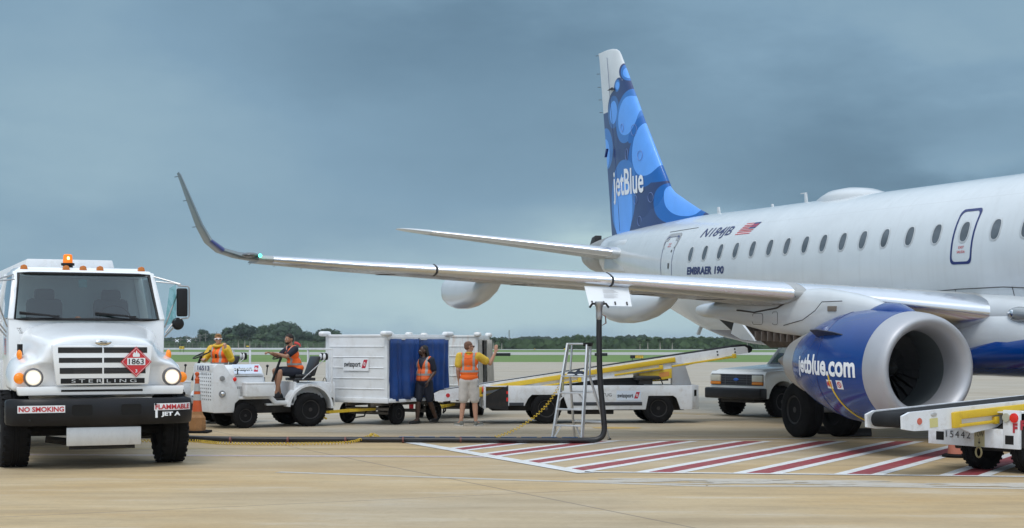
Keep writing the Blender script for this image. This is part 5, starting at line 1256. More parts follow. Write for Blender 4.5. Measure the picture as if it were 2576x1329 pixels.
# traffic cone
x, y = ground_at(497, 1091); y += .3
x = (496 - 1288) / 3900 * y
cn = thing('traffic_cone', 'tall slim orange traffic cone with grey bands and brown weathered base between truck and tractor', 'traffic cone', (x, y, 0))
om = mat('cone_orange', (.62, .11, .03), .5, var=.1, dirt=.4, dcol=(.35, .09, .04)); gm = mat('cone_collar_grey', (.45, .47, .47), .5, dirt=.3); brm = mat('weathered_brown', (.36, .18, .07), .7, var=.2, dirt=.5, dcol=(.15, .08, .04), dscale=7)
def conez(z0, z1): return (.105 - .075 * (z0 - .3) / .75, .105 - .075 * (z1 - .3) / .75)
MB().prism([(-.25, -.25), (.25, -.25), (.25, .25), (-.25, .25)], 'z', 0, .045, .012).build('base', rubber, cn)
MB().lathe([(.045, .165), (.10, .172), (.30, .165), (.36, .12), (.42, .105)], (0, 0, 0), (0, 0, 1), 8).build('weighted_skirt', brm, cn, ang=20)
b = MB().lathe([(.40, .10), (.66, .075), (1.02, .042), (1.06, .05), (1.08, .035), (1.12, .03), (1.145, .045), (1.18, .045), (1.20, .02), (1.2, .001)], (0, 0, 0), (0, 0, 1), 20); b.build('cone_body', om, cn)
for z0, z1 in ((.64, .76), (.82, .97)):
    r0, r1 = .10 - .0935 * (z0 - .40) + .004, .10 - .0935 * (z1 - .40) + .004
    MB().lathe([(z0, r0), (z1, r1)], (0, 0, 0), (0, 0, 1), 20, cap=False).build('reflective_band', gm, cn)
for k, (u, v) in enumerate(((2412, 1150), (2600, 1152))):
    x, y = ground_at(u, v)
    cn = thing('traffic_cone', ['faded pink-orange cone on a round black base behind the near belt loader bumper', 'faded cone hidden behind the wheel of the near belt loader'][k], 'traffic cone', (x, y, 0))
    MB().lathe([(0, .25), (.03, .26), (.05, .22), (.055, .17)], (0, 0, 0), (0, 0, 1), 28).build('base', rubber, cn)
    MB().lathe([(.05, .17), (.22, .155), (.7, .03), (.71, .001)], (0, 0, 0), (0, 0, 1), 24).build('cone_body', mat('faded_cone_orange', (.50, .17, .11), .6, var=.2, dirt=.6, dcol=(.25, .13, .1), dscale=8), cn)

# ------------------------------------------------------------------ baggage tractors (local x = rearward, y = far side)
swred = mat('logo_red', (.50, .02, .05), .4)
def logo(par, o, ux, uz, w, nm='company_label', bgm=None, txt='swissport', skew=True, boards=True):
    "white label with the handler's name and its red slanted mark"
    o = Vector(o); ux = Vector(ux).normalized(); uz = Vector(uz).normalized(); n = ux.cross(uz).normalized(); h = w * .30
    def P(x, y, k=0): return o + ux * x * w + uz * y * h + n * k
    g = MB(); g.poly([P(-.04, -.25, .002), P(1.04, -.25, .002), P(1.04, 1.2, .002), P(-.04, 1.2, .002)]); lab = g.build(nm, bgm or decalwhite, par)
    text(txt, 'lettering', ink, lab, lambda x, y: P(x, y, .005), .70, 1.0 * .78, off=.03)
    g = MB(); g.poly([P(.74, .05, .005), P(.90, .05, .005), P(1.0, 1.0, .005), P(.84, 1.0, .005)]); mk = g.build('logo_mark', swred, lab)
    g = MB(); c = [(.87 + .045 * math.cos(a), .52 + .22 * math.sin(a)) for a in [k * PI / 8 for k in range(16)]]; c2 = [(.87 + .030 * math.cos(a), .52 + .15 * math.sin(a)) for a in [k * PI / 8 for k in range(16)]]
    for i in range(16): j = (i + 1) % 16; g.poly([P(*c[i], .007), P(*c[j], .007), P(*c2[j], .007), P(*c2[i], .007)])
    g.poly([P(.865, .40, .0075), P(.875, .40, .0075), P(.875, .64, .0075), P(.865, .64, .0075)]); g.poly([P(.845, .50, .0075), P(.895, .50, .0075), P(.895, .54, .0075), P(.845, .54, .0075)])
    g.build('logo_emblem', decalwhite, mk)
    return lab
tw = mat('tractor_white', (.74, .76, .78), .38, var=.04, dirt=.5, dcol=(.34, .29, .24), dscale=4, bump=.05, rvar=.08)
def make_tractor():
    t = thing('baggage_tractor', 'x', 'baggage tractor'); Wd = 1.2
    # nose plate
    b = MB(); b.box(-.68, -.46, .0, Wd, .33, 1.18, .03); b.prism([(-.68, .33), (-.68, 1.28), (-.60, 1.34), (-.46, 1.34), (-.30, 1.10), (-.16, .80), (-.12, .60), (-.22, .52), (-.24, .33)], 'y', -.02, .05, .012)
    b.prism([(-.68, .33), (-.68, 1.28), (-.60, 1.34), (-.46, 1.34), (-.30, 1.10), (-.16, .80), (-.12, .60), (-.22, .52), (-.24, .33)], 'y', Wd - .05, Wd + .02, .012); b.box(-.68, -.48, .0, Wd, 1.14, 1.34, .03)
    nose = b.build('nose_panel', tw, t)
    b = MB()
    for r in range(8):
        for c in range(7): b.lathe([(0, .016), (.004, .016)], (-.683, .16 + c * .115, .60 + r * .075), (-1, 0, 0), 8)
    b.build('cooling_hole', black, nose)
    for z, r in ((1.04, .055), (.72, .075)):
        MB().lathe([(0, r), (.02, r * .95), (.022, r * .75)], (-.50, -.022, z), (0, -1, 0), 20).build('lamp_recess', mat('recess_grey', (.25, .26, .27), .5), nose)
    MB().ball((-.49, -.03, .72), (.045, .03, .045)).build('headlamp', chrome, nose)
    MB().ball((-.22, -.01, 1.02), (.04, .03, .045)).build('side_light', redlens, nose)
    text('16513', 'fleet_number', navyink, nose, plane_map((-.684, .95, 1.20), (0, -1, 0), (0, 0, 1), .003), .72, .10, off=.02); text('TUG', 'maker_lettering', mat('faint_grey', (.45, .47, .5), .5), nose, plane_map((-.684, .72, 1.10), (0, -1, 0), (0, 0, 1), .003), .36, .06)
    # bonnet
    b = MB(); b.prism([(.02, .60), (.02, 1.12), (.08, 1.24), (.2, 1.31), (Wd - .2, 1.31), (Wd - .08, 1.24), (Wd - .02, 1.12), (Wd - .02, .60)], 'x', -.46, .42, .02); bn = b.build('bonnet', tw, t)
    MB().box(-.20, .41, .006, .02, 1.075, 1.085).build('bonnet_seam', black, bn)
    b = MB()
    for k in range(12): b.box(-.16 + k * .036, -.135 + k * .036, .012, .02, .82, .87) if k < 12 else None
    for k in range(8): b.box(-.10, -.02, .012, .02, .60 + k * .028, .612 + k * .028)
    b.build('louvre', mat('louvre_grey', (.35, .36, .37), .5), bn)
    logo(bn, (-.20, .035, 1.165), (1, 0, 0), (0, .60, .80), .56, bgm=paleblue)
    MB().tube([(-.16, -.01, 1.12), (-.16, -.01, 1.24)], .012, 6).build('bonnet_catch', black, bn)
    # side box
    MB().box(-.05, .58, -.22, .03, .66, .92, .012).box(-.055, .585, -.225, .035, .91, .955, .01).build('storage_box', tw, t)
    # frame and step
    b = MB(); b.prism([(-.46, .60), (.56, .60), (.66, .48), (1.05, .48), (1.05, .56), (.72, .56), (.62, .66), (-.46, .66)], 'y', .0, .06, .01); b.prism([(-.46, .60), (.56, .60), (.66, .48), (1.05, .48), (1.05, .56), (.72, .56), (.62, .66), (-.46, .66)], 'y', Wd - .06, Wd, .01)
    b.box(.5, 1.6, .04, Wd - .04, .46, .50); b.box(1.12, 1.18, .05, Wd - .05, .48, .95); b.build('frame', tw, t)
    MB().box(-.42, 2.1, .16, Wd - .16, .30, .60, .03).build('chassis', chassis, t)
    MB().prism([(.42, .60), (.42, 1.14), (.46, 1.14), (.49, .95), (.51, .62)], 'y', .1, Wd - .1, .01).build('cowl', tw, t)
    MB().box(.50, .53, .2, .6, .85, 1.05).build('instrument_panel', black, t)
    # rear fenders
    for y0, y1 in ((-.10, .22), (Wd - .22, Wd + .10)):
        pr = arc((1.45, .38), .52, PI * .97, 0, 18); pin = arc((1.45, .38), .475, 0, PI * .97, 18)
        MB().prism(pr + pin, 'y', y0, y1).build('rear_fender', tw, t)
    MB().prism([(1.2, .5), (1.2, .93), (2.15, .93), (2.15, .42), (1.9, .42)], 'y', .2, Wd - .2, .02).build('rear_deck', tw, t)
    # seat
    MB().box(1.18, 1.66, .14, .66, .97, 1.03, .01).box(1.22, 1.62, .20, .60, 1.03, 1.11, .035).box(1.2, 1.3, .18, .28, .93, .98).build('seat', seatblack, t)
    MB().hexa([(1.58, .16, 1.08), (1.66, .16, 1.05), (1.66, .64, 1.05), (1.58, .64, 1.08), (1.74, .16, 1.50), (1.81, .16, 1.48), (1.81, .64, 1.48), (1.74, .64, 1.50)], .035).build('backrest', seatblack, t)
    MB().tube([(1.35, .13, 1.0), (1.86, .13, 1.42)], .012, 6).build('seat_rail', steel, t)
    # rear guard with lamps
    b = MB(); b.box(1.94, 1.98, -.05, .0, .70, 1.62, .006); b.box(1.94, 1.98, Wd, Wd + .05, .70, 1.62, .006); b.box(1.935, 1.985, -.05, Wd + .05, 1.62, 1.66, .006); gd = b.build('rear_guard', tw, t)
    for y in (.16, .36):
        l = MB().lathe([(0, .075), (-.05, .085), (-.055, .07)], (1.93, y, 1.48), (1, 0, 0), 20).build('work_lamp', black, gd); MB().ball((1.873, y, 1.48), (.02, .068, .068)).build('lamp_lens', decalwhite, l)
    # steering
    MB().lathe([(0, .20), (.014, .213), (0, .226), (-.014, .213)], (1.0, .41, 1.52), (-.42, 0, .9), 32, closed=True).beam((1.09, .28, 1.56), (.91, .54, 1.48), .022, .012).beam((.92, .26, 1.48), (1.08, .56, 1.56), .022, .012).build('steering_wheel', black, t)
    MB().tube([(1.0, .41, 1.51), (.84, .41, 1.12), (.78, .41, .95)], .028, 8).tube([(.55, .16, 1.10), (.56, .14, 1.28)], .012, 6).ball((.56, .14, 1.29), .03).build('steering_column', black, t)
    # wheels
    for y, sd in ((.03, -1), (Wd - .03, 1)):
        wheel(t, (0, y, .265), .265, .20, side=sd, rimr=.50); wheel(t, (1.45, y, .36), .36, .26, side=sd, rimr=.54)
    b = MB(); b.tube([(0, .1, .265), (0, Wd - .1, .265)], .05, 8); b.tube([(1.45, .1, .36), (1.45, Wd - .1, .36)], .06, 8); b.box(2.05, 2.22, .45, .75, .32, .50, .01); b.build('axles', chassis, t)
    return t
tr = make_tractor(); tr.location = (-5.56, 32.25, 0); tr.rotation_euler.z = math.radians(31)
tag(tr, 'white tow tractor numbered 16513 with storage box on its side, driven by the bearded man', 'baggage tractor', 'white baggage tractors')
tr2 = copy_tree(tr); tr2.location = (-7.55, 33.40, 0); tr2.rotation_euler.z = math.radians(27)
tag(tr2, 'white tow tractor behind the numbered one, driven by the man in the yellow jacket', 'baggage tractor', 'white baggage tractors')

# ------------------------------------------------------------------ baggage carts (local x = length, y = width, origin under the near corner)
blue = mat('blue_vinyl_curtain', (.004, .045, .205), .45, var=.35, vscale=2.5, dirt=.25, dcol=(.006, .03, .14), dscale=3, bump=.15, bscale=12)
beige = mat('beige_canvas_curtain', (.42, .39, .34), .8, var=.1, dirt=.5, dcol=(.22, .19, .15))
def make_cart(label, loc, rz, pm, cm_, Ln, Wd, openc, group, lt='swissport', tongue=None, part2=False):
    t = thing('baggage_cart', label, 'baggage cart', loc, rz, group); z0, z1 = .56, 1.93
    b = MB(); b.box(-.0, Ln, 0, Wd, z0 - .06, z0 + .02, .01); b.box(-.04, .0, -.03, Wd + .03, z0 - .08, z0 + .03, .01); b.box(0, Ln, -.05, .0, z0 - .07, z0 + .0, .01); fl = b.build('floor', pm, t)
    b = MB(); b.box(-.0, .03, .04, Wd - .04, z0, z1 - .02); 
    for k in range(1, 6): z = z0 + .015 + k * (z1 - z0) / 6 - .02; b.prism([(-.018, z), (0, z - .014), (0.005, z), (0, z + .014)], 'y', .10, Wd - .10)
    b.box(-.022, .0, .0, .06, z0, z1); b.box(-.022, .0, Wd - .06, Wd, z0, z1)
    b.box(0, .06, 0, .06, z0, z1); b.box(0, .06, Wd - .06, Wd, z0, z1); b.build('end_wall', pm, t)
    b = MB(); b.box(Ln - .03, Ln, .04, Wd - .04, z0, z1 - .02); b.box(Ln - .06, Ln, 0, .06, z0, z1); b.box(Ln - .06, Ln, Wd - .06, Wd, z0, z1); b.build('end_wall', pm, t)
    b = MB(); b.box(-.02, Ln + .02, -.01, Wd + .01, z1 - .02, z1 + .03, .01); b.box(.0, Ln, -.02, .02, z1 - .09, z1 - .0, .01); rf = b.build('roof', pm, t)
    for x in (.0, Ln):
        for y in (.0, Wd): MB().box(x - .20, x + .10, y - .08, y + .08, z1 - .01, z1 + .10, .05, seg=3).build('corner_bumper', pm, t)
    def curtain(x0, x1, y, zt, zb, amp, m, seed):
        random.seed(seed); b = MB(); nx, nz = 36, 10; vs = []
        ph = [random.uniform(0, 6) for _ in range(4)]
        for i in range(nx + 1):
            u = i / nx; row = []
            for j in range(nz + 1):
                v = j / nz; a = amp * (.35 + .65 * v)
                yy = y + a * (math.sin(u * 15 + ph[0] + v * .8) * .5 + math.sin(u * 31 + ph[1]) * .25 + math.sin(u * 7 + ph[2] + v * 3) * .35)
                row.append(b.bm.verts.new((x0 + (x1 - x0) * u + .02 * v * math.sin(u * 9), yy, zt + (zb - zt) * v + (.02 * math.sin(u * 12 + ph[3]) if j == nz else 0))))
            vs.append(row)
        for i in range(nx):
            for j in range(nz): b.bm.faces.new([vs[i][j], vs[i + 1][j], vs[i + 1][j + 1], vs[i][j + 1]])
        o = b.build('curtain', m, t, ang=80); md = o.modifiers.new('t', 'SOLIDIFY'); md.thickness = .008; bake(o); return o
    for y in ((-.025,) if not openc else (-.02,)):
        if not openc:
            curtain(.04, 1.10, y, z1 - .07, z0 - .03, .085, cm_, 1); curtain(1.14, Ln - .05, y, z1 - .07, z0 - .0, .09, cm_, 2)
        else: curtain(.05, .55, y, z1 - .07, z0, .06, cm_, 3); curtain(1.5, Ln - .05, y - .05, z1 - .07, z0, .09, cm_, 4)
    curtain(.04, Ln - .05, Wd + .02, z1 - .07, z0, .04, cm_, 5)
    MB().box(1.10, 1.14, -.02, .02, z0, z1 - .05).build('centre_post', chassis, t)
    b = MB(); b.box(.1, Ln - .1, .45, .53, z0 - .16, z0 - .06); b.box(.1, Ln - .1, Wd - .53, Wd - .45, z0 - .16, z0 - .06); b.box(.40, .70, .25, Wd - .25, .30, .36); b.box(Ln - .42, Ln - .32, .15, Wd - .15, .22, .28)
    b.tube([(.55, .2, .24), (.55, Wd - .2, .24)], .035, 8); b.tube([(Ln - .37, .2, .24), (Ln - .37, Wd - .2, .24)], .035, 8); b.tube([(.55, Wd / 2, .24), (.55, Wd / 2, .48)], .09, 10); b.tube([(.6, .5, .30), (Ln - .4, .5, .26)], .03, 6)
    b.box(Ln - .42, Ln - .34, .3, .38, .22, .5); b.box(Ln - .42, Ln - .34, Wd - .38, Wd - .3, .22, .5); b.build('undercarriage', mat('rusty_undercarriage', (.22, .20, .18), .7, .1, var=.3, dirt=.7, dcol=(.10, .06, .035), dscale=5), t)
    for x in (.55, Ln - .37):
        for y, sd in ((.17, -1), (Wd - .17, 1)): wheel(t, (x, y, .235), .235, .15, side=sd, rimr=.5, tread=0)
    e = Vector(tongue or (-.75, Wd / 2, .28)); a = Vector((.5, Wd / 2, .33)); d = (e - a).normalized(); pr_ = Vector((-d.y, d.x, 0))
    b = MB(); b.beam(a + pr_ * .22, a + (e - a) * .55 + pr_ * .05, .05, .06); b.beam(a - pr_ * .22, a + (e - a) * .55 - pr_ * .05, .05, .06); b.beam(a + (e - a) * .45, e, .10, .06); b.tube([e, e + d * .10, e + d * .12 - Vector((0, 0, .10)), e + d * .04 - Vector((0, 0, .14))], .022, 8)
    tg = b.build('tow_bar', yellow, t); MB().tube([a + (e - a) * .35 - Vector((0, 0, .06)), a + (e - a) * .45 - Vector((0, 0, .17)), a + (e - a) * .15 - Vector((0, 0, .15)), a + (e - a) * .10 - Vector((0, 0, .02))], .018, 6).build('tow_handle', chassis, tg)
    MB().box(-.05, .0, Wd - .10, Wd - .0, z0 - .34, z0 - .06).build('rear_reflector', red, t)
    MB().tube([(-.03 + 0, Wd + .02 + .09 * math.cos(k * PI / 8) * .6, z0 + .32 + .13 * math.sin(k * PI / 8)) for k in range(16)], .008, 5, closed=True).build('lift_ring', chassis, t)
    logo(t, (-.024, Wd * .5 + (.32 if lt == 'swissport' else .62), z0 + .66), (0, -1, 0), (0, 0, 1), .64 if lt == 'swissport' else .7, txt=lt)
    return t
make_cart('white ribbed baggage cart with closed blue curtains, nearest behind the tractor', (-2.66, 33.2, 0), math.radians(58), mat('cart_white', (.76, .78, .80), .42, var=.03, dirt=.4, dcol=(.40, .36, .31), dscale=3.5, bump=.08, bscale=5), blue, 2.33, 1.68, False, 'white baggage carts', tongue=(-.60, 1.15, .29))
make_cart('rust-stained white baggage cart with open beige curtains, behind the man with raised arm', (-.80, 36.3, 0), math.radians(84.5), rusty, beige, 2.33, 1.62, True, 'white baggage carts', lt='visa')
# ------------------------------------------------------------------ belt loaders (local x = forward, y = across, z up; origin under the rear near corner)
lw_ = mat('loader_white', (.72, .75, .79), .42, var=.04, dirt=.55, dcol=(.34, .27, .20), dscale=5, bump=.06, rvar=.08)
pit = mat('pit_black', (.004, .004, .004), .9)
def make_loader(label, loc, rz, b0, b1, side_logo, rear_wheel, W=1.6):
    t = thing('belt_loader', label, 'belt loader', loc, rz, 'white and yellow belt loaders')
    # side skirts with wheel arches
    sk = [(.54, .84), (4.62, .84), (4.62, .31), (4.36, .31), (4.27, .56), (4.20, .61), (3.64, .61), (3.58, .31), (1.86, .31), (1.76, .60), (1.68, .64), (1.06, .64), (.98, .56), (.90, .40), (.54, .40)]
    for y0 in (0, W - .05): MB().prism(sk, 'y', y0, y0 + .05, .006).build('side_skirt', lw_, t)
    b = MB(); b.hexa([(4.62, -.0, .31), (4.80, .18, .31), (4.80, W - .18, .31), (4.62, W, .31), (4.62, -.0, .84), (4.80, .18, .84), (4.80, W - .18, .84), (4.62, W, .84)], .01); fr = b.build('front_panel', lw_, t)
    MB().prism([(4.64 + .0, 0), (4.64, 0), (4.64, 0)], 'x', 0, .01) if False else None
    MB().hexa([(4.67, .045, .60), (4.73, .105, .60), (4.74, .115, .60), (4.68, .055, .60), (4.67, .045, .74), (4.73, .105, .74), (4.74, .115, .74), (4.68, .055, .74)]).build('lifting_eye', pit, fr)
    MB().box(.05, 4.6, .06, W - .06, .815, .835).build('deck', lw_, t)
    MB().box(.2, 4.5, .3, W - .3, .28, .80, .02).build('chassis', chassis, t)
    # rear bumper
    b = MB(); b.box(0, .05, 0, .27, .34, .86, .006); b.box(0, .05, .27, W, .34, .60, .006); rb_ = b.build('rear_bumper', lw_, t)
    b = MB(); b.hexa([(.05, 0, .36), (.54, 0, .30), (.54, W, .30), (.05, W, .36), (.05, 0, .60), (.54, 0, .84), (.54, W, .84), (.05, W, .60)]); b.build('rear_frame', chassis, t)
    for y in (.16, W - .22): MB().box(-.004, .04, y - .07, y + .07, .40, .52).build('tow_opening', pit, rb_)
    MB().lathe([(0, .062), (.02, .06), (.022, .02), (.022, .001)], (-.002, .205, .76), (-1, 0, 0), 20).build('reversing_lamp', mat('clear_lens', (.42, .42, .34), .3), rb_)
    MB().lathe([(0, .066), (.02, .064), (.03, .03), (.032, .001)], (-.002, .075, .76), (-1, 0, 0), 20).build('tail_lamp', redlens, rb_)
    for y, z in ((W - .18, .86),): pass
    if not side_logo:
        text('15442', 'fleet_number', ink, rb_, plane_map((-.003, W - .33, .445), (0, -1, 0), (0, 0, 1), .004), .44, .095, off=.0, spacing=1.35)
        tw_ = MB().box(-.006, -.002, .58, .76, .345, .575).build('tow_label', mat('khaki_label', (.42, .38, .22), .5), rb_)
        text('TOW', 'lettering', ink, tw_, plane_map((-.006, .75, .48), (0, -1, 0), (0, 0, 1), .003), .16, .075, off=.01)
        MB().poly([(-.010, .675, .46), (-.010, .665, .46), (-.010, .665, .41), (-.010, .645, .41), (-.010, .67, .375), (-.010, .695, .41), (-.010, .675, .41)]).build('arrow', ink, tw_)
        text('F', 'side_mark', brick, t, plane_map((.02, -.003, .60), (1, 0, 0), (0, 0, 1), .003), .10, .13, off=.06); text('F', 'side_mark', brick, rb_, plane_map((-.003, .10, .56), (0, -1, 0), (0, 0, 1), .003), .08, .13, off=.06)
        MB().tube([(-.03, .66 + .05 * math.cos(k * PI / 6), .27 + .07 * math.sin(k * PI / 6)) for k in range(12)], .014, 6, closed=True).build('tow_ring', mat('dull_brass', (.35, .30, .16), .5, .5), rb_)
    else:
        MB().box(.50, .538, -.004, .02, .50, .58).build('side_reflector', redlens, t); MB().box(.50, .538, -.004, .02, .66, .72).build('side_reflector', redlens, t)
        b = MB(); b.box(.56, 1.20 - .32, -.012, 0, .40, .47, .004); b.box(1.92, 3.50, -.012, 0, .40, .475, .004); b.build('rub_strip', mat('rub_rubber', (.03, .035, .045), .6, dirt=.4), t)
        lb_ = logo(t, (3.0 - .05, -.003, .545), (1, 0, 0), (0, 0, 1), .50, bgm=paleblue)
        text('TUG', 'maker_lettering', ink, t, plane_map((2.62, -.003, .60), (1, 0, 0), (0, 0, 1), .003), .20, .07)
    # wheels
    for y, sd in ((.12, -1), (W - .12, 1)):
        wheel(t, (3.87, y, .335), .335, .24, side=sd, rimr=.55)
        wheel(t, (rear_wheel if not side_logo else 1.38, y - (.50 if not side_logo and sd > 0 else 0), .335), .335, .24, side=sd, rimr=.55)
    b = MB(); b.tube([(1.38, .15, .33), (1.38, W - .15, .33)], .05, 8); b.build('axle', chassis, t); b = MB(); b.tube([(3.87, .15, .33), (3.87, W - .15, .33)], .05, 8); b.build('axle', chassis, t); MB().box(1.9, 2.9, .2, .5, .2, .35, .02).build('underbody_tank', chassis, t)
    # conveyor: b0 = (x,z) low end, b1 = (x,z) high end, of the belt's top line
    L0 = Vector((b0[0], 0, b0[1])); L1 = Vector((b1[0], 0, b1[1])); d = (L1 - L0).normalized(); up = Vector((-d.z, 0, d.x)); Ln = (L1 - L0).length
    cy = W / 2 if side_logo else W / 2 - .0; hw = .40 if side_logo else .30
    def Q(a, y, h): return L0 + d * a + Vector((0, cy + y, 0)) + up * h
    def slab(a0, a1, y0, y1, h0, h1, bev=0): return MB().hexa([Q(a0, y0, h0), Q(a1, y0, h0), Q(a1, y1, h0), Q(a0, y1, h0), Q(a0, y0, h1), Q(a1, y0, h1), Q(a1, y1, h1), Q(a0, y1, h1)], bev)
    ring_ = []
    r = .10
    prof = [(r, 0), (Ln - r, 0)] + [(Ln - r + r * math.sin(k * PI / 8), -r + r * math.cos(k * PI / 8)) for k in range(1, 8)] + [(Ln - r, -2 * r), (r, -2 * r)] + [(r - r * math.sin(k * PI / 8), -r - r * math.cos(k * PI / 8)) for k in range(1, 8)]
    MB().loft([[Q(a, y, h) for a, h in prof] for y in (-hw + .05, hw - .05)]).build('conveyor_belt', belt, t)
    for s in (-1, 1):
        ye = s * hw; y0, y1 = (ye, ye + .045 * s) if s > 0 else (ye - .045, ye)
        pts2 = [(-.02, -.03), (.12, .012), (Ln - .45, -.02), (Ln - .12, -.04), (Ln - .06, -.09), (Ln - .06, -.20), (Ln - .5, -.20), (Ln - 1.6, -.28), (.9, -.27), (.18, -.24), (-.02, -.20)]
        b = MB(); va = [b.bm.verts.new(Q(a, y0, h)) for a, h in pts2]; vb = [b.bm.verts.new(Q(a, y1, h)) for a, h in pts2]; n_ = len(pts2)
        fs = [b.bm.faces.new(va), b.bm.faces.new(vb[::-1])] + [b.bm.faces.new([va[i], vb[i], vb[(i + 1) % n_], va[(i + 1) % n_]]) for i in range(n_)]
        bmesh.ops.recalc_face_normals(b.bm, faces=fs)
        sp_ = b.build('side_plate', lw_, t)
        yo = ye + s * .046
        if s < 0:
            MB().lathe([(0, .045), (.006, .045)], Q(.28, -hw - .046, -.12), (0, -1, 0), 16).build('reflector', mat('faded_red_reflector', (.55, .14, .10), .4) if not side_logo else red, sp_)
            if not side_logo:
                slab(.47, .62, -hw - .050, -hw - .046, -.22, -.10).build('yellow_notice', mat('pale_yellow_label', (.60, .56, .25), .5), sp_)
                MB().ball(Q(.55, -hw - .048, -.05), (.06, .006, .03)).build('round_mark', alu, sp_)
            for a in (Ln - .35, Ln - .75):
                for h in (-.07, -.14): MB().lathe([(0, .02), (.003, .02)], Q(a, -hw - .046, h), (0, -1, 0), 10).build('bolt_hole', black, sp_)
        a0_, a1_ = (.92, 5.4)
        ys = (yo - .05, yo) if s < 0 else (yo, yo + .05)
        slab(a0_, min(a1_, Ln - 1.4), ys[0], ys[1], -.15, -.045, .008).build('guard_rail', yellow, t)
        for a in ((a0_ + .05, 1.75), (2.2, 3.25), (4.0, 5.1), (5.3, Ln - .35)):
            if a[1] > Ln: continue
            slab(a[0], a[1], ys[0] - .01, ys[1] + .01, -.255, -.215, .006).build('handrail_stop', yellow, t)
            slab(a[1] - .08, a[1], ys[0] - .012, ys[1] + .012, -.27, -.17, .006).build('rail_bracket', yellow, t)
        slab(.88, 1.02, ys[0] - .006, ys[1] + .006, -.26, -.05, .01).build('hinge_plate', yellow, t)
    MB().tube([Q(Ln - .02, -hw + .02, -.12), Q(Ln - .02, hw - .02, -.12)], .085, 14).build('end_roller', belt, t)
    # lifting gear
    za = Q(4.85, 0, -.30)
    slab(4.55, 5.57, -.445, .42, -.50, -.27, .02).build('lift_housing', yellow, t)
    b = MB()
    for s in (-.34, .34):
        b.beam((1.55, cy + s, .85), Q(5.2, s, -.50), .05, .09); b.beam((2.6, cy + s, .86), Q(4.7, s, -.48), .05, .07)
    b.box(1.3, 3.6, cy - .38, cy + .38, .84, .90); b.build('lift_arm', black, t)
    MB().hexa([(4.22, .25, .84), (4.66, .25, .84), (4.66, .45, .84), (4.22, .45, .84), (4.22, .25, 1.32), (4.50, .25, 1.32), (4.50, .45, 1.32), (4.22, .45, 1.32)], .01).build('support_post', mat('grey_steel_paint', (.30, .31, .32), .5, dirt=.4, dcol=(.25, .15, .1)), t)
    MB().box(3.35, 3.92, .04, .40, .96, 1.05, .04).box(3.45, 3.75, .1, .3, .86, .97).build('driver_seat', seatblack, t)
    MB().tube([(3.98, .1, .86), (3.92, .1, 1.02)], .014, 6).build('lever', black, t)
    MB().prism([(1.0 - 1.0, .84), (.45, .84), (.30, .66), (.05, .70)], 'y', cy - .46, cy - .42).build('rear_gusset', lw_, t) if side_logo else MB().hexa([Q(1.25, -hw - .05, -.36), Q(2.0, -hw - .05, -.30), Q(2.0, -hw, -.30), Q(1.25, -hw, -.36), Q(1.0, -hw - .05, -.25), Q(2.1, -hw - .05, -.25), Q(2.1, -hw, -.25), Q(1.0, -hw, -.25)]).build('rear_gusset', lw_, t)
    if side_logo:
        MB().box(4.06, 4.20, -.0, .0 + .001, 0, .001) if False else None
        slab(5.0, 5.22, -.452, -.446, -.44, -.34).build('warning_label', mat('orange_label', (.6, .25, .06), .5), t)
    return t
make_loader('white belt loader with long yellow-railed conveyor raised to the rear of the airliner', (-.62, 33.85, 0), math.radians(5), (-1.06, .70), (5.98, 1.76), True, 1.38, W=1.5)
make_loader('near belt loader numbered 15442 at the right edge, its black belt end facing the hatching', (6.77, 20.7, 0), math.radians(32), (-1.68, .84), (6.0, 1.27), False, .42)

# ------------------------------------------------------------------ pickup truck (local x = rearward, y = far side; origin under the near front wheel)
pk = thing('pickup_truck', 'white older pickup truck with black bumper partly hidden behind the blue engine', 'pickup truck', (6.44, 36.9, 0), math.radians(35))
pw_ = mat('pickup_white', (.74, .76, .75), .22, var=.03, dirt=.1, dcol=(.4, .38, .34), coat=.5)
W = 1.85
bd = MB()
ar = arc((0, .40), .47, 0, PI, 12)
side = [(-.60, .62), (-.60, 1.02), (-.54, 1.10)] + [(.95, 1.18), (5.2, 1.16), (5.25, .55), (3.67, .50)] + [(3.2 + .47 * math.cos(a * PI / 10), .40 + .47 * math.sin(a * PI / 10)) for a in range(1, 10)] + [(2.73, .45), (.47, .45)] + [(.47 * math.cos(a * PI / 10), .40 + .47 * math.sin(a * PI / 10)) for a in range(1, 10)] + [(-.47, .45), (-.55, .45)]
bd.prism(side, 'y', -.03, W + .03, .02)
body = bd.build('body', pw_, pk)
MB().hexa([(-.58, .05, 1.04), (1.3, .05, 1.15), (1.3, W - .05, 1.15), (-.58, W - .05, 1.06), (-.48, .16, 1.15), (1.27, .10, 1.25), (1.27, W - .10, 1.25), (-.48, W - .16, 1.15)], .03).build('hood', pw_, pk)
cb_ = MB(); cb_.hexa([(1.65, .16, 1.80), (2.6, .16, 1.80), (2.6, W - .16, 1.80), (1.65, W - .16, 1.80), (1.77, .22, 1.88), (2.55, .22, 1.88), (2.55, W - .22, 1.88), (1.77, W - .22, 1.88)], .03)
for y0, y1 in ((.02, .18), (W - .02, W - .18)):
    cb_.beam((1.27, y0, 1.18), (1.75, y1, 1.82), .05, .07, .01); cb_.beam((2.62, y0, 1.14), (2.55, y1, 1.82), .05, .16, .01)
cb_.hexa([(2.6, .02, 1.14), (2.68, .02, 1.14), (2.68, W - .02, 1.14), (2.6, W - .02, 1.14), (2.52, .18, 1.82), (2.6, .18, 1.82), (2.6, W - .18, 1.82), (2.52, W - .18, 1.82)])
cb_.build('cab', pw_, pk)
MB().poly([(1.27, .05, 1.20), (1.27, W - .05, 1.20), (1.75, W - .2, 1.81), (1.75, .2, 1.81)]).build('windscreen', screen, pk)
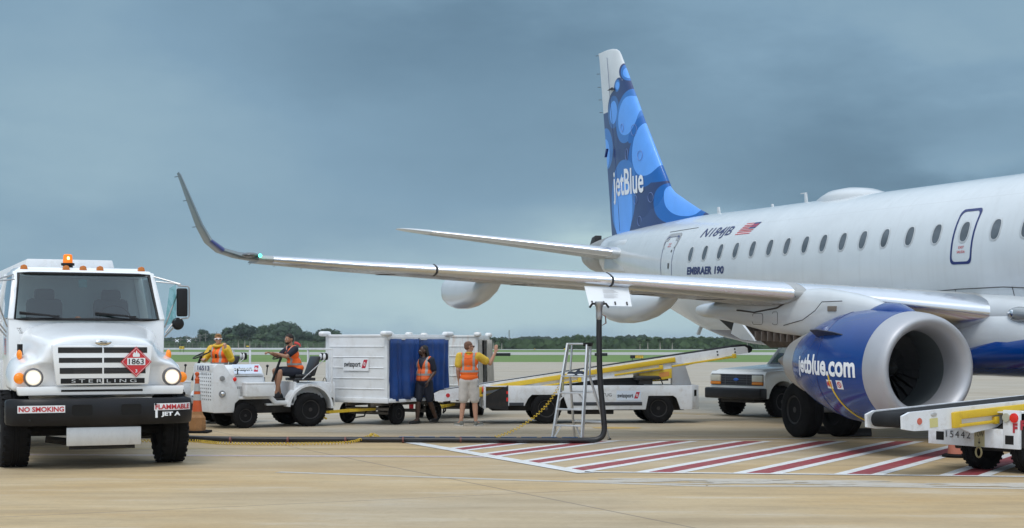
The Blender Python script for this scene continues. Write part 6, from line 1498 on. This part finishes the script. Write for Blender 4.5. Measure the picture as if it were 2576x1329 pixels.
MB().poly([(1.36, .03, 1.20), (2.55, .03, 1.20), (2.5, .17, 1.80), (1.80, .17, 1.80)]).build('side_window', screen, pk)
MB().box(1.75, 2.2, .15, W - .15, .9, 1.2, .05).box(2.15, 2.3, .2, W - .2, 1.0, 1.65, .05).box(1.28, 1.5, .1, W - .1, 1.05, 1.2, .03).build('cab_interior', mat('cab_dark', (.03, .03, .03), .8), pk)
MB().lathe([(0, .18), (.012, .19), (0, .2), (-.012, .19)], (1.62, W - .5, 1.38), (-.5, 0, .85), 24, closed=True).build('steering_wheel', black, pk)
MB().box(-.78, -.54, -.05, W + .05, .44, .70, .04, seg=3).build('bumper', bumperblack, pk)
g = MB().box(-.62, -.59, .03, W - .03, .76, 1.03, .01).build('grille', mat('dark_grille', (.018, .02, .026), .6), pk)
b = MB()
for k in range(5): b.box(-.632, -.62, .40, W - .40, .78 + k * .058, .792 + k * .058)
for y in (.55, .92, 1.3): b.box(-.632, -.62, y, y + .02, .77, 1.02)
b.build('grille_bar', mat('grille_grey', (.06, .065, .075), .5), g)
MB().ball((-.635, W / 2, .90), (.008, .09, .035)).build('badge', mat('badge_blue', (.02, .10, .40), .3), g)
for y0, y1 in ((.02, .38), (W - .38, W - .02)):
    MB().box(-.645, -.60, y0, y1, .85, 1.01, .015).build('headlight', mat('unlit_lamp', (.50, .48, .40), .15, coat=1), pk); MB().box(-.645, -.60, y0, y1, .775, .845, .012).build('indicator', mat('indicator_orange', (.62, .20, .02), .25), pk)
for x in (0, 3.2):
    for y, sd in ((.12, -1), (W - .12, 1)): wheel(pk, (x, y, .38), .38, .25, side=sd, rimr=.5)
MB().box(-.6, 5.0, .35, W - .35, .35, .6, .02).tube([(0, .15, .38), (0, W - .15, .38)], .05, 8).build('chassis', chassis, pk)
MB().box(1.42, 1.55, -.22, -.05, 1.2, 1.42, .02).build('door_mirror', black, pk)

# ------------------------------------------------------------------ stepladder
ld = thing('stepladder', 'aluminium platform stepladder standing open beside the black hose', 'stepladder', (.98, 27.68, 0), math.radians(-30))
b = MB(); wb2, wt = .30, .20; Hh = 1.76; zp = 1.17; dy = .42
def rail(sx, z): k = z / Hh; return Vector((sx * (wb2 + (wt - wb2) * k), k * dy, z))
R1 = MB()
for sx in (-1, 1): MB().beam(rail(sx, 0), rail(sx, Hh), .032, .09, .004, up=(0, 1, 0)).build('side_rail', alu, ld)
for z in (.29, .58, .87): MB().beam(rail(-1, z), rail(1, z), .085, .03, .003, up=(0, 0, 1)).build('step', alu, ld)
yb = zp / Hh * dy
MB().box(-.24, .24, yb - .05, yb + .36, zp - .015, zp + .012, .004).build('platform', alu, ld)
for sx in (-1, 1):
    f0 = Vector((sx * .36, .98, 0)); f1 = Vector((sx * .20, yb + .22, zp)); MB().beam(f0, f1, .03, .045, .003, up=(0, 1, 0)).build('rear_leg', alu, ld)
    MB().beam(f1, Vector((sx * .19, dy + .14, Hh)), .026, .035, .003, up=(0, 1, 0)).build('guard_upright', alu, ld)
    MB().beam(rail(sx, .02) , Vector((rail(sx, .29).x - sx * .13, rail(sx, .29).y, .285)), .02, .025).build('knee_brace', alu, ld)
    MB().beam(rail(sx, .72), Vector((rail(sx, .87).x - sx * .12, rail(sx, .87).y, .865)), .016, .02).build('knee_brace', alu, ld)
for z in (.33, .88): k = z / zp; MB().beam((-.36 + .16 * k, .98 + (yb + .22 - .98) * k, z), (.36 - .16 * k, .98 + (yb + .22 - .98) * k, z), .02, .035, .002).build('rear_brace', alu, ld)
MB().box(-.20, .20, dy - .04, dy + .16, Hh - .02, Hh + .012, .006).build('top_frame', alu, ld)
MB().box(.13, .22, dy - .05, dy + .17, Hh - .05, Hh + .018, .006).build('end_guard', black, ld)
for sx in (-1, 1): p = rail(sx, 0); MB().box(p.x - .03, p.x + .03, p.y - .045, p.y + .045, 0, .03, .004).build('foot', black, ld); MB().box(sx * .36 - .025, sx * .36 + .025, .95, 1.01, 0, .03, .004).build('foot', black, ld)
def railmap(z0):
    ux_ = (rail(1, 1) - rail(1, 0)).normalized(); uy_ = Vector((-1, 0, 0)); o_ = rail(1, z0) + Vector((.012, -.042, 0)); return lambda x, y: o_ + ux_ * x + uy_ * y * .9 + Vector((0, -.002, 0))
text('ASIG 11', 'lettering', ink, ld, railmap(.80), .33, .032, off=.02); text('||||| ||| ||', 'lettering', mat('dark_smudge', (.08, .08, .1), .6), ld, railmap(1.35), .26, .03)
text('Werner', 'lettering', ink, ld, railmap(.52), .2, .03) if False else None
M_ = ld.matrix_basis = Matrix.Translation(ld.location) @ Matrix.Rotation(math.radians(-30), 4, 'Z')
random.seed(2)
b = MB(); b.ball((-.02, yb + .08, zp + .045), (.16, .07, .035)).ball((-.10, yb + .06, zp + .05), (.07, .06, .04)).ball((.10, yb + .08, zp + .055), (.07, .05, .045)).cone((0, yb + .1, zp + .05), .035, (.05, yb + .1, zp + .13), .02)
gl = blend(b, 'gloves', mat('black_glove', (.02, .03, .05), .7), None, .012, 4); tag(gl, 'dark work gloves lying on the ladder platform', 'gloves'); gl.data.transform(M_)
b = MB(); b.ball((-.07, yb - .0, zp + .03), (.09, .03, .014)).ball((.12, yb + .01, zp + .03), (.07, .03, .014)); b.build('palm_patch', mat('white_cloth', (.7, .72, .75), .8), gl, loc=(0, 0, 0)).data.transform(M_)
b = MB(); b.box(-.205, -.165, yb - .10, yb - .07, zp - .26, zp - .10, .01); b.tube([(-.185, yb - .085, zp - .10), (-.19, yb - .05, zp + .0)], .004, 4); tg_ = b.build('equipment_tag', mat('olive_tag', (.25, .24, .12), .6), None); tg_.data.transform(M_); tag(tg_, 'small olive tag hanging below the ladder platform', 'tag')

# ------------------------------------------------------------------ people
def vestmat(name, zb, zv, vx, kx, open_front, base=(1.0, .15, .012), sy=-1, hz=.022, inner=(.01, .014, .03)):
    m = bpy.data.materials.new(name); m.use_nodes = True; t = m.node_tree; n = t.nodes; l = t.links; b = n['Principled BSDF']
    tcn = n.new('ShaderNodeTexCoord'); s = n.new('ShaderNodeSeparateXYZ'); l.new(tcn.outputs['Object'], s.inputs[0])
    def M(op, a, c=None):
        q = n.new('ShaderNodeMath'); q.operation = op
        for i, v in enumerate((a, c)):
            if v is None: continue
            if isinstance(v, (int, float)): q.inputs[i].default_value = v
            else: l.new(v, q.inputs[i])
        return q.outputs[0]
    X, Y, Z = s.outputs
    ax = M('ABSOLUTE', M('SUBTRACT', X, kx))
    hb = M('LESS_THAN', M('ABSOLUTE', M('SUBTRACT', Z, zb)), hz); vb = M('MULTIPLY', M('LESS_THAN', M('ABSOLUTE', M('SUBTRACT', ax, vx)), .024), M('GREATER_THAN', Z, zb))
    st = M('MAXIMUM', hb, vb)
    x = n.new('ShaderNodeMix'); x.data_type = 'RGBA'; l.new(st, x.inputs[0]); x.inputs[6].default_value = (*base, 1); x.inputs[7].default_value = (.36, .35, .34, 1); out = x.outputs[2]
    if open_front:
        f = M('MULTIPLY', M('LESS_THAN', ax, M('MULTIPLY', M('SUBTRACT', Z, zv), .36)), M('LESS_THAN', Y, open_front)); f = M('MULTIPLY', f, M('GREATER_THAN', Z, zv))
        zz = M('MULTIPLY', M('MULTIPLY', M('LESS_THAN', ax, .006), M('LESS_THAN', Z, zv)), M('LESS_THAN', Y, open_front))
        y = n.new('ShaderNodeMix'); y.data_type = 'RGBA'; l.new(M('MAXIMUM', f, zz), y.inputs[0]); l.new(out, y.inputs[6]); y.inputs[7].default_value = (*inner, 1); out = y.outputs[2]
    l.new(out, b.inputs['Base Color']); b.inputs['Roughness'].default_value = .65
    q = n.new('ShaderNodeTexNoise'); l.new(tcn.outputs['Object'], q.inputs['Vector']); q.inputs['Scale'].default_value = 14
    u = n.new('ShaderNodeBump'); l.new(q.outputs['Fac'], u.inputs['Height']); u.inputs['Strength'].default_value = .5; u.inputs['Distance'].default_value = .02; l.new(u.outputs[0], b.inputs['Normal'])
    return m
def cloth(name, col, r=.8): return mat(name, col, r, var=.12, vscale=8, bump=.4, bscale=12)
def hand(b, wrist, d, palmn, curl=.5, r=1.0, thumb=None, fist=False):
    "palm, four unequal curling fingers and a thumb from the palm's side"
    d = Vector(d).normalized(); pn = Vector(palmn); pn = (pn - d * pn.dot(d)).normalized(); sd = d.cross(pn)
    wr = Vector(wrist)
    for k in (-1, 0, 1): b.cone(wr + sd * k * .016, .018, wr + d * .085 + sd * k * .024, .014, 8)
    for k, (o, ln) in enumerate(((-.034, .068), (-.012, .078), (.011, .074), (.032, .058))):
        p = wr + d * .085 + sd * o; c = curl * (1 + .12 * k); dd = d
        for j, f in enumerate((.45, .32, .25)):
            ang = c * (j + .6) * .9; dj = (d * math.cos(ang) + pn * math.sin(ang)).normalized(); q = p + dj * ln * f * (1.0); b.cone(p, .0095 - j * .001, q, .0088 - j * .001, 8); p = q
    th = Vector(thumb).normalized() if thumb else (d * .55 - sd * .7 + pn * .35).normalized(); p = wr + d * .03 - sd * .03; q = p + th * .036; b.cone(p, .014, q, .011, 8); b.cone(q, .011, q + (th + d * .25 * (0 if thumb else 1)).normalized() * .034, .009, 8)
def head(b, c, yaw, pitch=0, sc_=1.0, beard=None):
    R = Matrix.Rotation(yaw, 4, 'Z') @ Matrix.Rotation(pitch, 4, 'X'); T = lambda x, y, z: Vector(c) + (R @ (Vector((x, y, z)) * sc_))
    k = sc_
    b.ball(T(0, .012, .025), (.074 * k, .093 * k, .092 * k), R); b.ball(T(0, -.028, -.035), (.056 * k, .062 * k, .075 * k), R); b.ball(T(0, -.055, -.083), (.030 * k, .028 * k, .022 * k), R)
    b.ball(T(0, -.072, .028), (.05 * k, .018 * k, .012 * k), R)     # brow
    b.cone(T(0, -.082, .018), .009 * k, T(0, -.106, -.018), .013 * k, 8); b.ball(T(0, -.090, -.052), (.024 * k, .010 * k, .006 * k), R); b.ball(T(0, -.087, -.064), (.020 * k, .010 * k, .007 * k), R)
    for s in (-1, 1): b.ball(T(s * .075, .018, -.005), (.011 * k, .020 * k, .031 * k), R); b.ball(T(s * .042, -.062, -.018), (.022 * k, .022 * k, .022 * k), R)
    return T, R
def eyes(par, T, k=1):
    for s in (-1, 1): MB().ball(T(s * .030, -.080, .008), .0105 * k, seg=10, rings=8).build('eye', mat('eye_white', (.7, .68, .65), .2), par)
    for s in (-1, 1): MB().ball(T(s * .030, -.0885, .008), .0055 * k, seg=8, rings=6).build('iris', mat('iris_dark', (.03, .02, .015), .2), par)
def shoe(par, heel, d, m, sole=None, L_=.28):
    d = Vector((d[0], d[1], d[2] if len(d) > 2 else 0)).normalized(); h = Vector(heel)
    b = MB(); b.cone(h + Vector((0, 0, .042)), .042, h + d * L_ * .55 + Vector((0, 0, .036)), .044); b.cone(h + d * L_ * .5 + Vector((0, 0, .035)), .045, h + d * L_ * .86 + Vector((0, 0, .030)), .036); b.cone(h + Vector((0, 0, .05)), .04, h + Vector((0, 0, .085)) + d * .02, .042)
    s = blend(b, 'shoe', m, par, .012, 3)
    for v in s.data.vertices: v.co.z = max(v.co.z, h.z)
    if sole:
        q = MB(); sd_ = Vector((-d.y, d.x, 0)); pts = []
        for k in range(20):
            a = 2 * PI * k / 20; pts.append(h + d * (L_ * .43 + (L_ * .57) * math.cos(a)) + sd_ * .050 * math.sin(a))
        q.loft([[p for p in pts], [p + Vector((0, 0, .030)) for p in pts]]).build('sole', sole, s)
    return s
def person(name_label, loc, rz, J, skin, group=None):
    p = thing('person', name_label, 'person', loc, rz, group); return p
def body_mesh(p, J, skin, handsd):
    b = MB(); g = {k: Vector(v) for k, v in J.items() if isinstance(v, (tuple, list, Vector))}
    pl, ch, nk, hd = g['pelvis'], g['chest'], g['neck'], g['head']
    b.ball(pl, (.155, .11, .12)); b.cone(pl, .13, (pl + ch) / 2, .125); b.cone((pl + ch) / 2, .125, ch, .135); b.ball(ch + Vector((0, 0, .02)), (.165, .11, .15))
    b.cone(ch + Vector((0, 0, .10)), .09, nk, .058); b.cone(nk, .057, hd + Vector((0, .01, -.03)), .054)
    for s in 'LR':
        sh, el, wr = g['sh' + s], g['el' + s], g['wr' + s]; b.cone(ch + Vector((0, 0, .07)), .085, sh, .062); b.cone(sh, .056, el, .042); b.cone(el, .042, el + (wr - el) * .35, .042); b.cone(el + (wr - el) * .35, .042, wr, .026)
        hp, kn, an = g['hp' + s], g['kn' + s], g['an' + s]; b.cone(pl, .11, hp, .095); b.cone(hp, .092, kn, .058); b.cone(kn, .057, kn + (an - kn) * .3, .060); b.cone(kn + (an - kn) * .3, .060, an, .036)
        b.cone(an, .036, an + Vector(J['toe' + s]).normalized() * .12 + Vector((0, 0, -.045)), .03)
        hand(b, wr, *handsd[s])
    T, R = head(b, hd, J['yaw'], J.get('pitch', 0))
    o = blend(b, 'body', skin, p, .0085, 5, .5)
    return T, R
def limbcloth(J, parts, extra=()):
    b = MB(); g = {k: Vector(v) for k, v in J.items() if isinstance(v, (tuple, list, Vector))}
    for a, c, f, r0, r1 in parts:
        A_, B_ = g[a], g[c]; b.cone(A_, r0, A_ + (B_ - A_) * f, r1)
    for c, r in extra: b.ball(c, r)
    return b
def shirt(p, J, m, sleeve=.55, hem=.06, fat=0.0, name='shirt', sr=(.078, .070)):
    g = {k: Vector(v) for k, v in J.items() if isinstance(v, (tuple, list, Vector))}
    b = limbcloth(J, [('sh' + s, 'el' + s, sleeve, sr[0] + fat, sr[1] + fat) for s in 'LR'])
    pl, ch = g['pelvis'], g['chest']; b.ball(pl + Vector((0, 0, hem)), (.165 + fat, .128 + fat, .10)); b.ball((pl + ch) / 2, (.168 + fat, .128 + fat, .16)); b.ball(ch + Vector((0, 0, .02)), (.185 + fat, .128 + fat, .155)); b.cone(ch + Vector((0, 0, .09)), .10, g['neck'] + Vector((0, 0, -.045)), .072)
    for s in 'LR': b.cone(ch + Vector((0, 0, .07)), .095, g['sh' + s], .076)
    return blend(b, name, m, p, .012, 5)
def vest(p, J, m, fat=.022, low=.0, wide=1.0):
    g = {k: Vector(v) for k, v in J.items() if isinstance(v, (tuple, list, Vector))}; pl, ch = g['pelvis'], g['chest']
    b = MB(); b.ball(pl + Vector((0, 0, .06 + low)), ((.172 + fat) * wide, .138 + fat, .11)); b.ball((pl + ch) / 2, ((.175 + fat) * wide, .135 + fat, .17)); b.ball(ch + Vector((0, 0, .01)), (.178 + fat, .128 + fat, .155))
    for s in 'LR': b.cone(ch + Vector((0, 0, .07)), .108 + fat * .3, ch + (g['sh' + s] - ch) * .80 + Vector((0, 0, .035)), .068 + fat * .3)
    o = blend(b, 'safety_vest', m, p, .012, 5)
    return o
def shorts(p, J, m, f=.78, r=(.125, .098)):
    g = {k: Vector(v) for k, v in J.items() if isinstance(v, (tuple, list, Vector))}
    b = limbcloth(J, [('hp' + s, 'kn' + s, f, r[0], r[1]) for s in 'LR']); b.ball(g['pelvis'], (.178, .14, .13)); b.ball(g['pelvis'] + Vector((0, 0, .08)), (.165, .13, .09))
    return blend(b, 'shorts', m, p, .012, 4)
def cap_hair(p, T, R, m, k=1.06, long_=0, back=True, name='hair', low=.0):
    b = MB(); b.ball(T(0, .022, .038), (.074 * k + .005, .090 * k + .004, .086 * k), R, seg=20, rings=14); 
    if back: b.ball(T(0, .055, .0), (.070 * k, .060 * k, .075 * k), R)
    for f in list(b.bm.faces):
        pass
    o = blend(b, name, m, p, .010, 2)
    return o

sk_l = mat('light_skin', (.50, .27, .18), .5, var=.06); sk_t = mat('tan_skin', (.34, .17, .10), .5, var=.06); sk_d = mat('dark_skin', (.070, .036, .024), .45, var=.1)
navc = cloth('navy_cotton', (.008, .011, .024)); yelc = cloth('yellow_cotton', (.72, .47, .05)); yelr = mat('yellow_rain_jacket', (.66, .40, .01), .45, var=.1, vscale=8, bump=.6, bscale=9); khk = cloth('pale_grey_cotton', (.60, .56, .52))
blk = mat('black_shoe', (.012, .012, .013), .5); gry = mat('grey_canvas_shoe', (.16, .16, .14), .8); wsol = mat('white_sole', (.6, .58, .54), .6)
# the man walking past the blue curtain
J = dict(pelvis=(0, 0, .93), chest=(0, .0, 1.28), neck=(0, 0, 1.47), head=(-.01, -.015, 1.60), yaw=math.radians(-48), shL=(.185, 0, 1.40), shR=(-.185, 0, 1.40), elL=(.25, .03, 1.13), wrL=(.17, -.14, .93), elR=(-.235, .05, 1.12), wrR=(-.255, .0, .87),
         hpL=(.09, 0, .90), hpR=(-.09, 0, .90), knL=(.12, .06, .50), anL=(.16, .30, .10), knR=(-.09, -.10, .50), anR=(-.11, -.10, .09), toeL=(-.2, -1, 0), toeR=(-.35, -1, 0))
x, y = ground_at(1066, 1066)
p = person('man walking past the blue curtain in navy polo, shorts and orange vest', (x, y, 0), math.radians(-22), J, sk_d)
T, R = body_mesh(p, J, sk_d, dict(L=((-.15, -.2, -1), (-1, 0, .1), .5), R=((0, -.05, -1), (1, 0, 0), .45)))
eyes(p, T); shirt(p, J, navc, .72); vest(p, J, vestmat('mesh_vest', 1.08, 1.17, .115, 0, -.02, base=(.78, .14, .03))); shorts(p, J, navc, .86)
shoe(p, (-.10, -.06, 0), (-.35, -1), blk, blk); shoe(p, (.17, .33, .03), (-.2, -1), blk, blk)
b = MB(); b.ball(T(0, .034, .050), (.080, .088, .080), R)
for k in range(13):
    a = math.radians(12 + k * 13); x0, y0 = .070 * math.cos(a), .03 + .070 * math.sin(a); b.cone(T(x0, y0, .05), .017, T(x0 * 1.25, y0 * 1.2 + .01, -.06 - .03 * (k % 3)), .015, 8); b.cone(T(x0 * 1.25, y0 * 1.2 + .01, -.06), .015, T(x0 * 1.1, y0 * 1.15 + .02, -.15 - .03 * (k % 3)), .012, 8)
blend(b, 'dreadlocks', mat('black_hair', (.010, .008, .007), .7, bump=.5, bscale=40), p, .010, 2)
b = MB(); b.ball(T(0, -.055, -.075), (.036, .034, .026), R); blend(b, 'beard', mat('black_hair', (.01, .01, .01)), p, .009, 2)

# the man with raised arm, seen from behind
J = dict(pelvis=(0, 0, .98), chest=(0, .0, 1.36), neck=(0, 0, 1.56), head=(0.0, -.01, 1.69), yaw=math.radians(48), shL=(.20, 0, 1.49), shR=(-.20, 0, 1.49), elL=(.235, .05, 1.20), wrL=(.23, -.06, .96), elR=(-.44, -.12, 1.33), wrR=(-.55, -.16, 1.58),
         hpL=(.09, 0, .95), hpR=(-.09, 0, .95), knL=(.13, -.02, .52), anL=(.17, .02, .09), knR=(-.12, -.02, .52), anR=(-.15, .02, .09), toeL=(.75, -.8, 0), toeR=(-.55, -1, 0))
x, y = ground_at(1180, 1072)
p = person('man seen from behind in yellow polo, orange vest and pale shorts, right arm raised', (x, y, 0), math.radians(180 - 6), J, sk_l)
J['yaw'] = math.radians(-58)
T, R = body_mesh(p, J, sk_l, dict(L=((0, -.1, -1), (-1, 0, 0), .5), R=((-.12, -.05, 1), (.4, -1, 0), .12)))
shirt(p, J, yelc, .60, fat=.004, sr=(.085, .085)); vv = vest(p, J, vestmat('plain_vest', 1.17, 1.3, .115, 0, 0, base=(1.0, .16, .012)), wide=1.04); shorts(p, J, khk, .86, (.13, .108))
text('swissport', 'vest_lettering', mat('vest_ink', (.45, .04, .02), .6), vv, lambda x, y: Vector((.085 - x, .158 - .3 * abs(.085 - x) ** 2 * 0, 1.43 + y)), .16, .035)
shoe(p, (.15, .04, 0), (.75, -.8), gry, wsol); shoe(p, (-.14, .04, 0), (-.55, -1), gry, wsol)
b = MB(); b.ball(T(0, .022, .042), (.0785, .0965, .083), R); b.ball(T(0, .045, .0), (.073, .068, .07), R); blend(b, 'hair', mat('cropped_brown_hair', (.19, .095, .06), .8), p, .010, 3)
b = MB(); 
for s in (-1, 1): b.ball(T(s * .034, -.098, .010), (.030, .010, .020), R); b.tube([T(s * .055, -.092, .012), T(s * .082, -.04, .012), T(s * .083, .03, .008)], .004, 5)
b.build('sunglasses', mat('dark_lens', (.01, .01, .012), .15), p)
b = MB(); b.ball((0, -.0, 1.565), (.085, .08, .025)); b.build('collar', yelc, p)
MB().tube([(-.20, .06, .99), (-.22, .08, .93), (-.20, .08, .88)], .010, 5).ball((-.205, .085, .86), (.02, .01, .03)).build('key_clip', steel, p)

# the bearded driver on the numbered tractor (sits facing the steering wheel)
def seat_world(tr_, x, y, z): return tr_.location + Matrix.Rotation(tr_.rotation_euler.z, 3, 'Z') @ Vector((x, y, z))
J = dict(pelvis=(0, 0, .12), chest=(0, -.10, .46), neck=(0, -.14, .655), head=(0, -.17, .79), yaw=math.radians(8), shL=(.19, -.11, .58), shR=(-.19, -.11, .58), elL=(.24, -.33, .42), wrL=(.14, -.52, .49), elR=(-.24, -.32, .42), wrR=(-.13, -.54, .50),
         hpL=(.09, -.02, .10), hpR=(-.09, -.02, .10), knL=(.14, -.42, .10), anL=(.12, -.50, -.33), knR=(-.13, -.44, .12), anR=(-.12, -.33, -.38), toeL=(0, -1, -.1), toeR=(0, -1, -.1))
pos = seat_world(tr, 1.33, .41, 1.06)
p = person('bearded driver in navy shirt, shorts and orange vest sitting on the numbered tractor', pos, tr.rotation_euler.z - PI / 2, J, sk_t)
J['yaw'] = math.radians(22)
T, R = body_mesh(p, J, sk_t, dict(L=((-.25, -.9, .25), (0, -.3, -1), .9), R=((.2, -.95, .2), (0, -.3, -1), .9)))
eyes(p, T); shirt(p, J, navc, .62); vv = vest(p, J, vestmat('driver_vest', .26, .40, .115, 0, -.2)); shorts(p, J, navc, .80, (.12, .095))
shoe(p, (.12, -.46, -.43), (0, -1), blk, blk); shoe(p, (-.12, -.29, -.48), (0, -1, 0), blk, blk)
b = MB(); b.ball(T(0, .022, .042), (.0795, .0975, .086), R); b.ball(T(0, .045, .0), (.074, .070, .07), R); blend(b, 'hair', mat('dark_brown_hair', (.018, .012, .010), .8, bump=.4, bscale=30), p, .010, 3)
b = MB(); b.ball(T(0, -.045, -.075), (.050, .050, .036), R); b.ball(T(0, -.010, -.055), (.064, .05, .03), R); blend(b, 'beard', mat('dark_brown_hair', (.018, .012, .010)), p, .009, 3)

# the driver in the yellow jacket on the second tractor
J = dict(pelvis=(0, 0, .12), chest=(0, -.02, .46), neck=(0, -.03, .655), head=(0, -.05, .79), yaw=math.radians(25), shL=(.20, -.02, .58), shR=(-.20, -.02, .58), elL=(.38, -.10, .36), wrL=(.34, -.26, .60), elR=(-.28, -.18, .36), wrR=(-.12, -.38, .36),
         hpL=(.09, -.02, .10), hpR=(-.09, -.02, .10), knL=(.15, -.44, .10), anL=(.14, -.42, -.36), knR=(-.13, -.44, .10), anR=(-.12, -.42, -.36), toeL=(0, -1, -.1), toeR=(0, -1, -.1))
pos = seat_world(tr2, 1.40, .41, 1.06)
p = person('fair-haired driver in yellow hooded jacket, orange vest and white sunglasses giving a thumbs-up', pos, tr2.rotation_euler.z - PI / 2 + math.radians(38), J, sk_l)
J['yaw'] = math.radians(38)
T, R = body_mesh(p, J, sk_l, dict(L=((0, -.25, 1), (-.9, .3, 0), 1.5, 1, (.1, -.3, 1)), R=((.3, -.9, .1), (0, -.3, -1), .9)))
shirt(p, J, yelr, 1.0, fat=.016, name='jacket', sr=(.082, .066))
for q_ in 'LR': blend(limbcloth(J, [('el' + q_, 'wr' + q_, .84, .072, .056)]), 'jacket_sleeve', yelr, p, .012, 4)
b = MB()
for k in range(14): a = k * 2 * PI / 14; b.ball(Vector((.105 * math.cos(a), -.03 + .10 * math.sin(a), .665 + .025 * math.sin(a))), (.045, .045, .036))
blend(b, 'hood', yelr, p, .012, 3)
vest(p, J, vestmat('zip_vest', .26, .50, .115, 0, -.05, inner=(.42, .24, .01)), fat=.036); shorts(p, J, navc, .9)
shoe(p, (.14, -.38, -.46), (0, -1), blk, blk); shoe(p, (-.12, -.38, -.46), (0, -1), blk, blk)
b = MB(); b.ball(T(0, .018, .055), (.080, .096, .080), R); b.ball(T(0, .045, .02), (.074, .070, .065), R); b.ball(T(0, -.045, .105), (.062, .045, .030), R); blend(b, 'hair', mat('sandy_hair', (.30, .155, .06), .7, bump=.5, bscale=30), p, .010, 2)
b = MB(); b.tube([T(-.084, .03, .010), T(-.078, -.06, .014), T(-.03, -.105, .012), T(.03, -.105, .012), T(.078, -.06, .014), T(.084, .03, .010)], [.006, .011, .015, .015, .011, .006], 6); sg = b.build('sunglasses', decalwhite, p)
for s in (-1, 1): MB().ball(T(s * .034, -.112, .008), (.024, .010, .012), R).build('dark_lens', black, sg)
MB().box(.03, .065, -.215, -.19, .38, .47, .008).build('radio_mike', black, p)

# ------------------------------------------------------------------ air
hz_ = MB().box(-6500, 6500, -420, 9500, -1.2, 30).build('haze', bpy.data.materials.new('thin_haze'), smooth=False)
hm = hz_.data.materials[0]; hm.use_nodes = True; hn = hm.node_tree; hn.nodes.clear()
hv = hn.nodes.new('ShaderNodeVolumePrincipled'); ho = hn.nodes.new('ShaderNodeOutputMaterial'); hn.links.new(hv.outputs[0], ho.inputs['Volume'])
hv.inputs['Color'].default_value = (.86, .93, 1, 1); hv.inputs['Density'].default_value = .00010; hv.inputs['Anisotropy'].default_value = .2
tag(hz_, 'thin pale haze over the whole airfield', 'haze', kind='stuff')
